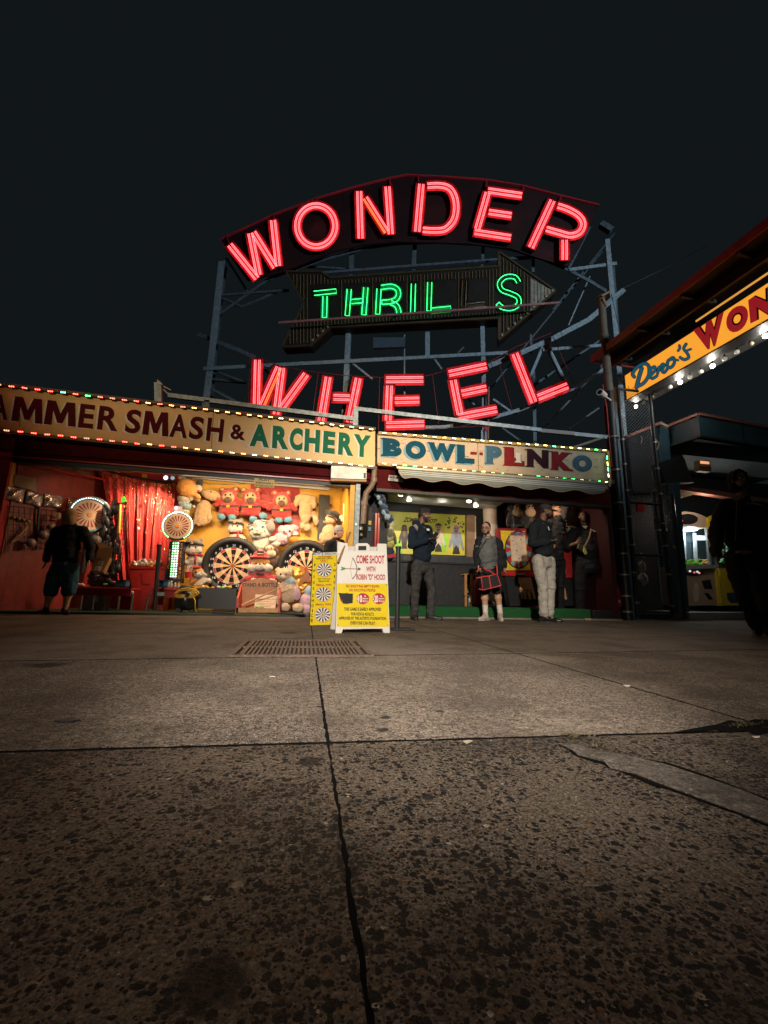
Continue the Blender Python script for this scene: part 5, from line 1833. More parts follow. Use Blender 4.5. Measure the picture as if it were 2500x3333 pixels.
mb.part('bead_string', [M('bead_gold', (.45, .3, .05), .4), black], g2_)
mb = MB()
mb.tube([PGP(90, 1712, .08), PGP(72, 1735, .08), PGP(42, 1760, .08), PGP(36, 1780, .08), PGP(30, 1800, .08)], .012, 6)
mb.tube([PGP(90, 1712, .08), PGP(80, 1740, .08), PGP(44, 1763, .08)], .012, 6)
mb.tube([at(0, 1720, 8.6), at(20, 1800, 8.6), at(40, 1850, 8.6), at(24, 1858, 8.6), at(28, 1930, 8.6), at(52, 1975, 8.6)], .008, 6)
mb.solo('hanging_rope', M('rope_tan', (.35, .2, .12), .8), 'thin tan rope looped on the dim left wall', 'rope', loc=PGP(60, 1780, .08))
bal = M('balloon_blue_grey', (.16, .20, .23), .25, c2=(.10, .12, .15))
for i, (x, y, r, lab) in enumerate(((143, 1741, 17, 'blue grey printed ball, uppermost of the pile left of the woman'), (102, 1768, 17, 'blue grey printed ball, lowest of the pile left of the woman'), (312, 1758, 18, 'pale blue ball with an orange print at the woman\'s shoulder'),
                                    (168, 1715, 14, 'blue grey ball close to the woman\'s left shoulder'))):
    q = PGP(x, y, .16) if x < 200 else at(x, y, 8.75)
    t_ = thing('toy_ball', lab, 'ball', q, 'printed toy balls')
    MB().ell(q, r * mpp(x, y, q.y), None, 20, 14).part('ball', bal, t_)
    MB().ell(q + V((.01, -.012, .0)), r * .95 * mpp(x, y, q.y), Matrix.Rotation(.6, 3, 'Z'), 5, 5).part('print', M('ball_print', (.4, .16, .08), .4), t_)
p = Plush('tan_plush_mask', 'tan plush head with a red collar above the toy balls', 180, 1690, 8.6)
p.blob('head', [f_tan, f_red], [(180, 1682, 16, 10, 10), (174, 1694, 12, 6, 9, 4, 0, 1), (188, 1676, 8, 8, 8)])
cbx = thing('cardboard_box', 'open brown cardboard box with a white print on the red bench', 'cardboard box', at(330, 1870, 8.7))
card_m = M('cardboard', (.36, .18, .07), .75, var=.15, scale=4)
P0 = Plane((0, 8.6, 0), V((.25, -1, .1)))
mb = MB()
polyq(mb, [(318, 1788), (360, 1812), (336, 1862), (296, 1858)], P0, 0, depth=.3)
mb.part('body', card_m, cbx)
mb = MB()
polyq(mb, [(322, 1786), (368, 1785), (362, 1814), (312, 1816)], P0, .03, depth=.008)
mb.part('flap', card_m, cbx)
mb = MB()
polyq(mb, [(316, 1768), (330, 1766), (366, 1782), (322, 1786)], P0, -.1, depth=.008)
mb.part('flap', card_m, cbx)
mb = MB()
for q in ([(322, 1826), (338, 1826), (334, 1838), (318, 1838)], [(312, 1842), (332, 1843), (328, 1858), (306, 1856)]):
    polyq(mb, q, P0, .003)
mb.part('white_print', M('print_white', (.75, .68, .6), .6), cbx)
mb = MB()
polyq(mb, [(326, 1829), (334, 1829), (331, 1835), (323, 1835)], P0, .005)
polyq(mb, [(316, 1846), (320, 1846), (317, 1856), (313, 1856)], P0, .005)
mb.part('dark_print', card_m, cbx)
chm = chrome
def bench(x0, x1, yt, yb, Y, hoops, lab):
    r_ = thing('red_bench', lab, 'bench', at((x0 + x1) / 2, 1990, Y), 'red benches of the stall')
    pl = FP(Y)
    a, b = pl(x0, yt), pl(x1, yt + (x1 - x0) * .02)
    MB().bb(a.x, b.x, Y, Y + .45, a.z - .02, a.z + .01).part('top', redp, r_, bevel=.006)
    z1 = pl(x0, yb).z
    MB().bb(a.x + .02, b.x - .02, Y + .03, Y + .06, z1, a.z - .021).part('apron', redp, r_)
    for (h0, h1) in hoops:
        A_, B_2 = pl(h0, 1990), pl(h1, 1990)
        zt = a.z - .03
        w = B_2.x - A_.x
        rad = w * .42
        pts = [V((A_.x, Y + .12, .04)), V((A_.x, Y + .12, zt - rad))]
        for i in range(1, 7):
            t = i / 6 * PI / 2
            pts.append(V((A_.x + rad - rad * math.cos(t), Y + .12, zt - rad + rad * math.sin(t))))
        for i in range(0, 7):
            t = i / 6 * PI / 2
            pts.append(V((B_2.x - rad + rad * math.sin(t), Y + .12, zt - rad + rad * math.cos(t))))
        pts += [V((B_2.x, Y + .12, .04))]
        MB().tube(pts, .022, 10).part('leg_hoop', chm, r_)
    return r_
bench(240, 430, 1911, 1937, 8.35, [(374, 418), (172 + 78, 290)], 'red bench with chrome hoop legs behind the blonde woman')
bench(492, 600, 1917, 1944, 8.45, [(468, 570)], 'red bench with chrome hoop legs beside the compressor')
tub = thing('plastic_tub', 'clear plastic tub with a white label under the left bench', 'tub', at(305, 1985, 8.55))
MB().bb(at(268, 1960, 8.5).x, at(340, 1960, 8.5).x, 8.5, 8.8, .04, at(300, 1938, 8.5).z).part('body', M('cloudy_plastic', (.35, .36, .36), .3, alpha=.75), tub, bevel=.02)
MB().box(at(310, 1950, 8.49), (.09, .01, .1)).part('label_sheet', white, tub)
for x, lab in ((395, 'blue plastic container on the left red bench'), (530, 'blue plastic container on the bench by the light tower')):
    q = at(x, 1910, 8.5)
    k_ = thing('blue_container', lab, 'container', q, 'blue containers on the benches')
    MB().bb(q.x - .1, q.x + .1, 8.42, 8.6, q.z - .0, q.z + .10).part('body', M('blue_plastic', (.02, .13, .26), .4), k_, bevel=.015)
    MB().bb(q.x - .105, q.x + .105, 8.415, 8.605, q.z + .101, q.z + .118).part('lid', black, k_, bevel=.005)
jk = M('mixed_dark_goods', (.025, .025, .03), .4, var=.9, scale=10)
mb = MB()
for i in range(30):
    x, y = random.uniform(292, 366), random.uniform(1862, 1908)
    mb.ell(at(x, y, 8.55), (random.uniform(.04, .09), .06, random.uniform(.02, .06)), RY(random.uniform(-1, 1)), 8, 6)
mb.solo('toy_heap', jk, 'heap of dark bagged goods on the left red bench', 'goods', loc=at(330, 1908, 8.55), kind='stuff')
for x, y, r, m_, lab in ((262, 1903, 10, white, 'white crumpled bag on the red bench'), (343, 1903, 5, M('lime_plastic', (.1, .4, .05)), 'lime twisted toy on the red bench'), (372, 1896, 4, M('toy_pink', (.6, .1, .2), .4), 'small pink toy at the end of the red bench')):
    b = Blob()
    for k in range(4):
        b.ell(at(x + random.uniform(-r, r), y + random.uniform(-2, 2), 8.42), (r * .004, .02, .02))
    b.build('bench_toy', [m_], None, .007, 2, lab, 'toy', loc=at(x, y, 8.42))
botm = M('clear_bottle', (.62, .48, .42), .15, alpha=.75)
for i, (x, lab) in enumerate(((549, 'small bottle with white cap, leftmost on the right bench'), (556, 'tallest small bottle on the right bench'), (569, 'small bottle in the middle of the right bench'), (580, 'small bottle with yellow cap at the bench end'))):
    q = at(x, 1915, 8.48)
    k_ = thing('small_bottle', lab, 'bottle', q, 'small bottles on the right bench')
    h = (.085, .11, .08, .09)[i]
    MB().lathe([(.0, 0), (.026, .002), (.028, h * .6), (.014, h * .8), (.012, h)], q, V((0, 0, 1)), 12).part('bottle', botm, k_)
    MB().cyl(q + V((0, 0, h)), q + V((0, 0, h + .025)), .015, n=10).part('cap', white if i < 3 else M('cap_yellow', (.6, .4, .05), .4), k_)
bn = thing('red_bin', 'red plastic bin heaped with cans in front of the curtain', 'bin', at(480, 1965, 8.95))
pl = FP(8.9)
mb = MB()
mb.prism([pl(x, y) for x, y in ((421, 1848), (538, 1848), (530, 1990), (436, 1990))], (0, .4, 0))
mb.part('body', M('red_bin_plastic', (.40, .025, .025), .4), bn, bevel=.015)
mb = MB()
mb.prism([pl(x, y, .012) for x, y in ((418, 1844), (541, 1844), (541, 1851), (418, 1851))], (0, .42, 0))
mb.part('rim', redp, bn, bevel=.006)
MB().prism([pl(x, y, .01) for x, y in ((462, 1868), (492, 1868), (490, 1900), (464, 1900))], (0, .02, 0)).part('moulding', M('red_bin_plastic', (.40, .025, .025), .4), bn, bevel=.008)
can_m = [M('can_white', (.7, .64, .58), .35, .3), M('can_grey', (.4, .38, .4), .3, .5), M('can_orange', (.65, .3, .08), .4)]
first = None
cms = []
for cm_ in can_m:
    mb = MB()
    mb.lathe([(.0, -.06), (.026, -.06), (.032, -.052), (.032, .052), (.026, .06), (0, .06)], (0, 0, 0), V((0, 0, 1)), 12)
    cms.append(mb.mesh('drink_can', cm_))
for i in range(42):
    o = bpy.data.objects.new('drink_can', random.choice(cms))
    COL.objects.link(o)
    x = random.uniform(423, 537)
    lay = random.random()
    q = at(x, 1845 - lay * 22 * (1 - abs(x - 480) / 90), 9.0 + random.uniform(-.02, .25))
    o.location = q
    o.rotation_euler = (random.uniform(-1.4, 1.4), random.uniform(-1.4, 1.4), random.uniform(0, 3))
    tag(o, 'empty drink can in the heap on the red bin', 'can', 'cans heaped in the red bin')
stp = thing('barrier_post', 'leaning black belt post on a round foot before the red bin', 'barrier post', gr(500, 1993))
a, b = at(519, 1782, 8.1), at(503, 1985, 8.1)
MB().cyl(b, a, .034, n=16).part('post', black, stp)
MB().cyl(a, a + (a - b).normalized() * .05, .042, n=16).part('head', black, stp)
MB().lathe([(0, .045), (.05, .04), (.13, .03), (.155, .012), (.155, 0)], gr(499, 1995) + V((0, 0, .036)), V((0, 0, 1)), 28).part('foot', M('foot_grey', (.12, .105, .09), .5), stp)
sg = thing('small_sign', 'small dark sign with white lettering on the leaning post', 'sign', at(523, 1940, 8.1))
p_ = FP(8.04)
mb = MB()
polyq(mb, [(508, 1924), (538, 1926), (537, 1943), (508, 1941)], p_, 0, depth=.01)
mb.part('plate', black, sg)
mb = MB()
for y in (1929, 1935):
    x = 512
    while x < 534:
        w = random.uniform(1.5, 3)
        polyq(mb, [(x, y), (x + w, y), (x + w, y + 3), (x, y + 3)], p_, .002)
        x += w + .8
mb.part('lettering', white, sg)
p = Plush('pirate_plush_dog', 'tan plush dog with a black bandana beside the grey beanie', 1070, 1760, 9.2)
p.blob('head', [f_tan, f_black], [(1078, 1690, 20, 18, 15), (1064, 1698, 13, 9, 10, 6), (1086, 1676, 22, 14, 15, 2, 20, 1), (1068, 1668, 9, 10, 5, 0, -30, 1), (1102, 1692, 10, 20, 7, 2, 0, 1), (1070, 1740, 24, 34, 18), (1052, 1752, 14, 20, 12, 4)])
p.strip('cord', f_black, [(1066, 1682), (1085, 1688), (1094, 1700)], 4, 17)
p.dots('nose', eye_m, [(1056, 1694, 4, 4, 12)])
stk = M('red_light_stick', (.8, .12, .08), .3, emit=(1, .16, .08), es=1.6)
stk2 = M('warm_light_stick', (.8, .6, .5), .3, emit=(1, .55, .38), es=1.8)
for i, (x, y0, y1, m_, lab) in enumerate(((1119, 1640, 1764, stk2, 'thin glowing pale stick against the right side of the yellow wall'), (1133, 1626, 1790, stk2, 'long glowing pale stick beside the yellow post'), (1125, 1670, 1764, stk, 'glowing red stick between the two pale sticks'))):
    MB().cyl(at(x, y0, 8.9), at(x, y1, 8.9), .012, n=8).solo('light_stick', m_, lab, 'light stick', loc=at(x, y1, 8.9))
b = Blob()
for k in range(7):
    b.ell(at(1122 + random.uniform(-14, 14), 1686 + random.uniform(-9, 9), 8.95), (.05, .03, .035), RY(random.uniform(-1, 1)))
b.build('cellophane_flower', [M('cellophane', (.7, .55, .4), .15, alpha=.8)], None, .012, 2, 'clear wrapped flower toy above the grey beanie', 'toy flower', loc=at(1122, 1686, 8.95))
lamp('stall_tube_light', 'AREA', (-.55, 8.22, 2.40), 98, (1, .66, .33), 2.5, (-.55, 9.75, 1.65), .12)
lamp('stall_tube_light', 'AREA', (-.75, 8.24, 2.38), 42, (1, .70, .42), 2.6, (-.75, 7.5, 0), .1)
lamp('stall_tube_light', 'AREA', (XL + 1.1, 8.3, 2.40), 5, (1, .62, .36), 1.2, (XL + 1.3, 8.9, 1.2), .1)
lamp('curtain_spot', 'SPOT', tuple(at(545, 1558, 8.5)), 360, (1, .62, .36), .04, tuple(at(460, 1700, 9.35)), spot=math.radians(75), blend=.8)
A0, A1 = gr(1093, 2061), gr(1269, 2060)
base_dir = (A1 - A0).normalized()
fn = V((base_dir.y, -base_dir.x, 0))
nrm = (fn * math.cos(.17) + V((0, 0, math.sin(.17)))).normalized()
AP = Plane(A0, nrm)
af = thing('sidewalk_sign', 'white and yellow A frame sign with red headline and price bursts', 'sidewalk sign', (A0 + A1) / 2)
wpl = M('white_board_plastic', (.66, .65, .62), .4, var=.06)
frame = [(1093, 2061), (1097, 1900), (1099, 1764), (1131, 1768), (1133, 1791), (1157, 1793), (1157, 1775), (1162, 1768), (1196, 1768), (1203, 1775), (1203, 1793), (1228, 1793), (1229, 1769), (1258, 1770),
         (1263, 1900), (1269, 2060), (1249, 2060), (1245, 2046), (1117, 2048), (1112, 2061)]
mb = MB()
mb.prism([AP(x, y) for x, y in frame], -nrm * .03)
mb.part('front_board', wpl, af, bevel=.003)
mb = MB()   # handle bars leave an opening
mb.prism([AP(x, y, .002) for x, y in ((1161, 1772), (1198, 1772), (1198, 1792), (1161, 1792))], -nrm * .001)
mb.prism([AP(x, y, .003) for x, y in ((1167, 1777), (1193, 1777), (1192, 1791), (1166, 1791))], -nrm * .001, 1)
mb.part('handle', [wpl, M('handle_opening', (.02, .02, .02), .8)], af)
mb = MB()
bnr = (fn * -math.cos(.17) + V((0, 0, math.sin(.17)))).normalized()
tl_, tr_ = AP(1108, 1775) - nrm * .035, AP(1250, 1778) - nrm * .035
hgt = tl_.z
mb.prism([tl_, tr_, tr_ - fn * .30 - V((0, 0, tr_.z - .0)), tl_ - fn * .30 - V((0, 0, tl_.z - .0))], fn * -.03)
mb.part('rear_board', wpl, af)
mb = MB()
fq = [(1099, 1797), (1258, 1799), (1266, 2040), (1096, 2040)]
mid = [bil(fq, 0, .58), bil(fq, 1, .58)]
polyq(mb, [fq[0], fq[1], mid[1], mid[0]], AP, .002, 0)
polyq(mb, [mid[0], mid[1], fq[2], fq[3]], AP, .002, 1)
mb.part('printed_face', [M('print_sheet_white', (.70, .68, .65), .35, var=.05), M('print_sheet_yellow', (.72, .56, .015), .35, var=.06)], af)
sred, sblk = M('sign_red_ink', (.40, .02, .035), .4), M('sign_black_ink', (.015, .015, .015), .4)
mb = MB()
txt(mb, 'COME SHOOT', [(1160, 1807), (1251, 1808), (1251, 1835), (1160, 1834)], AP, .004, 0, .03)
txt(mb, 'WITH', [(1192, 1844), (1222, 1844), (1222, 1861), (1192, 1860)], AP, .004, 0, .03)
txt(mb, 'ROBIN "D" HOOD', [(1160, 1868), (1254, 1869), (1254, 1888), (1160, 1887)], AP, .004, 0, .03)
txt(mb, 'NO SHOOTING EMPTY BOWS', [(1126, 1903), (1233, 1904), (1233, 1913), (1126, 1912)], AP, .004, 0, .03)
txt(mb, 'NO SHOOTING PEOPLE', [(1137, 1916), (1222, 1917), (1222, 1926), (1137, 1925)], AP, .004, 0, .03)
mb.part('red_lettering', sred, af)
mb = MB()
txt(mb, 'THIS GAME IS SAFELY APPROVED', [(1120, 1977), (1241, 1978), (1241, 1989), (1120, 1988)], AP, .004, 0, .03)
txt(mb, 'FOR KIDS & ADULTS.', [(1143, 1993), (1218, 1994), (1218, 2004), (1143, 2003)], AP, .004, 0, .03)
txt(mb, 'APPROVED BY THE AUTISTIC FOUNDATION.', [(1103, 2007), (1258, 2008), (1258, 2018), (1103, 2017)], AP, .004, 0, .03)
txt(mb, 'EVERYONE CAN PLAY!', [(1141, 2022), (1221, 2023), (1221, 2034), (1141, 2033)], AP, .004, 0, .03)
mb.part('black_lettering', sblk, af)
mb = MB()
for cx, s1_, rx in ((1181, '10', 1), (1233, '20', 1)):
    pts = []
    for i in range(48):
        a = 2 * PI * i / 48
        r = 1.0 if i % 2 else .88
        pts.append((cx + 22 * r * math.cos(a), 1948.5 + 19 * r * math.sin(a)))
    polyq(mb, pts, AP, .004)
pts = []
for i in range(48):
    a = 2 * PI * i / 48
    r = 1.0 if i % 2 else .9
    pts.append((1128 + 22 * r * math.cos(a), 1948 + 19 * r * math.sin(a)))
polyq(mb, pts, AP, .004)
mb.part('price_burst', sred, af)
mb = MB()
for cx, s1_, n_ in ((1181, '10', '8'), (1233, '20', '18')):
    txt(mb, '$', [(cx - 20, 1942), (cx - 16, 1942), (cx - 16, 1955), (cx - 20, 1955)], AP, .0055, 0, .02)
    txt(mb, s1_, [(cx - 15, 1937), (cx - 2, 1937), (cx - 2, 1961), (cx - 15, 1961)], AP, .0055, 0, .04)
    txt(mb, n_, [(cx + 5, 1938), (cx + 10, 1938), (cx + 10, 1943), (cx + 5, 1943)], AP, .0055, 0, .03)
    txt(mb, 'ARROWS', [(cx, 1946), (cx + 18, 1946), (cx + 18, 1951), (cx, 1951)], AP, .0055, 0, .03)
    txt(mb, 'PER PLAY', [(cx, 1954), (cx + 17, 1954), (cx + 17, 1960), (cx, 1960)], AP, .0055, 0, .03)
mb.part('price_lettering', white, af)
mb = MB()
polyq(mb, [(1102, 1930), (1149, 1932), (1148, 1963), (1117, 1965), (1114, 1952), (1108, 1950)], AP, .0065)
mb.part('tape_patch', M('black_tape', (.01, .011, .014), .4), af)
mb = MB()
def bowpart(pts, w, mi):
    for i in range(len(pts) - 1):
        a, b = pts[i], pts[i + 1]
        l = math.hypot(b[0] - a[0], b[1] - a[1])
        nx_, ny_ = -(b[1] - a[1]) / l * w / 2, (b[0] - a[0]) / l * w / 2
        polyq(mb, [(a[0] + nx_, a[1] + ny_), (b[0] + nx_, b[1] + ny_), (b[0] - nx_, b[1] - ny_), (a[0] - nx_, a[1] - ny_)], AP, .004 + .0004 * (mi + .1 * (i % 2)), mi)
bowpart(smooth2([(1148, 1815), (1158, 1835), (1162, 1856), (1157, 1872), (1147, 1885)], 5), 2.4, 0)
bowpart([(1148, 1816), (1140, 1852), (1147, 1884)], .8, 0)
bowpart([(1113, 1850), (1166, 1852)], 2.2, 1)
polyq(mb, [(1166, 1847), (1176, 1852), (1166, 1857)], AP, .0055, 0)
polyq(mb, [(1108, 1844), (1122, 1847), (1126, 1851), (1122, 1854), (1107, 1857), (1113, 1850)], AP, .0055, 2)
mb.part('bow_print', [sblk, M('print_brown', (.25, .12, .05), .5), M('print_green', (.03, .28, .10), .5)], af)
mb = MB()
for x, y in ((1103, 1803), (1252, 1806), (1257, 1903), (1100, 2034), (1262, 2034)):
    mb.cyl(AP(x, y, .0), AP(x, y, .006), .005, n=8)
mb.part('screw', rust, af)
T0, T1 = gr(1007, 2036), gr(1093, 2035)
td = (T1 - T0).normalized()
tn = (V((td.y, -td.x, 0)) * math.cos(.16) + V((0, 0, math.sin(.16)))).normalized()
TP = Plane(T0, tn)
tbx = thing('sidewalk_sign', 'tall narrow yellow board with three printed targets, left of the A frame', 'sidewalk sign', (T0 + T1) / 2)
bq = [(1018, 1798), (1098, 1795), (1093, 2035), (1007, 2037)]
mb = MB()
polyq(mb, bq, TP, 0, 0, depth=.015)
mb.part('board', M('board_black_edge', (.012, .012, .012), .5), tbx)
mb = MB()
ins = [bil(bq, .02, .993), bil(bq, .98, .993), bil(bq, .98, .007), bil(bq, .02, .007)]
hd0, hd1 = bil(bq, .02, .955), bil(bq, .98, .955)
polyq(mb, [hd0, hd1, ins[2], ins[3]], TP, .002, 0)
polyq(mb, [ins[0], ins[1], hd1, hd0], TP, .002, 1)
mb.part('printed_face', [_M['print_sheet_yellow'], _M['print_sheet_white']], tbx)
def TT(mb, s_, x0, y0, x1, y1, b=.03):
    f = lambda x, y: (960 + x / 4.366, 1700 + y / 4.366)
    txt(mb, s_, [f(x0, y0), f(x1, y0 - 4), f(x1, y1 - 4), f(x0, y1)], TP, .004, 0, b)
mb = MB()
TT(mb, 'BOW & ARROW', 262, 432, 584, 466, .02)
mb.part('title_lettering', M('sign_navy_ink', (.02, .07, .14), .4), tbx)
mb = MB()
for s_, x0, y0, x1, y1 in (('WINNER', 330, 478, 520, 502), ('ONLY', 362, 530, 472, 562), ('SMALL WIN', 305, 876, 518, 906), ('SMALL WIN', 292, 1154, 512, 1184)):
    TT(mb, s_, x0, y0, x1, y1)
mb.part('red_lettering', M('sign_orange_ink', (.45, .06, .03), .4), tbx)
mb = MB()
TT(mb, 'INSIDE RED CIRCLE', 298, 506, 540, 526)
TT(mb, 'Not Touching', 324, 796, 500, 818)
TT(mb, 'Black Area', 338, 826, 486, 846)
for i, ch in enumerate('1WINS'):
    TT(mb, ch, 268 - 4 * i - (14 if ch == 'W' else 0) + (6 if ch in '1I' else 0), 588 + i * 84, 290 - 4 * i + (10 if ch == 'W' else 0) - (4 if ch == 'I' else 0), 628 + i * 84)
for i, ch in enumerate('CHOICE'):
    TT(mb, ch, 242 - 3.5 * i + (10 if ch == 'I' else 0), 1022 + i * 71, 274 - 3.5 * i - (8 if ch == 'I' else 0), 1066 + i * 71)
for i, ch in enumerate('2WINS'):
    TT(mb, ch, 556 - 2 * i - (14 if ch == 'W' else 0) + (6 if ch == 'I' else 0), 584 + i * 84, 580 - 2 * i + (8 if ch == 'W' else 0) - (4 if ch == 'I' else 0), 624 + i * 84)
for i, ch in enumerate('JUMBO'):
    TT(mb, ch, 542 - 2.5 * i - (6 if ch == 'M' else 0), 1040 + i * 84, 572 - 2.5 * i + (4 if ch == 'M' else 0), 1088 + i * 84)
mb.part('black_lettering', sblk, tbx)
for (cx, cy, r) in ((417, 674, 110), (406, 1022, 114), (397, 1315, 116)):
    X, Y_ = 960 + cx / 4.366, 1700 + cy / 4.366
    R = r / 4.366
    mb = MB()
    polyq(mb, circ(X, Y_, R, R * .93, 36), TP, .003, 3)
    polyq(mb, circ(X, Y_, R * .95, R * .88, 36), TP, .0036, 0)
    for i in range(12):
        a = 2 * PI * i / 12
        polyq(mb, [(X + R * .15 * math.cos(a - .13), Y_ + R * .14 * math.sin(a - .13)), (X + R * .9 * math.cos(a - .13), Y_ + R * .84 * math.sin(a - .13)), (X + R * .9 * math.cos(a + .13), Y_ + R * .84 * math.sin(a + .13)), (X + R * .15 * math.cos(a + .13), Y_ + R * .14 * math.sin(a + .13))], TP, .0043, 1)
    polyq(mb, circ(X, Y_, R * .13, R * .12, 16), TP, .005, 2)
    mb.part('target_print', [white, sblk, M('print_orange', (.55, .16, .03), .4), sred], tbx)
MB().bar((T0 + T1) / 2 - V((0, -.36, 0)), TP(1056, 1840, -.02), .03, .02).part('prop_leg', wood, tbx)
mb = MB()
mb.cyl(V((*AP(1100, 1832, .03).xy, AP(1100, 1832).z)), at(1140, 1732, 4.95), .012, n=8)
mb.solo('wooden_rod', M('rod_wood', (.30, .17, .05), .5), 'slanted wooden rod leaning over the two sidewalk signs', 'rod', loc=AP(1100, 1832))
st2 = thing('barrier_post', 'upright black belt post on a square foot right of the white sign', 'barrier post', gr(1300, 2052))
b0 = gr(1292, 2050)
Yb = b0.y
a0, a1 = at(1290.5, 1786, Yb), V((b0.x, Yb, .02))
MB().cyl((b0.x, Yb, .02), (b0.x, Yb, a0.z), .030, n=20).part('post', M('post_black_satin', (.022, .024, .027), .4), st2)
MB().cyl((b0.x, Yb, a0.z), (b0.x, Yb, a0.z + .03), .037, n=20).part('head', black, st2)
MB().box((b0.x + .06, Yb, .012), (.26, .26, .022)).part('foot', rubber, st2, bevel=.008)
mb = MB()
p0 = V((b0.x - .03, Yb - .01, a0.z - .08))
mb.bar(p0, p0 + V((-.15, .1, -.03)), .04, .004)
mb.part('red_belt', redm, st2)
def bulb_thing(px, py, lab, dx):
    q = at(px, py, 8.35)
    t = thing('flood_bulb', lab, 'light bulb', q, 'flood bulbs under the awning stall')
    ax = V((dx, -.25, -1)).normalized()
    MB().lathe([(.0, -.14), (.022, -.14), (.024, -.05), (.03, -.04)], q, ax, 14).part('socket', M('bulb_socket', (.10, .08, .07), .4), t)
    MB().lathe([(.026, -.045), (.046, -.01), (.05, .02), (.044, .045), (.02, .056), (0, .058)], q, ax, 18).part('glass', M('flood_glass', (.9, .85, .75), .2, emit=(1, .86, .68), es=1.1), t)
    MB().tube([q + ax * .046 + (ax.orthogonal().normalized() * math.cos(a) + ax.cross(ax.orthogonal().normalized()) * math.sin(a)) * .043 for a in [k * PI / 10 for k in range(20)]], .008, 6, True).part('rim', M('flood_rim', (1, .9, .8), .2, emit=(1, .85, .62), es=9), t)
    return q
for px, py, lab, dx in ((1305, 1605, 'lit flood bulb, leftmost of the four', -.3), (1331, 1622, 'lit flood bulb, second from the left', .15), (1527, 1626, 'lit flood bulb, third from the left', -.2), (1548, 1641, 'lit flood bulb, rightmost of the four', .15)):
    q = bulb_thing(px, py, lab, dx)
lamp('flood_and_fill_light', 'SPOT', tuple(at(1331, 1632, 8.42)), 50, (1, .88, .72), .06, tuple(at(1400, 1760, 9.9)), spot=math.radians(105), blend=.7)
lamp('flood_and_fill_light', 'SPOT', tuple(at(1548, 1652, 8.42)), 45, (1, .76, .52), .06, tuple(at(1585, 1760, 9.6)), spot=math.radians(95), blend=.7)
lamp('flood_glow', 'POINT', tuple(at(1440, 1640, 8.9)), 3.2, (1, .88, .74), .12)
lamp('flood_and_fill_light', 'SPOT', tuple(at(1760, 1628, 8.15)), 120, (1, .74, .5), .06, tuple(at(1860, 1780, 9.0)), spot=math.radians(110), blend=.8)  # no bulb hangs here; spot added to lift the dark right end
BP = FP(9.9)
bn = thing('zombie_banner', 'green yellow ZOMBIE SHOOT! banner on the back of the alley', 'banner', at(1390, 1800, 9.9))
by = M('banner_yellow_green', (.60, .50, .07), .45, c2=(.34, .42, .05), scale=2.2)
mb = MB()
polyq(mb, [(1262, 1664), (1514, 1677), (1513, 1808), (1262, 1801)], BP, 0, depth=.01)
mb.part('sheet', by, bn)
mb = MB()
txt(mb, 'ZOMBIE SHOOT!', [(1316, 1683), (1424, 1690), (1421, 1703), (1312, 1699)], BP, .004, 0, .035, .25)
mb.part('lettering', M('banner_black', (.015, .018, .01), .5), bn)
mb = MB()
for i in range(26):
    x, y = random.choice(((1478, 1690), (1484, 1706), (1500, 1702), (1460, 1700), (1456, 1716), (1468, 1694), (1506, 1712)))
    x += random.gauss(0, 7)
    y += random.gauss(0, 7)
    r = random.uniform(1.2, 4.2)
    polyq(mb, circ(x, y, r, r * 1.1, 10), BP, .003 + .0002 * i)
mb.part('splatter', M('banner_dark_green', (.03, .07, .015), .5), bn)
mb = MB()
polyq(mb, [(1286, 1745), (1302, 1760), (1312, 1801), (1288, 1800)], BP, .003)
polyq(mb, [(1440, 1730), (1462, 1752), (1450, 1800), (1436, 1790)], BP, .0032)
mb.part('green_shape', M('banner_bright_green', (.25, .62, .03), .45), bn)
zsk = [M('zombie_skin_tan', (.42, .30, .18), .5), M('zombie_skin_brown', (.16, .09, .05), .5), M('zombie_skin_violet', (.22, .18, .26), .5)]
zdk, zhair, zblue, zjk, zol = M('zombie_dark', (.03, .025, .02), .5), M('zombie_blond', (.62, .36, .14), .5), M('zombie_blue_rag', (.22, .28, .36), .5), M('zombie_white_jacket', (.60, .52, .42), .5), M('zombie_dark_vest', (.05, .045, .05), .5)
def zombie(cx, cy, s, sk, hair, top, longhair):
    mb = MB()
    X = lambda dx: cx + dx * s
    Y_ = lambda dy: cy + dy * s
    o = [.004]
    def pg(pts, mi):
        o[0] += .0004
        polyq(mb, [(X(a), Y_(b)) for a, b in pts], BP, o[0], mi)
    if longhair:
        pg([(-9, -14), (0, -18), (9, -14), (13, 10), (20, 40), (10, 24), (-10, 24), (-24, 44), (-13, 10)], 1)
    pg([(-14, 12), (-6, 8), (6, 8), (14, 12), (20, 40), (24, 58), (16, 60), (12, 40), (10, 62), (-10, 62), (-12, 40), (-18, 58), (-24, 56), (-18, 34)], 2)
    pg([(-4, 6), (4, 6), (5, 26), (0, 34), (-5, 26)], 0)
    pg([(-8, 60), (0, 50), (8, 60), (12, 78), (-12, 78)], 3)
    pg(circ(0, 0, 8.5, 11.5, 18), 0)
    if not longhair:
        pg([(-10, -2), (-9, -12), (0, -16), (9, -12), (10, -2), (7, -7), (-7, -7)], 1)
    pg(circ(-3.4, -2, 2.2, 1.8, 8), 3)
    pg(circ(3.4, -2, 2.2, 1.8, 8), 3)
    pg([(-4, 5), (4, 4), (3, 8), (-3, 8)], 3)
    pg([(18, 56), (25, 56), (24, 68), (20, 66)], 0)
    mb.part('zombie_print', [sk, hair, top, zdk], bn)
zombie(1316, 1722, .82, zsk[1], zdk, zol, True)
zombie(1427, 1718, 1.0, zsk[0], zdk, zjk, False)
zombie(1485, 1722, 1.05, zsk[2], zhair, zblue, True)
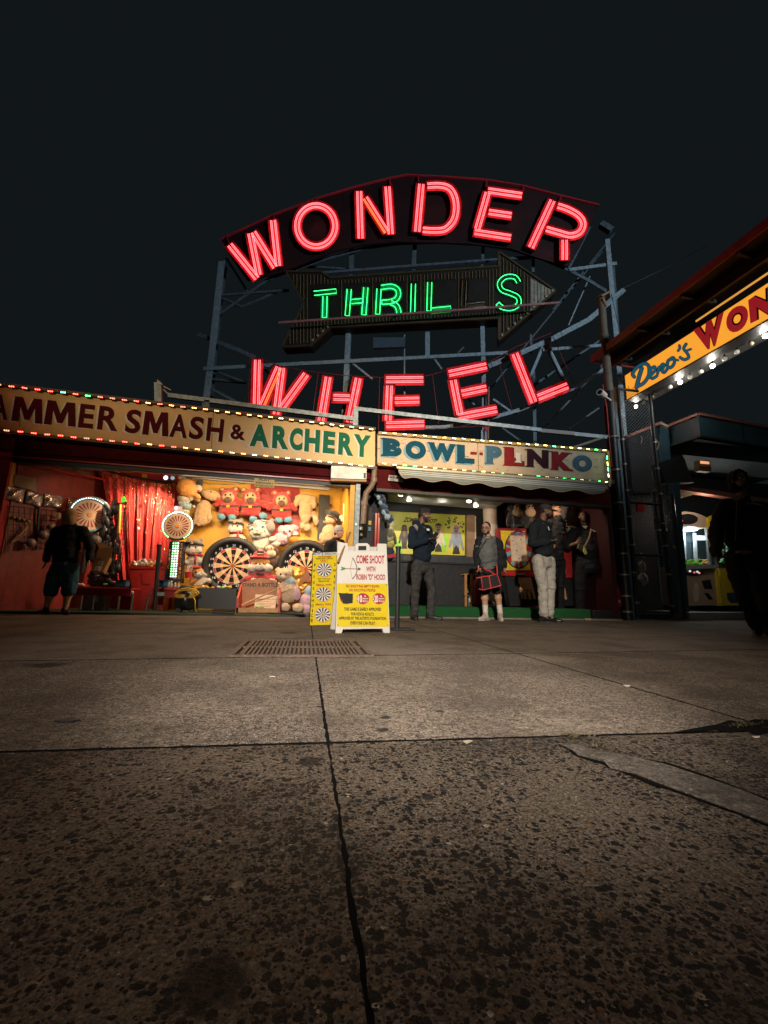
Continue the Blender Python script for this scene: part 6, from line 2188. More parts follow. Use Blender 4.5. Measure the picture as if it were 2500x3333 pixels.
zf = thing('zombie_figure', 'ragged pale green zombie figure standing by the stall corner', 'figure', at(1268, 1800, 8.9))
b = Blob()
e = lambda x, y, rx, ry, mi=0, f=0, t=0: b.ell(at(x, y, 8.9) + V((0, -f, 0)), (rx * .0056, .09, ry * .0056), RY(math.radians(t)), mi)
e(1268, 1735, 18, 34, 0)
e(1272, 1708, 14, 14, 0)
e(1256, 1712, 11, 17, 1, .05, 15)
e(1284, 1752, 6, 26, 1, .02, -12)
e(1270, 1776, 18, 10, 2)
e(1268, 1800, 18, 26, 3)
b.build('body', [M('rag_pale_green', (.42, .48, .34), .8, bump=.6), M('rag_brown', (.20, .13, .08), .7), M('rag_yellow', (.45, .38, .10), .8), M('rag_navy', (.03, .045, .08), .8, bump=.8)], zf, .014, 3)
p = Plush('blue_plush_bundle', 'bundle of dark blue and white plush toys hanging at the stall corner', 1240, 1690, 8.15, group=None)
random.seed(5)
its = []
for i in range(26):
    t = i / 25
    its.append((1232 + 34 * t + random.gauss(0, 7), 1598 + 98 * t + random.gauss(0, 4), random.uniform(5, 10), random.uniform(5, 10), 8, random.uniform(0, 10), 0, random.choice((0, 0, 0, 1, 2))))
p.blob('toys', [f_navy, f_sky, fur('deep_blue', (.02, .10, .22))], its, .012, 2)
rf = thing('red_folding_frame', 'pair of narrow upright red frames left of the zombie figure', 'frame', at(1227, 1795, 8.3))
for x in (1222, 1231):
    mb = MB()
    mb.prism([at(a, c, 8.3) for a, c in ((x, 1670), (x + 6, 1670), (x + 2, 1800), (x - 4, 1800))], (0, .3, 0))
    mb.part('panel', redp, rf, bevel=.006)
nt_ = thing('notice', 'small yellow and blue stickers on the dark party wall', 'notice', at(1204, 1730, D + .5))
for x, y, m_ in ((1204, 1702, M('sticker_yellow', (.45, .35, .05), .5)), (1203, 1722, M('sticker_blue', (.05, .15, .25), .5))):
    q = at(x, y, D + .5)
    MB().box(q, (.055, .01, .085)).part('sticker', m_, nt_)
lk = thing('wall_lock', 'pale padlock and clasp fixed on the party wall', 'lock', at(1175, 1723, D + .4))
MB().box(at(1173, 1720, D + .4), (.10, .05, .07)).part('body', M('zinc_sheet'), lk, bevel=.01)
MB().box(at(1176, 1740, D + .4), (.05, .05, .06)).part('clasp', M('brass_edge'), lk, bevel=.008)
rk = thing('ball_rack', 'wooden ball rack at the end of the black counter', 'rack', at(1530, 1978, 8.95))
pl = FP(8.85)
for x in (1513, 1533):
    MB().prism([pl(a, c) for a, c in ((x, 1870), (x + 7, 1870), (x + 7, 1976), (x + 1, 1974))], (0, .06, 0)).part('upright', M('rack_pine', (.42, .20, .07), .5), rk)
MB().prism([pl(a, c) for a, c in ((1511, 1867), (1556, 1867), (1556, 1871), (1511, 1871))], (0, .35, 0)).part('top_rail', M('rack_pine'), rk)
MB().ell(pl(1514, 1935, .03), .025, None, 10, 6).part('knob', M('rack_pine'), rk)
bm_ = [M('ball_grey', (.45, .5, .55), .3), M('ball_blue', (.05, .12, .3), .3), M('ball_green', (.2, .35, .08), .3), M('ball_pale', (.6, .6, .58), .3)]
for i in range(11):
    q = pl(1527 + random.uniform(-3, 3), 1908 + i * 6.2, -.1)
    MB().ell(q, .026, None, 14, 9).solo('small_ball', bm_[i % 4 if i != 2 else 2], 'small coloured ball in the column inside the wooden rack', 'ball', loc=q - V((0, 0, .026)), group='balls in the wooden rack')
tk = thing('red_tank', 'dark red cylinder standing beside the ball rack', 'tank', at(1556, 1980, 8.75))
q0 = at(1556, 1978, 8.75)
MB().lathe([(0, 0), (.085, 0), (.09, .03), (.09, .48), (.07, .56), (.03, .60), (.03, .64), (0, .64)], V((q0.x, 8.75, .216)), n=22).part('cylinder', M('tank_red', (.30, .02, .025), .35), tk)
MB().cyl(V((q0.x, 8.75, .83)), V((q0.x, 8.75, .90)), .018, n=8).part('valve', M('brass_edge'), tk)
cn = thing('red_cone', 'tiny red cone on a white plate on the turf step', 'cone', at(1602, 1970, 8.3))
q0 = at(1602, 1970, 8.3)
MB().cyl(q0 - V((0, 0, .01)), q0 + V((0, 0, .006)), .085, n=20).part('plate', M('glow_plate', (.9, .85, .8), .4), cn)
MB().cyl(q0 + V((0, 0, .006)), q0 + V((0, 0, .075)), .03, .012, 14).part('cone', redp, cn)
def drop_board(px, py, Y, lab, full):
    t = thing('drop_board_game', lab, 'drop board', at(px, 1960, Y), 'drop board games')
    pl = FP(Y)
    S = lambda pts: [(px + (x - 1675) , y) for x, y in pts]
    MB().prism([pl(x, y) for x, y in S([(1619, 1719), (1712, 1720), (1730, 1862), (1634, 1862)])], (0, .12, 0)).part('cabinet', M('board_dark_red', (.20, .015, .02), .4), t, bevel=.006)
    mb = MB()
    polyq(mb, S([(1629, 1727), (1708, 1729), (1727, 1856), (1643, 1856)]), pl, .003)
    mb.part('yellow_field', M('board_yellow', (.62, .46, .02), .45), t)
    mb = MB()
    cx, cy = px + 13, 1789
    polyq(mb, circ(cx, cy, 46, 62, 40), pl, .005)
    mb.part('oval_border', black, t)
    cols_ = [M('ray_red', (.45, .03, .03), .45), M('ray_teal', (.16, .38, .42), .45), M('ray_maroon', (.2, .02, .03), .45)]
    mb = MB()
    n = 42
    for i in range(n):
        a0, a1 = 2 * PI * i / n, 2 * PI * (i + 1) / n
        polyq(mb, [(cx, cy), (cx + 42 * math.cos(a0), cy + 58 * math.sin(a0)), (cx + 42 * math.cos(a1), cy + 58 * math.sin(a1))], pl, .0065, i % 3 if i % 2 else (i // 2) % 2)
    mb.part('ray_print', cols_, t)
    mb = MB()
    polyq(mb, [(cx - 29, 1742), (cx + 22, 1742), (cx + 30, 1827), (cx - 23, 1827)], pl, .0085, 1)
    polyq(mb, [(cx - 27, 1745), (cx + 20, 1745), (cx + 28, 1825), (cx - 21, 1825)], pl, .0095, 0)
    mb.part('peg_field', [M('peg_field_cream', (.66, .52, .40), .5), M('peg_field_edge', (.6, .35, .08), .5)], t)
    for (x, y) in ((cx - 18, 1760), (cx + 8, 1756), (cx - 6, 1791), (cx + 12, 1811), (cx + 2, 1818)):
        MB().cyl(pl(x, y, .0), pl(x, y, .035), .012, n=8).part('peg', rust, t)
    mb = MB()
    txt(mb, 'PLINKO', [(cx - 26, 1733), (cx + 20, 1734), (cx + 20, 1743), (cx - 26, 1742)], pl, .012, 0, .06)
    mb.part('lettering', M('board_multi', (.45, .04, .04), .4, c2=(.05, .12, .4), scale=9), t)
    MB().prism([pl(x, y, .04) for x, y in S([(1638, 1859), (1734, 1861), (1742, 1877), (1640, 1873)])], (0, .2, 0)).part('ledge', redp, t, bevel=.006)
    MB().prism([pl(x, y, .05) for x, y in S([(1683, 1865), (1708, 1866), (1707, 1872), (1683, 1871)])], (0, .012, 0)).part('coin_plate', M('tin_sheet'), t)
    MB().prism([pl(x, y) for x, y in S([(1646, 1876), (1742, 1878), (1760, 1972), (1660, 1972)])], (0, .2, 0)).part('base', black, t)
    foot_q = S([(1688, 1878), (1729, 1878), (1735, 1908), (1745, 1950), (1738, 1951), (1730, 1926), (1726, 1926), (1730, 1951), (1723, 1951), (1716, 1926), (1712, 1926), (1716, 1950), (1709, 1951), (1702, 1922), (1704, 1950), (1698, 1948), (1692, 1918), (1695, 1908), (1690, 1896)])
    mb = MB()
    mb.prism([pl(x, y, .03) for x, y in foot_q], (0, .02, 0))
    mb.part('chute_panel', M('chute_tan', (.50, .27, .14), .5), t)
    mb = MB()
    for i in range(11):
        x, y = px + 20 + (i % 4) * 10 + (i // 4) * 2, 1886 + (i // 4) * 11
        polyq(mb, [(x, y), (x + 3, y + 4), (x + 4, y + 4), (x + 1, y)], pl, .033)
    for i in range(4):
        x = px + 22 + i * 10
        polyq(mb, circ(x, 1921, 3, 4, 8), pl, .033, i % 2)
    mb.part('chute_print', [M('chute_ink', (.1, .06, .04), .5), M('chute_red', (.4, .06, .05), .5)], t)
    return t
drop_board(1675, 1790, 8.9, 'yellow drop board game with a coloured ray oval left of the cap man', True)
rc = thing('red_cabinet', 'red cabinet with a teal slanted stripe between the two standing men', 'cabinet', at(1835, 1880, 8.75))
pl = FP(8.7)
MB().prism([pl(x, y) for x, y in ((1800, 1735), (1858, 1745), (1864, 1880), (1800, 1882))], (0, .3, 0)).part('body', M('cabinet_red', (.40, .022, .028), .4, var=.3), rc, bevel=.01)
mb = MB()
polyq(mb, [(1824, 1765), (1830, 1765), (1843, 1868), (1835, 1869)], pl, .006, depth=.004)
mb.part('stripe', M('cabinet_teal', (.12, .30, .36), .45), rc)
MB().prism([pl(x, y, .0) for x, y in ((1812, 1884), (1866, 1884), (1872, 1972), (1824, 1972))], (0, .25, 0)).part('base', black, rc)
mb = MB()
mb.prism([pl(x, y, .03) for x, y in ((1808, 1890), (1834, 1890), (1842, 1926), (1846, 1950), (1841, 1952), (1832, 1930), (1836, 1950), (1830, 1952), (1820, 1926), (1812, 1906))], (0, .02, 0))
mb.part('chute_panel', M('chute_tan'), rc)
ch_ = thing('hanging_chain', 'thin pale chain hanging before the plush monkeys', 'chain', at(1668, 1718, 8.5))
mb = MB()
A_, B_2 = at(1662, 1624, 8.5), at(1674, 1716, 8.5)
for i in range(30):
    mb.ell(A_.lerp(B_2, i / 29), (.008, .008, .014), None, 6, 4)
mb.part('links', chrome, ch_)
for cx, lab in ((1676, 'dark plush monkey with a tan muzzle behind the hanging chain'), (1716, 'dark plush monkey with a tan muzzle close to the black cap')):
    p = Plush('plush_monkey', lab, cx, 1720, 9.2, 'dark plush monkeys')
    p.blob('body', [f_black], [(cx - 3, 1648, 20, 20, 16), (cx - 2, 1690, 20, 28, 16), (cx - 20, 1690, 7, 24, 8, 2, 12), (cx + 17, 1690, 7, 24, 8, 2, -12)])
    p.blob('face', [f_tan], [(cx, 1652, 13, 9, 6, 14), (cx + 2, 1671, 17, 13, 9, 15)])
    p.dots('eye', eye_m, [(cx - 5, 1653, 2, 2.4, 21), (cx + 5, 1653, 2, 2.4, 21)])
p = Plush('red_hat_plush', 'plush toy with a red and white hat between the two men', 1862, 1740, 9.1)
p.blob('body', [f_tan, f_red, f_white], [(1866, 1690, 20, 30, 14), (1850, 1708, 14, 18, 12, 2), (1862, 1664, 10, 18, 9, 4, 25, 1), (1856, 1668, 6, 9, 6, 9, 25, 2), (1872, 1700, 12, 8, 8, 8, 20, 1), (1850, 1725, 18, 8, 10, 5, 0, 2)])
p.dots('eye', eye_m, [(1848, 1721, 3, 3, 17), (1836, 1720, 3, 3, 15)])
p = Plush('grey_plush_elephant', 'grey blue plush hanging behind the man in profile', 1836, 1720, 9.3)
p.blob('body', [f_grey], [(1834, 1660, 16, 26, 12), (1840, 1640, 18, 10, 10)])
p.dots('eye', f_white, [(1842, 1639, 4, 4, 12), (1848, 1640, 4, 4, 12)])
p = Plush('navy_plush_pile', 'cluster of navy plush toys with pale spots at the right stall end', 1965, 1730, 9.0, group=None)
its = []
for i in range(24):
    its.append((random.uniform(1925, 1995), random.uniform(1655, 1730), random.uniform(8, 14), random.uniform(8, 14), 12, random.uniform(0, 12), 0, random.choice((0, 0, 1))))
its = [i for i in its if i[1] > 1640 + (i[0] - 1920) * .5]
p.blob('toys', [f_navy, f_black], its, .014, 3)
for (x, y) in ((1933, 1650), (1931, 1658), (1940, 1701), (1941, 1692), (1924, 1709), (1958, 1705), (1980, 1713), (1984, 1706)):
    MB().ell(at(x, y, 9.0) + V((0, -.13, 0)), (.026, .02, .028), None, 10, 7).part('pale_spot', f_white, p.root)
mb = MB()
for i, (x0, x1) in enumerate(((1888, 1906), (1909, 1922), (1926, 1934), (1946, 1953))):
    MB().bb(at(x0, 1650, 9.58).x, at(x1, 1650, 9.58).x, 9.56, 9.59, at(1900, 1668, 9.58).z, at(1900, 1636, 9.58).z).part('yellow_wall_slat', yellowp, bs)
b = Blob()
e2 = lambda x, y, rx, ry, rz: b.ell(at(x, y, 8.45), (rx * .0054, rz, ry * .0054))
e2(1978, 1770, 16, 40, .12)
e2(1985, 1850, 22, 60, .16)
e2(1992, 1930, 28, 50, .2)
e2(2004, 1960, 24, 30, .2)
b.build('red_covered_chair', [M('red_vinyl_cover', (.22, .014, .02), .4, bump=.3, bscale=12)], None, .016, 4, 'dark red vinyl covered seat at the right end of the stall', 'seat', loc=at(1990, 1985, 8.45))
cb2 = thing('clear_bottle', 'clear plastic spray bottle on the dark ledge at right', 'bottle', at(1990, 1978, 8.2))
q0 = at(1990, 1978, 8.2)
MB().lathe([(0, 0), (.05, 0), (.052, .10), (.02, .15), (.016, .17), (0, .17)], q0, n=14).part('body', M('clear_glass', (.6, .6, .6), .1, alpha=.45), cb2)
MB().box(q0 + V((0, -.01, .19)), (.05, .03, .03)).part('spray_head', white, cb2)
dl = thing('dark_ledge', 'low black ledge in front of the red covered seat', 'ledge', at(1985, 2000, 8.1))
MB().bb(at(1930, 1990, 8.0).x, at(2022, 1990, 8.0).x, 8.0, 8.55, 0, .20).part('block', black, dl, bevel=.01)
wb_ = thing('pale_block', 'small pale wooden block lying on the kerb by the big man', 'block', at(1910, 2021, 7.88))
MB().box(at(1912, 2016, 7.86), (.14, .06, .04)).part('block', M('pale_block_wood', (.4, .28, .18), .6), wb_, bevel=.006)
FY = 8.2
fp = FP(FY)
pole = thing('utility_pole', 'tall black and brown pole with pale bands at the stall corner', 'pole', fp(2040, 2018))
x0 = 7.17
MB().cyl((x0, FY, 0), (x0, FY, 5.3), .10, .095, 18).part('lower_shaft', M('pole_black', (.016, .017, .019), .4, bump=.15), pole)
MB().cyl((x0, FY, 5.3), (x0, FY, 7.8), .094, .085, 18).part('upper_shaft', M('pole_brown', (.16, .115, .075), .6, c2=(.07, .06, .05), scale=8, bump=.2), pole)
MB().cyl((x0, FY, 7.8), (x0, FY, 7.86), .10, .10, 18).part('cap', M('rusty_iron'), pole)
band = M('band_pale_metal', (.42, .37, .30), .4, .5)
for y in (1535, 1641, 1726, 1805, 1873, 1942, 1993):
    z = fp(2020, y).z
    MB().cyl((x0, FY, z), (x0, FY, z + .035), .112, n=18).part('band', band, pole)
mb = MB()
z0 = fp(1990, 1425).z
mb.tube([V((x0 + .12 * math.cos(t), FY + .12 * math.sin(t), z0)) for t in [k * PI / 8 for k in range(16)]], .02, 6, True)
mb.part('collar', band, pole)
ins = M('brown_insulator', (.30, .15, .06), .3)
mb = MB()
for i in range(6):
    mb.ell(fp(1961 + i * 4.5, 962 - i * 2.4, .1), .035, None, 8, 5)
    mb.ell(fp(1964 + i * 1.6, 974 + i * 4, .1), .035, None, 8, 5)
mb.part('insulator', ins, pole)
wires = thing('overhead_wire', 'thin overhead wire from the pole to the marquee roof', 'wire', fp(1995, 975))
mb = MB()
mb.tube([fp(1990, 958), fp(2012, 1055), fp(2035, 1090), fp(2060, 1125, .3)], .008, 5)
mb.part('wire', black, wires)
MB().tube([fp(2056, 1118, .3), fp(2060, 1126, .3), fp(2063, 1133, .3)], [.02, .04, .02], 8).part('insulator', ins, wires)
mb = MB()
mb.tube([fp(2025, 940), at(2150, 880, 9.0), at(2300, 800, 9.6)], .006, 5)
mb.solo('overhead_wire', dsteel, 'faint wire rising into the night sky above the marquee', 'wire', loc=fp(2025, 940))
mb = MB()
mb.tube([fp(1962, 1252, .12), fp(1975, 1330, .12), fp(1982, 1420, .12), fp(1992, 1520, .12)], .012, 6)
mb.solo('red_cable', M('red_cable_pvc', (.4, .03, .03), .5), 'red cable running down the side of the tall pole', 'cable', loc=fp(1985, 1520, .12))
camr = thing('security_camera', 'small white bullet camera on the pole below the marquee edge', 'camera', fp(1956, 1275, .3))
c0 = fp(1952, 1276, .35)
MB().cyl(c0, c0 + V((.22, .12, .0)), .075, .07, 18).part('body', M('camera_white', (.62, .55, .5), .35), camr)
MB().cyl(c0 - V((.004, .002, 0)), c0 + V((.02, .01, 0)), .052, n=16).part('lens', M('camera_lens', (.01, .01, .012), .1), camr)
MB().bar(c0 + V((.2, .12, 0)), V((x0, FY - .05, c0.z - .02)), .035, .035).part('arm', M('camera_white'), camr)
fe = thing('chain_link_gate', 'tall black chain link gate between the stalls and the blue kiosk', 'gate', fp(2130, 2010))
gx = [fp(2007, 1298).x + .02, fp(2107, 1284).x]
GY = FY
zt = 5.15
tubem = M('gate_black_tube', (.020, .022, .024), .35, bump=.1)
x1, x2 = 7.42, 8.32
zt1, zt2 = fp(2004, 1262).z, fp(2104, 1274).z
MB().cyl((x1, GY, .06), (x1, GY, zt1), .045, n=14).part('post', tubem, fe)
MB().cyl((x2, GY, .06), (x2, GY, zt2), .045, n=14).part('post', tubem, fe)
MB().cyl((x0 + .02, GY + .18, .05), (x0 + .02, GY + .18, 5.0), .05, n=12).part('post', tubem, fe)
x3 = fp(2225, 1800).x
MB().cyl((x3 - .12, GY + .02, .05), (x3 - .12, GY + .02, 2.9), .035, n=12).part('post', tubem, fe)
for z in (.12, 1.42, 2.62, zt1 - .02):
    MB().cyl((x1, GY, z), (x2, GY, z if z < 5 else zt2 - .02), .032, n=10).part('rail', tubem, fe)
for k in range(7):
    for xx in (x1, x2):
        z = .35 + k * .62 + random.uniform(-.06, .06)
        MB().cyl((xx, GY, z), (xx, GY, z + .035), .056, n=12).part('band', band, fe)
wirem = M('gate_wire', (.11, .115, .12), .4, .4)
def chainlink(xa, xb, za, zb, y, pitch):
    mb = MB()
    r = .0042
    for sgn in (1, -1):
        c = -(zb - za) if sgn > 0 else 0
        n0 = int((xb - xa + zb - za) / pitch) + 1
        for i in range(n0):
            if sgn > 0:
                x_s, z_s = xa + i * pitch - (zb - za), za
                a = max(0, xa - x_s)
                b = min(zb - za, xb - x_s)
            else:
                x_s, z_s = xa + i * pitch, za
                a = max(0, x_s - xb)
                b = min(zb - za, x_s - xa)
            if b - a < .02:
                continue
            p, q = V((x_s + sgn * a, y + sgn * .004, za + a)), V((x_s + sgn * b, y + sgn * .004, za + b))
            mb.cyl(p, q, r, n=3, caps=False)
    return mb
chainlink(x1, x2, .12, zt1, GY, .085).part('wire_mesh', wirem, fe)
chainlink(x2, x3 - .12, .12, 2.85, GY + .02, .085).part('wire_mesh', wirem, fe)
chainlink(x0 + .08, x1, .12, 5.0, GY + .15, .085).part('wire_mesh', wirem, fe)
mb = MB()
for i in range(7):
    x = x1 + (x2 - x1) * (i + .3) / 7
    z = zt1 + (zt2 - zt1) * (i / 7)
    mb.cyl((x, GY, z - .02), (x + .02, GY, z + .09), .006, n=4)
mb.part('wire_barb', wirem, fe)
pk = thing('padlock', 'brass padlock hanging on the chain link gate', 'padlock', fp(2195, 1790))
q0 = fp(2196, 1782, .06)
MB().box(q0, (.075, .035, .06), RY(.5)).part('body', M('padlock_brass', (.5, .4, .2), .3, .7), pk, bevel=.008)
MB().tube([q0 + V((-.03, 0, .03)), q0 + V((-.05, 0, .08)), q0 + V((-.03, 0, .11)), q0 + V((.0, 0, .09)), q0 + V((.02, 0, .04))], .007, 6).part('shackle', chrome, pk)
gp2 = FP(8.9)
mb = MB()
polyq(mb, [(2071, 1636), (2098, 1638), (2100, 1665), (2074, 1664)], gp2, 0, depth=.03)
mb.solo('red_plate', M('red_plate_paint', (.55, .03, .04), .4), 'small bright red plate behind the chain link', 'plate', loc=gp2(2086, 1660))
b = Blob()
e3 = lambda x, y, rx, ry: b.ell(gp2(x, y), (rx * .0058, .10, ry * .0058))
e3(2088, 1815, 7, 20)
e3(2088, 1845, 15, 26)
e3(2092, 1885, 22, 28)
e3(2062, 1880, 14, 22)
b.build('white_cloth_bag', [M('white_cloth', (.82, .78, .70), .8, bump=.5, bscale=30)], None, .016, 3, 'white cloth bag hanging behind the chain link gate', 'bag', loc=gp2(2088, 1910))
gr_ = thing('grey_ledge', 'pale grey ledge sheet behind the upper chain link', 'ledge', gp2(2080, 1505))
MB().prism([FP(9.3)(x, y) for x, y in ((2000, 1480), (2150, 1490), (2153, 1515), (2000, 1505))], (0, .1, 0)).part('sheet', M('ledge_grey', (.16, .16, .15), .6), gr_)
MB().prism([FP(9.32)(x, y) for x, y in ((2000, 1513), (2150, 1520), (2152, 1560), (2008, 1550))], (0, .06, 0)).part('blue_sheet', M('blue_sheet_paint', (.10, .20, .26), .5), gr_)
bp_ = thing('blue_post', 'pale blue steel post behind the chain link gate', 'post', FP(8.75)(2035, 1990))
MB().bb(FP(8.75)(2014, 1500).x, FP(8.75)(2036, 1500).x, 8.75, 8.85, 0, FP(8.75)(2020, 1262).z).part('shaft', M('blue_post_paint', (.16, .25, .30), .5), bp_)
mb = MB()
mb.tube([gp2(2087, 1420), gp2(2091, 1430), gp2(2086, 1446)], .008, 5)
mb.tube([FP(8.15)(2133, 1428), FP(8.15)(2146, 1445), FP(8.15)(2138, 1464)], .009, 5)
mb.solo('dangling_wire', M('pale_cable', (.5, .4, .22), .5), 'curled pale wires dangling on the gate post', 'wire', loc=gp2(2087, 1446))
dk_w = thing('dark_store_wall', 'black store wall behind the chain link gate', 'wall', (8.3, 9.6, 0))
MB().bb(7.25, 9.4, 9.55, 9.7, 0, 4.4).part('wall', dark, dk_w)
kq = at(2272, 1352, 8.2)
def zat(x, y, z):
    d = ray(x, y)
    return EYE + d * ((z - CAMH) / d.z)
kc = kq
kR = zat(2500, 1395, kc.z)
kR = kc + (kR - kc) * 2.2
kL = zat(2174, 1391, kc.z)
kLL = kL + V((-.35, .05, 0))
kio = thing('blue_kiosk', 'dark blue arcade kiosk with an angled roof edge at right', 'kiosk', (10.6, 9.2, 0))
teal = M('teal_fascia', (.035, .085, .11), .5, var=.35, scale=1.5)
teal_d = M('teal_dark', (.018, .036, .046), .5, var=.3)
trimr = M('salmon_trim', (.36, .14, .10), .5, var=.3)
zf0 = at(2272, 1421, 8.2).z
dn_ = V((0, 0, zf0 - kc.z))
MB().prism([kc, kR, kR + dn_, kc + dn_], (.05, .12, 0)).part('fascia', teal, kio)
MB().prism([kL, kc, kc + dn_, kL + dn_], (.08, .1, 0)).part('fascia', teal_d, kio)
MB().bar(kc + V((0, -.01, .02)), kR + V((0, -.01, .02)), .07, .10).part('edge_trim', trimr, kio)
MB().bar(kL + V((0, -.01, .02)), kc + V((0, -.01, .02)), .07, .10).part('edge_trim', trimr, kio)
q1, q2_ = at(2146, 1378, 8.95), at(2037, 1423, 8.95)
MB().bar(at(2172, 1392, 8.9), q1, .07, .1).part('edge_trim', M('pale_trim'), kio)
MB().bar(q1, q2_, .07, .1).part('edge_trim', trimr, kio)
MB().prism([at(2148, 1385, 8.92), at(2176, 1396, 8.92), at(2186, 1520, 8.92), at(2158, 1510, 8.92)], (0, .3, 0)).part('corner_panel', teal, kio)
MB().prism([at(2040, 1428, 9.0), at(2150, 1384, 9.0), at(2158, 1600, 9.0), at(2060, 1600, 9.0)], (0, .2, 0)).part('side_panel', dark, kio)
mb = MB()
mb.bar(kc.lerp(kR, .27) + V((0, -.02, 0)), kc.lerp(kR, .27) + dn_ + V((0, -.02, 0)), .02, .02)
mb.part('fascia_seam', black, kio)
zs = at(2222, 1480, 8.6).z
sA, sB = zat(2222, 1480, zs), zat(2500, 1508, zs)
sC, sD = zat(2500, 1552, zs - .25), zat(2240, 1528, zs - .25)
MB().prism([kc + dn_, kR + dn_, kR + dn_ + V((0, 3, 0)), kc + dn_ + V((-.6, 3, 0))], (0, 0, .05)).part('soffit', dark, kio)
sB2, sC2 = sA + (sB - sA) * 2, sD + (sC - sD) * 2
MB().prism([sA, sB2, sC2, sD], (.05, .1, 0)).part('light_band', M('grey_blue_band', (.22, .29, .33), .5, var=.2), kio)
lo_ = at(2293, 1517, 8.45)
wl = thing('wall_lantern', 'small square amber wall lantern under the kiosk roof', 'lantern', lo_)
MB().prism([FP(8.42)(x, y) for x, y in ((2273, 1497), (2312, 1500), (2315, 1536), (2275, 1532))], (0, .12, 0)).part('housing', M('lantern_frame', (.12, .07, .04), .5), wl, bevel=.02)
MB().prism([FP(8.41)(x, y) for x, y in ((2279, 1500), (2307, 1503), (2308, 1511), (2280, 1509))], (0, -.01, 0)).part('glass', M('lantern_glass', (.7, .4, .2), .3, emit=(1, .42, .2), es=.9), wl)
mb = MB()
mb.prism([FP(8.405)(x, y) for x, y in ((2278, 1514), (2309, 1517), (2310, 1521), (2278, 1518))], (0, -.01, 0))
mb.part('louvre', M('lantern_louvre', (.3, .15, .08), .5), wl)
dm = thing('dome_camera', 'round pale dome camera under the kiosk fascia', 'camera', at(2403, 1420, 9.4))
q0 = at(2402, 1414, 8.9)
MB().ell(q0, (.10, .1, .07), None, 16, 10).part('dome', M('dome_cream', (.5, .4, .32), .4), dm)
MB().cyl(q0 - V((0, 0, .16)), q0 - V((0, 0, .05)), .05, n=12).part('neck', black, dm)
MB().prism([at(x, y, 8.55) for x, y in ((2190, 1570), (2212, 1570), (2246, 2020), (2210, 2022))], (0, .2, 0)).part('pillar', M('pillar_teal', (.02, .05, .065), .45), kio)
MB().prism([at(x, y, 8.7) for x, y in ((2150, 1505), (2225, 1480), (2240, 1530), (2260, 1570), (2165, 1572))], (0, .4, 0)).part('bracket_hood', black, kio)
kY = 10.2
MB().bb(at(2200, 1700, kY).x, at(2560, 1700, kY).x + 3, kY + .6, kY + .7, 0, 4.3).part('back_wall', dark, kio)
MB().prism([at(x, y, 8.9) for x, y in ((2202, 1578), (2370, 1603), (2520, 1626), (2520, 1650), (2370, 1618), (2202, 1592))], (0, .2, 0)).part('beam', M('beam_redbrown', (.20, .075, .05), .5), kio)
MB().prism([at(x, y, 9.0) for x, y in ((2202, 1598), (2270, 1606), (2230, 1618), (2202, 1620))], (0, .3, 0)).part('soffit_light', M('soffit_cream', (.5, .38, .25), .5), kio)
pA, pB, pC, pD = gr(2246, 2021), gr(2446, 2009), None, None
hz = at(2245, 1994, pA.y).z
MB().prism([V((pA.x, pA.y, .0)), V((pB.x + 2.2, pB.y - .3, 0)), V((pB.x + 2.2, pB.y + 2, 0)), V((pA.x, pA.y + 1.8, 0))], (0, 0, hz)).part('platform', M('platform_grey', (.30, .33, .33), .6), kio)
CY = 9.6
cpn = FP(CY)
cl_ = thing('claw_machine', 'lit claw machine with green plush prizes in the kiosk', 'claw machine', at(2260, 1985, CY))
tanp = M('cabinet_tan', (.34, .25, .18), .4, var=.1)
mb = MB()
mb.prism([cpn(x, y) for x, y in ((2205, 1672), (2230, 1664), (2262, 1668), (2294, 1680), (2304, 1692), (2306, 1718), (2208, 1712))], (0, .8, 0))
mb.part('marquee', tanp, cl_, bevel=.02)
mb = MB()
polyq(mb, circ(2238, 1690, 34, 17, 28), cpn, .006, depth=.004)
mb.part('display', M('display_black', (.01, .01, .012), .2), cl_)
MB().ell(cpn(2220, 1695, .012), .018, None, 8, 5).part('red_led', M('red_led', (1, .1, .1), .3, emit=(1, .05, .05), es=4), cl_)
mb = MB()
mb.prism([cpn(x, y) for x, y in ((2229, 1842), (2322, 1840), (2336, 1970), (2240, 1972))], (0, .8, 0))
mb.part('lower_cabinet', tanp, cl_, bevel=.02)
mb = MB()
for q in ([(2208, 1712), (2213, 1712), (2228, 1842), (2222, 1842)], [(2299, 1716), (2306, 1716), (2318, 1840), (2311, 1840)]):
    MB().prism([cpn(*c) for c in q], (0, .06, 0)).part('post', M('cabinet_grey', (.25, .28, .3), .4), cl_)
MB().prism([cpn(x, y, -.75) for x, y in ((2200, 1705), (2310, 1708), (2330, 1845), (2205, 1845))], (0, .02, 0)).part('rear_panel', M('claw_rear_mirror', (.10, .14, .16), .2, .4), cl_)
cw = M('claw_tube_light', (.9, .95, 1), .3, emit=(.8, .95, 1), es=5)
MB().prism([cpn(x, y, -.4) for x, y in ((2215, 1719), (2276, 1719), (2270, 1726), (2225, 1730))], (0, .05, -.01)).part('tube_light', cw, cl_)
mb = MB()
mb.prism([cpn(x, y, -.6) for x, y in ((2262, 1742), (2300, 1744), (2301, 1758), (2264, 1758))], (0, .02, 0))
mb.part('tube_light', M('claw_dim_light', (.8, .9, .95), .3, emit=(.7, .85, .95), es=1.2), cl_)
for x in (2222, 2258):
    MB().prism([cpn(a, c, -.5) for a, c in ((x, 1735), (x + 9, 1735), (x + 14, 1838), (x + 4, 1838))], (0, .03, 0)).part('inner_frame', M('claw_frame_white', (.5, .55, .58), .4), cl_)
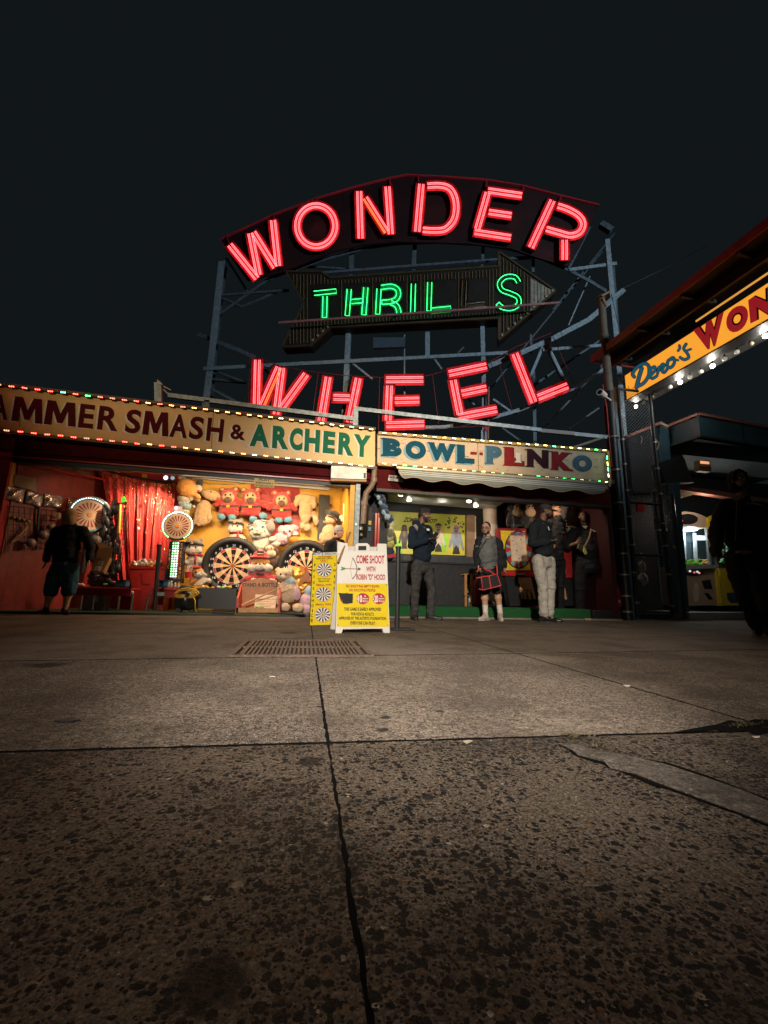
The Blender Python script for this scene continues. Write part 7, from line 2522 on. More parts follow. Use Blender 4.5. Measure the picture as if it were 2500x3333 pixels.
lamp('claw_light', 'POINT', tuple(cpn(2255, 1742, -.35)), 20, (.8, .95, 1), .1)
lamp('kiosk_soffit_light', 'POINT', tuple(at(2300, 1640, 8.95)), 24, (1, .85, .68), .1)
pz = [f_g for f_g in (fur('lime', (.22, .62, .05)), fur('leaf', (.08, .40, .05)), f_yel, f_white, f_orange)]
for i in range(24):
    x = 2226 + (i % 12) * 7.6 + random.uniform(-2, 2)
    y = 1838 - (i // 12) * 9 + random.uniform(-3, 2)
    q = cpn(x, y, -.12 - .1 * (i // 12))
    mi = random.choice((0, 0, 1)) if x < 2285 else random.choice((2, 3, 4))
    bb_ = MB().ell(q, (.055, .05, .045), RY(random.uniform(-1, 1)), 12, 8).ell(q + V((random.uniform(-.05, .05), -.03, .035)), .032, None, 10, 7)
    bb_.solo('small_plush', pz[mi], 'small plush prize in the heap inside the claw machine', 'plush prize', loc=q, group='small plush prizes in the claw machine')
mb = MB()
polyq(mb, circ(2258, 1864, 32, 10, 24), cpn, .008, depth=.012)
mb.part('control_panel', M('control_black', (.015, .015, .02), .3), cl_)
for x, y, c in ((2246, 1859, (.8, .7, .65)), (2260, 1863, (.7, .1, .1)), (2270, 1861, (.5, .8, .9)), (2276, 1865, (.9, .25, .15))):
    MB().ell(cpn(x, y, .03), .028, None, 10, 6).part('button', M('button_%d' % x, c, .3, emit=c, es=.9), cl_)
mb = MB()
polyq(mb, [(2285, 1890), (2312, 1886), (2320, 1918), (2292, 1916)], cpn, .006, depth=.004)
mb.part('coin_door', black, cl_, bevel=.006)
mb = MB()
polyq(mb, circ(2266, 1928, 10, 33, 20), cpn, .006, depth=.004)
mb.part('oval_emblem', M('emblem_cream', (.5, .42, .34), .4), cl_)
mb = MB()
polyq(mb, [(2293, 1931), (2306, 1930), (2322, 1952), (2308, 1951)], cpn, .006, depth=.004)
mb.part('prize_slot', M('slot_black', (.01, .01, .01), .3), cl_)
mb = MB()
mb.prism([cpn(x, y, -.0) for x, y in ((2222, 1842), (2322, 1838), (2324, 1850), (2226, 1853))], (0, -.06, 0))
mb.part('sill', M('cabinet_grey'), cl_)
ym = thing('yellow_machine', 'yellow arcade machine beside the claw machine', 'arcade machine', at(2380, 1985, CY))
yel = M('arcade_yellow', (.50, .38, .02), .4, var=.15)
MB().prism([cpn(x, y, .05) for x, y in ((2330, 1850), (2338, 1850), (2352, 1972), (2342, 1972))], (0, .7, 0)).part('side_edge', M('arcade_bright_yellow', (.65, .50, .04), .4), ym)
MB().prism([cpn(x, y) for x, y in ((2340, 1850), (2420, 1850), (2428, 1970), (2354, 1971))], (0, .8, 0)).part('lower_cabinet', yel, ym, bevel=.015)
mb = MB()
polyq(mb, [(2366, 1930), (2420, 1925), (2424, 1962), (2378, 1962), (2368, 1950)], cpn, .006, depth=.004)
mb.part('blue_print', M('arcade_navy', (.02, .05, .09), .4), ym)
MB().prism([cpn(x, y, .05) for x, y in ((2303, 1684), (2323, 1676), (2322, 1710), (2316, 1760), (2311, 1760))], (0, .06, 0)).part('upper_edge', yel, ym)
MB().prism([cpn(x, y, -.3) for x, y in ((2325, 1690), (2425, 1690), (2430, 1850), (2340, 1850))], (0, .1, 0)).part('rear_panel', dark, ym)
for i in range(16):
    q = cpn(random.uniform(2343, 2372), random.uniform(1768, 1842), -.1)
    MB().ell(q, (.05, .045, .04), RY(random.uniform(-1, 1)), 10, 7).ell(q + V((.02, -.03, .03)), .028, None, 8, 6).solo('small_plush', random.choice([fur('mint', (.15, .45, .25)), f_sky, f_white, _M['plush_leaf']]), 'small plush prize stacked in the yellow machine', 'plush prize', loc=q, group='small plush prizes in the yellow machine')
MX = 8.0
class XPlane(Plane):
    pass
MPn = XPlane((MX, 0, 0), (-1, 0, 0))
mq = thing('marquee_sign', 'long glowing yellow marquee sign with blue script and red capitals', 'marquee sign', (MX, 6.5, 5.4))
pTL, pTR, pBR, pBL = MPn(2032, 1218), MPn(2500, 921), MPn(2500, 1040), MPn(2039, 1308)
extq = lambda a, b, Y: a + (b - a) * ((Y - a.y) / (b.y - a.y))
zT, zB = (pTL.z + pTR.z) / 2, (pBL.z + pBR.z) / 2
Y0, Y1 = pTL.y, 2.2
MB().bb(MX, MX + .30, Y1, Y0, zB, zT).part('box', M('marquee_box', (.02, .02, .02), .5), mq)
face_m = M('marquee_lit_face', (.75, .38, .05), .4, var=.15, scale=1.6, emit=(1, .40, .035), es=.9)
mb = MB()
mb.add([V((MX - .006, Y0 - .02, zT - .03)), V((MX - .006, Y1 + .02, zT - .03)), V((MX - .006, Y1 + .02, zB + .03)), V((MX - .006, Y0 - .02, zB + .03))], [(0, 1, 2, 3)])
mb.part('lit_face', face_m, mq)
script = M('script_teal', (.01, .14, .24), .45, emit=(.005, .16, .27), es=.45)
outl = M('outline_black', (.012, .01, .01), .5)
wred = M('marquee_red_letter', (.34, .025, .03), .45, emit=(.55, .02, .03), es=.45)
def mtxt(parent, s_, q, mat_, bold, shear, nm):
    mb = MB()
    txt(mb, s_, q, MPn, .012, 0, bold + .045, shear)
    mb.part('letter_outline', outl, parent)
    mb = MB()
    txt(mb, s_, q, MPn, .020, 0, bold, shear)
    mb.part(nm, mat_, parent)
def brush(paths, w, mat_, nm, off):
    mb = MB()
    o = off
    for pts, ws in paths:
        sm = smooth2(pts, 6)
        for i in range(len(sm) - 1):
            t = i / max(1, len(sm) - 2)
            ww = w * (ws[0] + (ws[1] - ws[0]) * t) if isinstance(ws, tuple) else w * ws
            a, b = sm[i], sm[i + 1]
            l = math.hypot(b[0] - a[0], b[1] - a[1]) or 1
            ex, ey = (b[0] - a[0]) / l * .5, (b[1] - a[1]) / l * .5
            nx_, ny_ = -(b[1] - a[1]) / l * ww / 2, (b[0] - a[0]) / l * ww / 2
            o += .00006
            polyq(mb, [(a[0] - ex + nx_, a[1] - ey + ny_), (b[0] + ex + nx_, b[1] + ey + ny_), (b[0] + ex - nx_, b[1] + ey - ny_), (a[0] - ex - nx_, a[1] - ey - ny_)], MPn, o)
            polyq(mb, circ(b[0], b[1], ww / 2, ww / 2, 10), MPn, o + .00003)
    return mb
zz = lambda x, y: (1900 + x / 2.765, 780 + y / 2.765)
strokes = [([zz(525, 1150), zz(500, 1230), zz(475, 1330)], 1.1), ([zz(475, 1325), zz(540, 1290), zz(585, 1220), zz(585, 1140), zz(545, 1115), zz(480, 1150), zz(440, 1205), zz(455, 1235)], .95),
           ([zz(590, 1235), zz(640, 1180), zz(640, 1145), zz(610, 1160), zz(595, 1215), zz(615, 1250), zz(660, 1225)], .8),
           ([zz(680, 1140), zz(665, 1205)], .8), ([zz(668, 1190), zz(705, 1125), zz(725, 1130), zz(705, 1180), zz(725, 1195), zz(755, 1160)], .8),
           ([zz(790, 1075), zz(760, 1090), zz(755, 1140), zz(785, 1150), zz(815, 1110), zz(810, 1065), zz(785, 1070)], .85), ([zz(810, 1080), zz(850, 1085)], .6),
           ([zz(860, 950), zz(865, 975), zz(850, 1000)], .7), ([zz(925, 935), zz(900, 980), zz(930, 1020), zz(945, 1060), zz(905, 1080), zz(868, 1060)], .8), ([zz(925, 1000), zz(965, 985)], .6)]
brush(strokes, 13.5, outl, '', .010).part('letter_outline', outl, mq)
brush(strokes, 9.5, script, '', .020).part('script_lettering', script, mq)
for s_, q in (('W', [zz(985, 815), zz(1262, 648), zz(1225, 935), zz(1078, 1010)]), ('O', [zz(1275, 640), zz(1480, 560), zz(1480, 790), zz(1290, 865)]), ('N', [zz(1480, 545), zz(1720, 380), zz(1720, 650), zz(1500, 755)])):
    mtxt(mq, s_, q, wred, .06, 0, 'painted_letter')
for s_, q in (('D', [zz(1745, 365), zz(1960, 235), zz(1960, 510), zz(1760, 630)]), ('E', [zz(1990, 220), zz(2170, 100), zz(2170, 390), zz(2000, 490)])):
    mtxt(mq, s_, q, wred, .06, 0, 'painted_letter')
cx0 = MX - .85
zc = zT + .32
MB().bb(cx0, MX + 1.4, Y1, Y0 + .05, zc, zc + .10).part('canopy', M('canopy_dark', (.022, .016, .012), .6), mq)
MB().bb(cx0 - .03, cx0, Y1, Y0 + .08, zc - .04, zc + .13).part('canopy_edge', M('canopy_red', (.30, .035, .03), .45, var=.4), mq)
MB().bb(cx0, MX + .5, Y0 + .051, Y0 + .08, zc - .04, zc + .12).part('canopy_edge', M('canopy_red'), mq)
MB().bb(MX - .45, MX - .40, Y1, Y0 - .1, zT + .10, zc - .001).part('canopy_beam', M('canopy_rib', (.02, .015, .012), .5), mq)
for k in range(5):
    y = Y0 - .3 - k * 1.1
    MB().bb(cx0 + .02, MX, y, y + .05, zc - .08, zc - .001).part('canopy_rib', M('canopy_rib'), mq)
us = thing('marquee_sign', 'upper yellow sign strip above the dark canopy at the right edge', 'marquee sign', (MX + .3, 4.5, zc + .1))
MB().bb(MX + .12, MX + .3, Y1, 5.35, zc + .10, zc + .8).part('lit_face', M('upper_lit_face', (.7, .35, .05), .4, emit=(1, .42, .05), es=.42), us)
MB().bb(MX - .02, MX + .0, Y1, 6.55, zT + .13, zT + .165).part('lit_strip', M('strip_lit', (.7, .4, .1), .4, emit=(1, .45, .08), es=.7), us)
soff = M('marquee_soffit', (.06, .06, .055), .6)
MB().bb(MX + .301, MX + .75, Y1, Y0, zB + .1, zB + .16).part('bulb_tray', soff, mq)
gl_on, gl_off = M('bulb_on', (1, .95, .85), .3, emit=(1, .92, .80), es=4), M('bulb_off', (.30, .22, .15), .25)
gl_dim = M('bulb_dim', (.45, .42, .36), .25, emit=(.8, .72, .6), es=.35)
bx = MX + .42
for x, y, st, r in ((470, 1500, 2, .055), (540, 1467, 0, .05), (620, 1415, 0, .05), (780, 1325, 1, .055), (868, 1282, 2, .06), (958, 1236, 1, .055), (1056, 1187, 1, .055), (1160, 1135, 2, .06), (1270, 1072, 1, .055), (1380, 1010, 1, .055), (1507, 935, 0, .055), (1635, 866, 2, .06), (1770, 790, 1, .06)):
    r *= .82
    q = xat(*zz(x, y), bx)
    q0 = V((bx, q.y, q.z))
    o = MB().cyl(q0 + V((0, 0, r * .7)), V((bx, q0.y, zB + .1)), .018, n=8).part('bulb_socket', black, mq)
    MB().ell(q0, r, None, 14, 10).part('bulb', (gl_off, gl_dim, gl_on)[st], o)
    if st == 2:
        lamp('marquee_bulb_light', 'POINT', tuple(q0 - V((0, 0, r * 1.3))), 17, (1, .92, .80), .05)
random.seed(21)
def cloth(n, c=(), **k):
    k.setdefault('rough', .9)
    k.setdefault('spec', .25)
    return M('cloth_' + n, c, var=.25, scale=16, bump=.9, bscale=13, **k)
hair_bk = M('black_hair', (.012, .010, .009), .5, bump=.8, bscale=120)
lip = M('lip_skin', (.14, .05, .04), .5)
class Person:
    """figure traced joint by joint: J(name, photo x, photo y, dy) puts a joint dy metres behind the figure's own distance"""
    def __init__(s, label, gx_, gy_, scale=1.0, skin=skin_dark):
        g = gr(gx_, gy_)
        s.Y = g.y
        s.sc = scale
        s.skin = skin
        s.root = thing('person', label, 'person', V((g.x, g.y, 0)))
        s.j = {}
    def J(s, **k):
        for n, (x, y, dy) in k.items():
            s.j[n] = at(x, y, s.Y + dy)
    def p(s, n):
        return s.j[n] if isinstance(n, str) else V(n)
    def frame(s, yaw, pitch=0, tilt=0):
        """yaw 0 looks at the viewer, + turns to the photo's right"""
        f = V((math.sin(yaw) * math.cos(pitch), -math.cos(yaw) * math.cos(pitch), -math.sin(pitch)))
        r = V((math.cos(yaw), math.sin(yaw), 0))
        u = r.cross(f)
        u = -u if u.z < 0 else u
        if tilt:
            q = Matrix.Rotation(tilt, 3, f)
            r, u = q @ r, q @ u
        s.f, s.r, s.u = f, r, u
        s.R = Matrix((r, -f, u)).transposed()
    def hp(s, a, b, c):
        """head point: a right, b forward, c up (metres)"""
        k = s.sc
        return s.p('head') + (s.r * a + s.f * b + s.u * c) * k
    def body(s, legs=True, hands=True, curl=(.5, .5), waist=.085, chest=.115, thick=1.0, calf=.052):
        k, B = s.sc, Blob()
        j = s.p
        E = lambda a, b, c, rx, ry, rz: B.ell(s.hp(a, b, c), (rx * k, ry * k, rz * k), s.R)
        E(0, -.012, .035, .076, .094, .088)
        E(0, .02, -.03, .064, .072, .085)
        E(0, .045, -.085, .042, .040, .034)
        E(0, .074, .032, .046, .022, .018)
        E(.036, .062, -.02, .024, .022, .020)
        E(-.036, .062, -.02, .024, .022, .020)
        B.cap(s.hp(0, .090, .012), s.hp(0, .112, -.028), .011 * k, .017 * k)
        E(.017, .095, -.03, .011, .012, .010)
        E(-.017, .095, -.03, .011, .012, .010)
        E(0, .086, -.062, .026, .016, .009)
        E(0, .083, -.073, .022, .014, .009)
        for sg in (1, -1):
            E(.078 * sg, -.01, -.01, .012, .022, .034)
        B.cap(s.hp(0, -.02, -.04), j('neck'), .058 * k, .062 * k)
        sh = (j('shl') + j('shr')) / 2
        hip = (j('hpl') + j('hpr')) / 2
        B.cap(j('neck'), sh, .062 * k, .07 * k)
        B.cap(j('shl'), j('shr'), .055 * k, .055 * k)
        B.chain([sh, sh.lerp(hip, .35), sh.lerp(hip, .7), hip], [.10 * k, chest * .8 * k, waist * k, waist * k])
        for a, hd in (('l', 0), ('r', 1)):
            B.chain([j('sh' + a), j('el' + a), j('wr' + a)], [.052 * k * thick, .042 * k * thick, .029 * k])
            if hands:
                s.hand(B, a, curl[hd])
            if legs:
                B.chain([j('hp' + a), j('kn' + a), j('an' + a)], [.085 * k * thick, .058 * k * thick, .04 * k])
                m = j('kn' + a).lerp(j('an' + a), .3)
                B.cap(m, j('kn' + a).lerp(j('an' + a), .55), calf * k * 1.15 * thick, calf * k * .9)
                ft = j('to' + a) - j('an' + a)
                ft.z = 0
                B.cap(j('an' + a), V((j('an' + a).x, j('an' + a).y, .055)) + ft.normalized() * .06 * k, .036 * k, .03 * k)
        B.build('body', [s.skin], s.root, .0075, 2)
        for sg in (1, -1):
            o = MB().ell(s.hp(.031 * sg, .0785, .004), .0130 * k, None, 10, 7).part('eye', M('eyeball', (.38, .34, .31), .5, var=.05), s.root)
            MB().ell(s.hp(.031 * sg, .0875, .003), .0075 * k, None, 8, 6).part('pupil', eye_m, o)
            MB().tube([s.hp(.016 * sg, .092, .024), s.hp(.032 * sg, .092, .030), s.hp(.050 * sg, .078, .024)], .0055 * k, 6).part('eyebrow', hair_bk, s.root)
        MB().tube([s.hp(-.024, .094, -.067), s.hp(0, .103, -.066), s.hp(.024, .094, -.067)], .0045 * k, 6).part('mouth', lip, s.root)
    def hand(s, B, a, curl):
        k = s.sc
        w, e = s.p('wr' + a), s.p('el' + a)
        d = (s.j['ha' + a] - w).normalized() if 'ha' + a in s.j else (w - e).normalized()
        side = d.cross(V((0, 0, 1)))
        side = side.normalized() if side.length > .1 else V((1, 0, 0))
        nrm = side.cross(d).normalized()
        if abs(d.z) > .75:
            side, nrm = nrm, side
        palm = w + d * .045 * k
        B.ell(palm, (.040 * k, .016 * k, .048 * k), Matrix((side, nrm, d)).transposed())
        dn = V((0, 0, -1)) if abs(d.z) < .75 else nrm * (1 if nrm.y < 0 else -1)
        for i, ln in enumerate((.066, .076, .071, .056)):
            b = palm + d * .036 * k + side * (i - 1.5) * .019 * k
            d1 = (d + dn * curl * .6 + side * (i - 1.5) * .05).normalized()
            d2 = (d + dn * curl * 1.7).normalized()
            m = b + d1 * ln * .5 * k
            B.chain([b, m, m + d2 * ln * .5 * k], [.0092 * k, .0085 * k, .007 * k])
        sg = -1 if a == 'l' else 1
        t0 = palm - d * .012 * k + side * sg * .034 * k
        t1 = t0 + (d * .6 + side * sg * .7 + dn * .3).normalized() * .03 * k
        B.chain([t0, t1, t1 + (d + dn * curl * .5).normalized() * .03 * k], [.0115 * k, .010 * k, .008 * k])
    def top(s, name, mats, hem, sleeve=1.0, chest=.17, waist=.16, arm=.072, belly=None, hood=False, collar=.08, hips=.17, depth=.8, extra=()):
        """upper garment: torso tube, sleeves to the wrist (1) or elbow (<1), hem at joint height"""
        k, B = s.sc, Blob()
        j = s.p
        sh = (j('shl') + j('shr')) / 2
        hip = (j('hpl') + j('hpr')) / 2
        ax = (j('shr') - j('shl'))
        w = max(ax.length / 2, .10 * k)
        ax = ax.normalized()
        fw = V((0, 0, 1)).cross(ax).normalized()
        R = Matrix((ax, fw, V((0, 0, 1)))).transposed()
        lo_ = V(hem)
        K_ = ((.0, w * .90), (.2, w * 1.02), (.45, max(w * .95, waist * k)), (.7, max(w * .9, waist * k)), (1.0, hips * k))
        for i in range(15):
            t = i / 14
            for (t0, r0), (t1, r1) in zip(K_, K_[1:]):
                if t0 <= t <= t1:
                    rx = r0 + (r1 - r0) * (t - t0) / (t1 - t0)
            dp = chest + (max(waist, hips) - chest) * min(1, t * 1.6)
            c = (sh + V((0, 0, -.03 * k))).lerp(lo_ + V((0, 0, .05 * k)), t)
            B.ell(c + V((random.uniform(-.006, .006), random.uniform(-.006, .006), 0)), (rx, dp * depth * k, .085 * k), R)
        if belly:
            B.ell(j('belly'), (belly[0] * k, belly[1] * k, belly[2] * k), R)
        B.cap(j('neck') + V((0, 0, -.02 * k)), sh, collar * k, .10 * k)
        for a in 'lr':
            B.cap(j('sh' + a), sh, arm * 1.12 * k, .10 * k)
            if sleeve >= 1:
                w_ = j('el' + a).lerp(j('wr' + a), .94)
                B.chain([j('sh' + a), j('el' + a), w_], [arm * 1.12 * k, arm * .95 * k, arm * .72 * k])
                e = j('el' + a)
                B.ell(e.lerp(j('sh' + a), .15), arm * .98 * k)
                B.ell(w_.lerp(e, .2), arm * .80 * k)
            else:
                e = j('sh' + a).lerp(j('el' + a), sleeve)
                B.chain([j('sh' + a), e], [arm * 1.12 * k, arm * 1.08 * k])
        if hood:
            B.ell(j('neck') - s.f * .07 * k + V((0, 0, .0)), (.11 * k, .085 * k, .075 * k), s.R)
            B.ell(j('neck') - s.f * .09 * k + V((0, 0, -.06 * k)), (.10 * k, .06 * k, .09 * k), s.R)
        for e in extra:
            B.ell(*e)
        return ruffle(B.build(name, mats, s.root, .013, 3), .016, (7, 7, 13))
    def bottom(s, name, mats, to=1.0, thigh=.105, knee=.078, cuff=.068, hips=.15, seat=.8, bunch=True):
        k, B = s.sc, Blob()
        j = s.p
        hip = (j('hpl') + j('hpr')) / 2
        ax = (j('hpr') - j('hpl'))
        w = ax.length / 2
        ax.z = 0
        ax.normalize()
        fw = V((0, 0, 1)).cross(ax).normalized()
        R = Matrix((ax, fw, V((0, 0, 1)))).transposed()
        B.ell(hip + V((0, 0, .04 * k)), (max(w + .05 * k, hips * k), hips * seat * k, .12 * k), R)
        B.ell(hip + V((0, 0, -.05 * k)), (max(w + .06 * k, hips * k), hips * seat * k, .11 * k), R)
        for a in 'lr':
            h, kn, an = j('hp' + a), j('kn' + a), j('an' + a)
            if to >= 1:
                B.chain([h, h.lerp(kn, .55), kn, kn.lerp(an, .5), kn.lerp(an, .97)], [thigh * k, thigh * .94 * k, knee * k, knee * .95 * k, cuff * k])
                if bunch:
                    for t in (.82, .93):
                        B.ell(kn.lerp(an, t) + V((random.uniform(-.008, .008), 0, 0)), (cuff * 1.1 * k, cuff * 1.12 * k, .026 * k))
                    B.ell(kn + V((0, -.012, .01)), (knee * 1.06 * k, knee * 1.05 * k, .04 * k))
            else:
                e = h.lerp(kn, to) if to <= .9 else kn.lerp(an, (to - .9) * 2)
                B.chain([h, h.lerp(kn, .5), e], [thigh * k, thigh * k, cuff * k])
                B.ell(e, (cuff * 1.05 * k, cuff * 1.05 * k, .03 * k))
        return ruffle(B.build(name, mats, s.root, .013, 3), .014, (9, 9, 11))
    def shoe(s, a, mats, L=.0, high=.06, name='shoe'):
        k, B = s.sc, Blob()
        an, to = s.p('an' + a), s.p('to' + a)
        d = to - an
        d.z = 0
        d = d.normalized() if d.length > .03 else V((0, -1, 0))
        h = V((an.x, an.y, 0)) - d * .05 * k
        t = h + d * .235 * k
        z = V((0, 0, 1))
        B.cap(h + z * .045 * k, h + d * .13 * k + z * .045 * k, .042 * k, .043 * k)
        B.cap(h + d * .1 * k + z * .04 * k, t + z * .034 * k, .043 * k, .034 * k)
        B.cap(h + d * .03 * k + z * .05 * k, h + d * .05 * k + z * (.07 + high) * k, .05 * k, .05 * k)
        o = B.build(name, mats, s.root, .010, 3)
        sd = z.cross(d)
        mb = MB()
        pts = [h + d * u * k + sd * v * k for u, v in ((-.045, -.03), (-.03, -.042), (.08, -.04), (.16, -.05), (.22, -.04), (.265, -.012), (.265, .012), (.22, .04), (.16, .05), (.08, .04), (-.03, .042), (-.045, .03))]
        mb.prism([p + z * .022 * k for p in pts], (0, 0, -.021 * k))
        return o, mb
    def hair(s, mats, items, name='hair', voxel=.009):
        B = Blob()
        for it in items:
            (a, b, c), r = it[:2]
            B.ell(s.hp(a, b, c), tuple(x * s.sc for x in r), s.R, it[2] if len(it) > 2 else 0)
        return B.build(name, mats, s.root, voxel, 2)
CAP_HAIR = [((0, -.022, .052), (.084, .096, .085)), ((0, -.055, .0), (.080, .062, .075)), ((.0, .02, .085), (.07, .07, .05))]
A = Person('man in a navy jacket looking down at his phone, right of the belt post', 1388, 2018)
A.J(head=(1383, 1676, 0), neck=(1369, 1710, .0), shl=(1346, 1726, -.12), shr=(1392, 1724, .14), ell=(1340, 1774, -.16), elr=(1404, 1782, .10), wrl=(1390, 1757, -.20), wrr=(1412, 1762, .02), hal=(1404, 1752, -.19), har=(1418, 1748, -.06),
    hpl=(1357, 1840, -.05), hpr=(1388, 1840, .05), knl=(1352, 1920, -.06), knr=(1406, 1918, .03), anl=(1348, 2003, -.02), anr=(1401, 2003, -.03), tol=(1354, 2026, -.2), tor=(1428, 2022, -.10))
A.frame(1.15, .28)
A.body(curl=(.7, .7))
A.hair([hair_bk], CAP_HAIR + [((.03, -.085, -.03), (.05, .04, .05)), ((0, .055, -.10), (.045, .045, .03)), ((.055, .03, -.07), (.022, .05, .035)), ((-.055, .03, -.07), (.022, .05, .035)), ((0, .095, -.052), (.028, .012, .006))])
navy = cloth('navy_jacket', (.009, .018, .032))
greyp = cloth('grey_patch', (.28, .26, .25))
hem = at(1375, 1828, A.Y)
A.top('jacket', [navy, greyp], hem, chest=.15, waist=.15, arm=.078, hood=True, hips=.165, depth=.95, extra=[(at(1354, 1718, A.Y - .17), V((.030, .05, .07)), RY(-.4), 1)])
A.bottom('jeans', [cloth('dark_grey_jeans', (.026, .026, .028), c2=(.06, .06, .06))], thigh=.10, knee=.075, cuff=.066)
for a in 'lr':
    o, mb = A.shoe(a, [M('black_boot', (.014, .014, .015), .45)], high=.09, name='boot')
    mb.part('sole', rubber, o)
mb = MB()
polyq(mb, [(1389, 1720), (1398, 1721), (1398, 1727), (1390, 1727)], FP(A.Y - .2), 0, depth=.004)
mb.part('chest_print', white, A.root)
MB().ell(A.hp(.088, -.01, -.04), .008, None, 8, 6).part('earring', chrome, A.root)
q = at(1416, 1744, A.Y - .10)
ph = thing('phone', 'dark phone held by the man in the navy jacket', 'phone', q)
MB().box(q, (.075, .012, .15), Matrix.Rotation(.5, 3, 'Y') @ Matrix.Rotation(.5, 3, 'X')).part('case', black, ph, bevel=.006)
A = Person('older man in glasses, grey shirt and black shorts, beside the ball rack', 1600, 2020, skin=skin_light)
A.J(head=(1582, 1721, 0), neck=(1589, 1748, .02), shl=(1561, 1764, 0), shr=(1613, 1760, .02), ell=(1551, 1802, .02), elr=(1637, 1806, .06), wrl=(1556, 1840, -.10), wrr=(1640, 1846, .0), belly=(1581, 1803, -.03),
    hpl=(1572, 1856, 0), hpr=(1609, 1856, .02), knl=(1577, 1928, -.02), knr=(1619, 1926, .0), anl=(1580, 1990, 0), anr=(1628, 1992, 0), tol=(1558, 2008, -.12), tor=(1634, 2014, -.2))
A.frame(-.75, .05)
A.body(curl=(.8, .8), thick=1.2)
A.hair([M('cropped_dark_hair', (.03, .024, .02), .8)], [((0, -.028, .050), (.084, .094, .086)), ((0, -.06, .0), (.079, .056, .065)), ((0, .060, -.098), (.038, .036, .022)), ((.05, .04, -.07), (.018, .04, .03)), ((-.05, .04, -.07), (.018, .04, .03))])
gl = MB()
for sg in (1, -1):
    gl.tube([A.hp(.034 * sg + .026 * math.cos(t), .104, .004 + .018 * math.sin(t)) for t in [k * PI / 8 for k in range(16)]], .0035, 5, True)
    gl.tube([A.hp(.06 * sg, .100, .006), A.hp(.08 * sg, .04, .006), A.hp(.083 * sg, -.01, .0)], .0035, 5)
gl.tube([A.hp(-.008, .106, .006), A.hp(.008, .106, .006)], .0035, 5)
gl.part('glasses', black, A.root)
hem = at(1588, 1858, A.Y)
A.top('shirt', [cloth('grey_shirt', (.13, .135, .135))], hem, sleeve=.5, chest=.17, waist=.185, arm=.066, belly=(.165, .20, .25), hips=.18, depth=.95)
dj = cloth('dark_open_jacket', (.016, .017, .02))
B = Blob()
sh_m = at(1606, 1768, A.Y + .08)
for x, y, rx, rz, dy in ((1622, 1775, .10, .12, .02), (1628, 1805, .10, .16, .03), (1630, 1835, .10, .14, .03), (1556, 1785, .05, .13, .02), (1553, 1815, .055, .14, .0), (1600, 1775, .2, .12, .12), (1604, 1815, .2, .2, .13), (1606, 1845, .19, .12, .12)):
    B.ell(at(x, y, A.Y + dy), (rx, .10, rz))
for a in 'lr':
    B.chain([A.p('sh' + a), A.p('el' + a), A.p('el' + a).lerp(A.p('wr' + a), .92)], [.085, .075, .06])
ruffle(B.build('open_jacket', [dj], A.root, .013, 3), .016, (7, 7, 13))
A.bottom('shorts', [cloth('black_shorts', (.014, .014, .016))], to=.88, thigh=.118, cuff=.112, hips=.18, seat=1.0)
sock, sneak = cloth('white_sock', (.62, .58, .54)), M('white_sneaker', (.50, .46, .43), .6, bump=.3)
for a in 'lr':
    o, mb = A.shoe(a, [sneak], high=.03, name='sneaker')
    mb.part('sole', M('sneaker_sole', (.4, .36, .32), .6), o)
    an, kn = A.p('an' + a), A.p('kn' + a)
    B = Blob()
    B.cap(an + V((0, 0, -.02)), an.lerp(kn, .34), .05, .052)
    B.build('sock', [sock], A.root, .010, 2)
bg_ = thing('tote_bag', 'black tote bag with red edging held by the older man', 'bag', at(1598, 1920, A.Y - .28))
tp_ = FP(A.Y - .26)
mb = MB()
polyq(mb, [(1566, 1878), (1618, 1868), (1630, 1906), (1571, 1921)], tp_, .05, depth=.13)
mb.part('pouch', M('tote_black', (.012, .012, .014), .6), bg_, bevel=.012)
ed = M('tote_red_edge', (.60, .055, .05), .5)
for pts in ([(1566, 1878), (1592, 1875), (1618, 1868), (1630, 1906), (1571, 1921), (1566, 1878)], [(1592, 1875), (1598, 1914)]):
    MB().tube([tp_(x, y, .055) for x, y in pts], .012, 6).part('edge_binding', ed, bg_)
for pts in ([(1553, 1862), (1557, 1854), (1566, 1850)], [(1574, 1848), (1584, 1856), (1598, 1860), (1608, 1869)], [(1617, 1838), (1619, 1868)], [(1550, 1882), (1566, 1879)], [(1559, 1917), (1571, 1920)]):
    MB().tube([tp_(x, y, .05) for x, y in pts], .011, 6).part('handle', ed, bg_)
mb = MB()
mb.tube([at(1585, 1755, A.Y - .2), at(1568, 1775, A.Y - .24), at(1555, 1805, A.Y - .2)], .006, 5)
mb.part('lanyard', black, A.root)
A = Person('man in black cap, dark hoodie and pale trousers looking at his hands', 1782, 2026, skin=skin_mid)
A.J(head=(1777, 1664, 0), neck=(1764, 1700, .0), shl=(1738, 1716, -.14), shr=(1778, 1712, .14), ell=(1734, 1768, -.16), elr=(1786, 1768, .12), wrl=(1786, 1764, -.18), wrr=(1800, 1760, .0), hal=(1804, 1756, -.18), har=(1814, 1754, -.04),
    hpl=(1752, 1826, -.06), hpr=(1786, 1826, .06), knl=(1768, 1915, -.07), knr=(1791, 1915, .05), anl=(1770, 2000, -.06), anr=(1788, 1998, .04), tol=(1800, 2028, -.1), tor=(1802, 2016, .0))
A.frame(1.1, .22)
A.body(curl=(.5, .4))
A.hair([hair_bk], [((0, -.05, .0), (.078, .058, .075)), ((0, .060, -.10), (.044, .042, .028)), ((.052, .035, -.07), (.02, .048, .035)), ((-.052, .035, -.07), (.02, .048, .035)), ((0, .097, -.052), (.026, .011, .006))])
B = Blob()
B.ell(A.hp(0, -.015, .072), (.092, .108, .070), A.R)
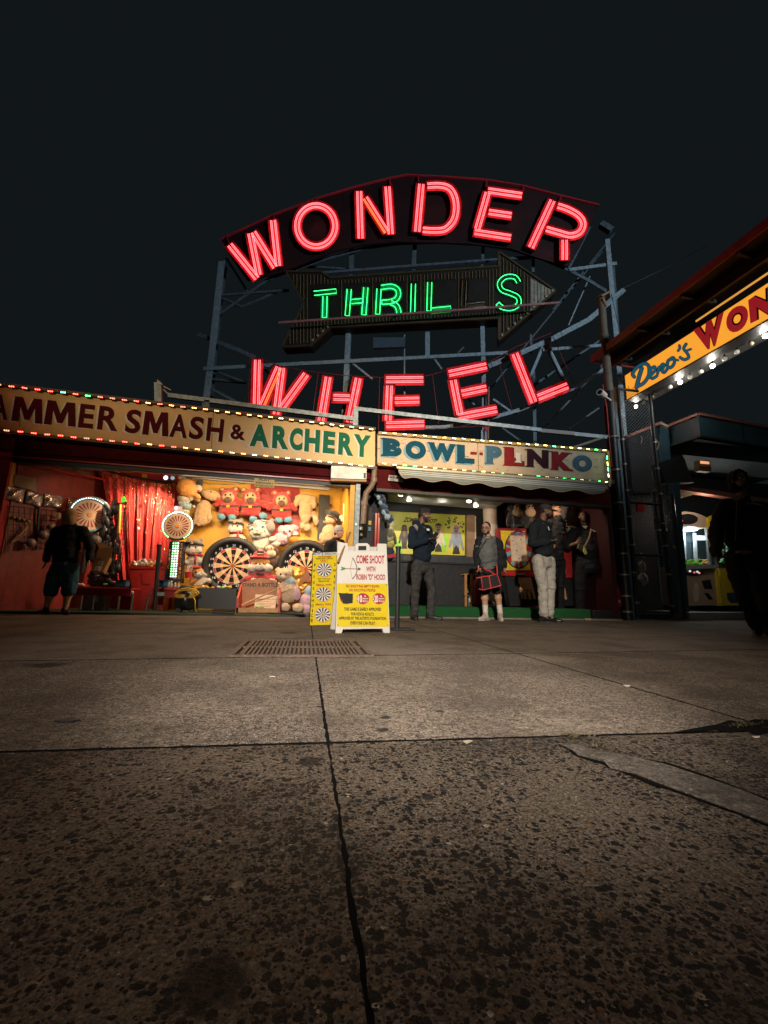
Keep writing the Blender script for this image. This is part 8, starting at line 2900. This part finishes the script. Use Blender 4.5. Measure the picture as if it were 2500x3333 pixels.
B.ell(A.hp(0, -.02, .045), (.092, .108, .03), A.R)
o = B.build('cap', [M('cap_black', (.03, .032, .035), .8, bump=.3)], A.root, .009, 2)
mb = MB()
mb.ell(A.hp(0, .125, .045), (.075, .085, .008), A.R, 18, 6)
mb.part('brim', M('cap_black'), o)
hood = cloth('dark_hoodie', (.012, .017, .021))
A.top('hoodie', [hood], at(1770, 1808, A.Y), chest=.17, waist=.165, arm=.085, hood=True, hips=.175, depth=1.0)
A.bottom('trousers', [cloth('pale_grey_trousers', (.40, .38, .34))], thigh=.115, knee=.088, cuff=.082)
for a in 'lr':
    o, mb = A.shoe(a, [M('shiny_black_boot', (.012, .012, .013), .18)], high=.12, name='boot')
    mb.part('sole', rubber, o)
q = at(1824, 1750, A.Y - .1)
ph = thing('phone', 'dark phone in the hands of the man with the black cap', 'phone', q)
MB().box(q, (.07, .012, .14), Matrix.Rotation(.9, 3, 'Y')).part('case', black, ph, bevel=.006)
mb = MB()
polyq(mb, [(1783, 1714), (1786, 1714), (1789, 1726), (1787, 1727)], FP(A.Y - .2), 0, depth=.004)
mb.part('zip_mark', white, A.root)
A = Person('person in black standing behind the man with the cap, hand at face', 1816, 2016, .98, skin=skin_mid)
A.J(head=(1812, 1656, .4), neck=(1812, 1684, .4), shl=(1790, 1702, .4), shr=(1832, 1702, .4), ell=(1784, 1745, .4), elr=(1834, 1735, .3), wrl=(1800, 1770, .25), wrr=(1820, 1680, .22), har=(1818, 1664, .24),
    hpl=(1798, 1826, .4), hpr=(1826, 1826, .4), knl=(1798, 1912, .4), knr=(1826, 1912, .4), anl=(1798, 1998, .4), anr=(1826, 1998, .4), tol=(1797, 2010, .25), tor=(1827, 2010, .25))
A.frame(.35, .15)
A.body(curl=(.6, .9))
A.hair([M('reddish_hair', (.10, .045, .02), .6, bump=.6)], CAP_HAIR)
A.top('coat', [cloth('black_coat', (.010, .011, .013))], at(1812, 1826, A.Y + .4), hips=.18)
A.bottom('trousers', [cloth('black_trousers', (.010, .010, .012))])
for a in 'lr':
    o, mb = A.shoe(a, [M('black_boot')])
    mb.part('sole', rubber, o)
A = Person('big bearded man in black polo with a strap across his chest', 1930, 2014, 1.03)
A.J(head=(1897, 1682, 0), neck=(1902, 1712, .03), shl=(1868, 1735, 0), shr=(1946, 1736, .04), ell=(1846, 1778, -.02), elr=(1972, 1784, .03), wrl=(1878, 1768, -.26), wrr=(1978, 1838, -.04), hal=(1888, 1750, -.28), belly=(1910, 1800, -.02), har=(1979, 1856, -.06),
    hpl=(1888, 1848, 0), hpr=(1942, 1848, .02), knl=(1886, 1920, -.02), knr=(1944, 1920, .02), anl=(1887, 1996, 0), anr=(1954, 1992, .05), tol=(1888, 2020, -.2), tor=(1990, 2018, -.06))
A.frame(-.35, .0)
A.body(curl=(.8, .6), thick=1.25)
A.hair([hair_bk], [((0, -.028, .047), (.084, .094, .086)), ((0, -.06, .0), (.077, .055, .065)), ((0, .055, -.095), (.052, .05, .04)), ((.056, .025, -.065), (.022, .05, .045)), ((-.056, .025, -.065), (.022, .05, .045)), ((0, .096, -.052), (.028, .012, .007))])
A.top('polo', [cloth('black_polo', (.016, .018, .022))], at(1914, 1858, A.Y), sleeve=.92, chest=.2, waist=.265, arm=.105, belly=(.27, .21, .30), hips=.245, depth=.85)
A.bottom('trousers', [cloth('black_trousers')], thigh=.155, knee=.118, cuff=.10, hips=.25)
for a in 'lr':
    o, mb = A.shoe(a, [M('black_sneaker', (.02, .02, .02), .5)], name='sneaker')
    mb.part('sole', M('sneaker_white_sole', (.6, .55, .52), .5), o)
    an, to = A.p('an' + a), A.p('to' + a)
    d = (to - an)
    d.z = 0
    d.normalize()
    c = V((an.x, an.y, 0)) + d * .09 + V((0, 0, .062))
    MB().ell(c, (.05, .05, .022), None, 12, 7).part('red_panel', M('sneaker_red', (.4, .04, .03), .5), o)
st = MB()
b_pl = lambda x, y, o: at(x, y, A.Y - o)
st.tube([b_pl(1925, 1722, .20), b_pl(1918, 1750, .26), b_pl(1905, 1775, .30), b_pl(1890, 1795, .30)], .022, 8)
st.part('bag_strap', M('strap_tan', (.20, .13, .08), .6), A.root)
bg_ = thing('crossbody_bag', 'small bag with a pale yellow tag at the big man\'s belly', 'bag', b_pl(1890, 1790, .32))
MB().box(b_pl(1890, 1782, .33), (.16, .06, .13), RY(.4)).part('pouch', M('pouch_olive', (.06, .05, .03), .6), bg_, bevel=.02)
mb = MB()
polyq(mb, [(1900, 1778), (1905, 1783), (1912, 1800), (1906, 1806), (1899, 1798)], FP(A.Y - .37), 0, depth=.01)
mb.part('tag', M('tag_pale_yellow', (.55, .50, .14), .5), bg_)
mb = MB()
polyq(mb, [(1924, 1724), (1932, 1724), (1941, 1731), (1936, 1732)], FP(A.Y - .24), 0, depth=.003)
mb.part('chest_logo', white, A.root)
mb = MB()
polyq(mb, [(1894, 1711), (1913, 1712), (1907, 1721)], FP(A.Y - .175), 0, depth=.01)
mb.part('undershirt', M('undershirt_white', (.5, .46, .42), .7), A.root)
A = Person('hooded man in black walking at the right edge of the pavement', 2465, 2068, 1.0)
A.J(head=(2404, 1562, 0), neck=(2418, 1615, .03), shl=(2358, 1648, 0), shr=(2482, 1650, .06), ell=(2330, 1728, .02), elr=(2502, 1738, .08), wrl=(2330, 1806, -.05), wrr=(2496, 1826, .0), hal=(2334, 1836, -.07),
    hpl=(2392, 1818, 0), hpr=(2462, 1818, .04), knl=(2418, 1928, -.06), knr=(2480, 1930, .08), anl=(2464, 2040, .06), anr=(2496, 2046, -.05), tol=(2456, 2066, -.1), tor=(2490, 2078, -.25))
A.frame(-.25, -.02)
A.body(curl=(.9, .6))
hd_ = cloth('black_hoodie', (.011, .012, .014))
B = Blob()
B.ell(A.hp(0, -.045, .03), (.105, .105, .125), A.R)
B.ell(A.hp(0, -.05, -.08), (.105, .09, .10), A.R)
for t in range(9):
    a = -PI * .12 + PI * 1.24 * t / 8
    B.ell(A.hp(.092 * math.cos(a), .035, .025 + .108 * math.sin(a)), .024)
B.build('hood', [hd_], A.root, .011, 3)
A.hair([hair_bk], [((0, .06, -.095), (.04, .04, .028)), ((0, -.01, .07), (.07, .08, .05))])
A.top('hoodie', [hd_], at(2430, 1812, A.Y), chest=.19, waist=.185, arm=.092, hips=.20, depth=.85)
A.bottom('trousers', [cloth('black_trousers')], thigh=.12, knee=.09, cuff=.085, hips=.19)
for a in 'lr':
    o, mb = A.shoe(a, [M('brown_boot', (.028, .02, .015), .5)], high=.06)
    mb.part('sole', M('tan_sole', (.22, .15, .1), .6), o)
mb = MB()
p_ = FP(A.Y - .19)
polyq(mb, [(2374, 1612), (2396, 1624), (2398, 1630), (2384, 1622)], p_, .02, depth=.01)
polyq(mb, [(2400, 1629), (2412, 1606), (2432, 1604), (2422, 1620)], p_, .02, depth=.01)
mb.part('collar', M('grey_collar', (.22, .19, .17), .7), A.root)
mb = MB()
mb.tube([at(2399, 1632, A.Y - .185), at(2396, 1690, A.Y - .19), at(2394, 1760, A.Y - .19)], .005, 5)
mb.part('zip', M('dull_zip', (.12, .12, .12), .4, .6), A.root)
B = Blob()
B.ell(at(2420, 1798, A.Y - .10), (.10, .09, .03))
B.build('shirt_hem', [M('grey_collar')], A.root, .012, 2)
A = Person('blonde woman in black jacket and denim shorts seen from behind', 190, 2000, .95, skin=skin_light)
A.J(head=(233, 1680, 0), neck=(234, 1704, .0), shl=(190, 1726, 0), shr=(268, 1726, .02), ell=(164, 1776, .03), elr=(294, 1778, .03), wrl=(150, 1824, .0), wrr=(290, 1822, -.04), hal=(147, 1842, -.02), har=(289, 1838, -.07),
    hpl=(190, 1850, 0), hpr=(232, 1850, .0), knl=(166, 1922, .0), knr=(224, 1922, .0), anl=(150, 1982, 0), anr=(212, 1982, 0), tol=(128, 2000, .10), tor=(220, 2000, -.14))
A.frame(2.6, .0)
A.body(curl=(.6, .7), thick=1.15)
A.hair([M('blonde_bob', (.60, .38, .13), .6, c2=(.30, .17, .055), scale=26, bump=.9, bscale=90)], [((0, -.03, .04), (.098, .108, .095)), ((0, -.04, -.04), (.112, .095, .095)), ((.06, -.03, -.11), (.055, .07, .06)), ((-.06, -.03, -.11), (.055, .07, .06)), ((0, -.075, -.11), (.075, .05, .06))], voxel=.012)
A.top('jacket', [cloth('black_jacket', (.012, .013, .015))], at(210, 1836, A.Y), chest=.17, waist=.185, arm=.08, hips=.19, depth=.85, collar=.08)
A.bottom('denim_shorts', [cloth('denim', (.035, .10, .16), c2=(.02, .06, .10))], to=1.0 - .08, thigh=.125, cuff=.108, hips=.2)
for a in 'lr':
    o, mb = A.shoe(a, [M('black_boot')], high=.02)
    mb.part('sole', rubber, o)
A = Person('smiling worker in grey beanie and black jacket behind the sidewalk signs', 1090, 2006, .95, skin=skin_light)
A.Y = 8.25
A.J(head=(1104, 1732, 0), neck=(1095, 1756, .02), shl=(1070, 1772, -.08), shr=(1112, 1770, .12), ell=(1062, 1812, -.1), elr=(1118, 1812, .1), wrl=(1078, 1850, -.15), wrr=(1118, 1850, .0),
    hpl=(1080, 1862, -.05), hpr=(1104, 1862, .08), knl=(1080, 1924, -.05), knr=(1106, 1924, .06), anl=(1080, 1980, -.02), anr=(1106, 1982, .04), tol=(1092, 1994, -.1), tor=(1120, 1996, .0))
A.root.location = (at(1090, 1990, 8.25).x, 8.25, 0.03)
A.frame(.75, .05)
OFF[A.root] = V(A.root.location)
A.body(curl=(.6, .6))
bn_ = Blob()
bn_.ell(A.hp(0, -.018, .062), (.086, .100, .078), A.R)
bn_.ell(A.hp(0, -.014, .030), (.087, .103, .028), A.R)
bn_.build('beanie', [cloth('grey_beanie', (.34, .33, .34))], A.root, .009, 2)
A.hair([M('dark_brown_hair', (.03, .018, .012), .6)], [((0, -.05, -.03), (.078, .055, .06))])
A.top('jacket', [cloth('black_jacket')], at(1090, 1856, A.Y), chest=.17, waist=.17, arm=.08, hips=.18, depth=.9)
A.bottom('trousers', [cloth('black_trousers')])
for a in 'lr':
    o, mb = A.shoe(a, [M('black_boot')], high=.02)
    mb.part('sole', rubber, o)
    for ob in (o, *[c for c in bpy.data.objects if c.parent == o]):
        pass
mb = MB()
mb.prism([at(x, y, A.Y - .16) for x, y in ((1096, 1757), (1110, 1764), (1108, 1782), (1098, 1776))], (0, .02, 0))
mb.part('orange_collar', M('orange_shirt', (.5, .18, .05), .7), A.root)
SC.view_settings.view_transform = 'Standard'
SC.view_settings.look = 'None'
SC.view_settings.exposure = 0
SC.view_settings.gamma = 1
SC.cycles.max_bounces = 6
SC.cycles.sample_clamp_indirect = 3.0
SC.cycles.caustics_reflective = False
SC.cycles.caustics_refractive = False
SC.cycles.use_denoising = True
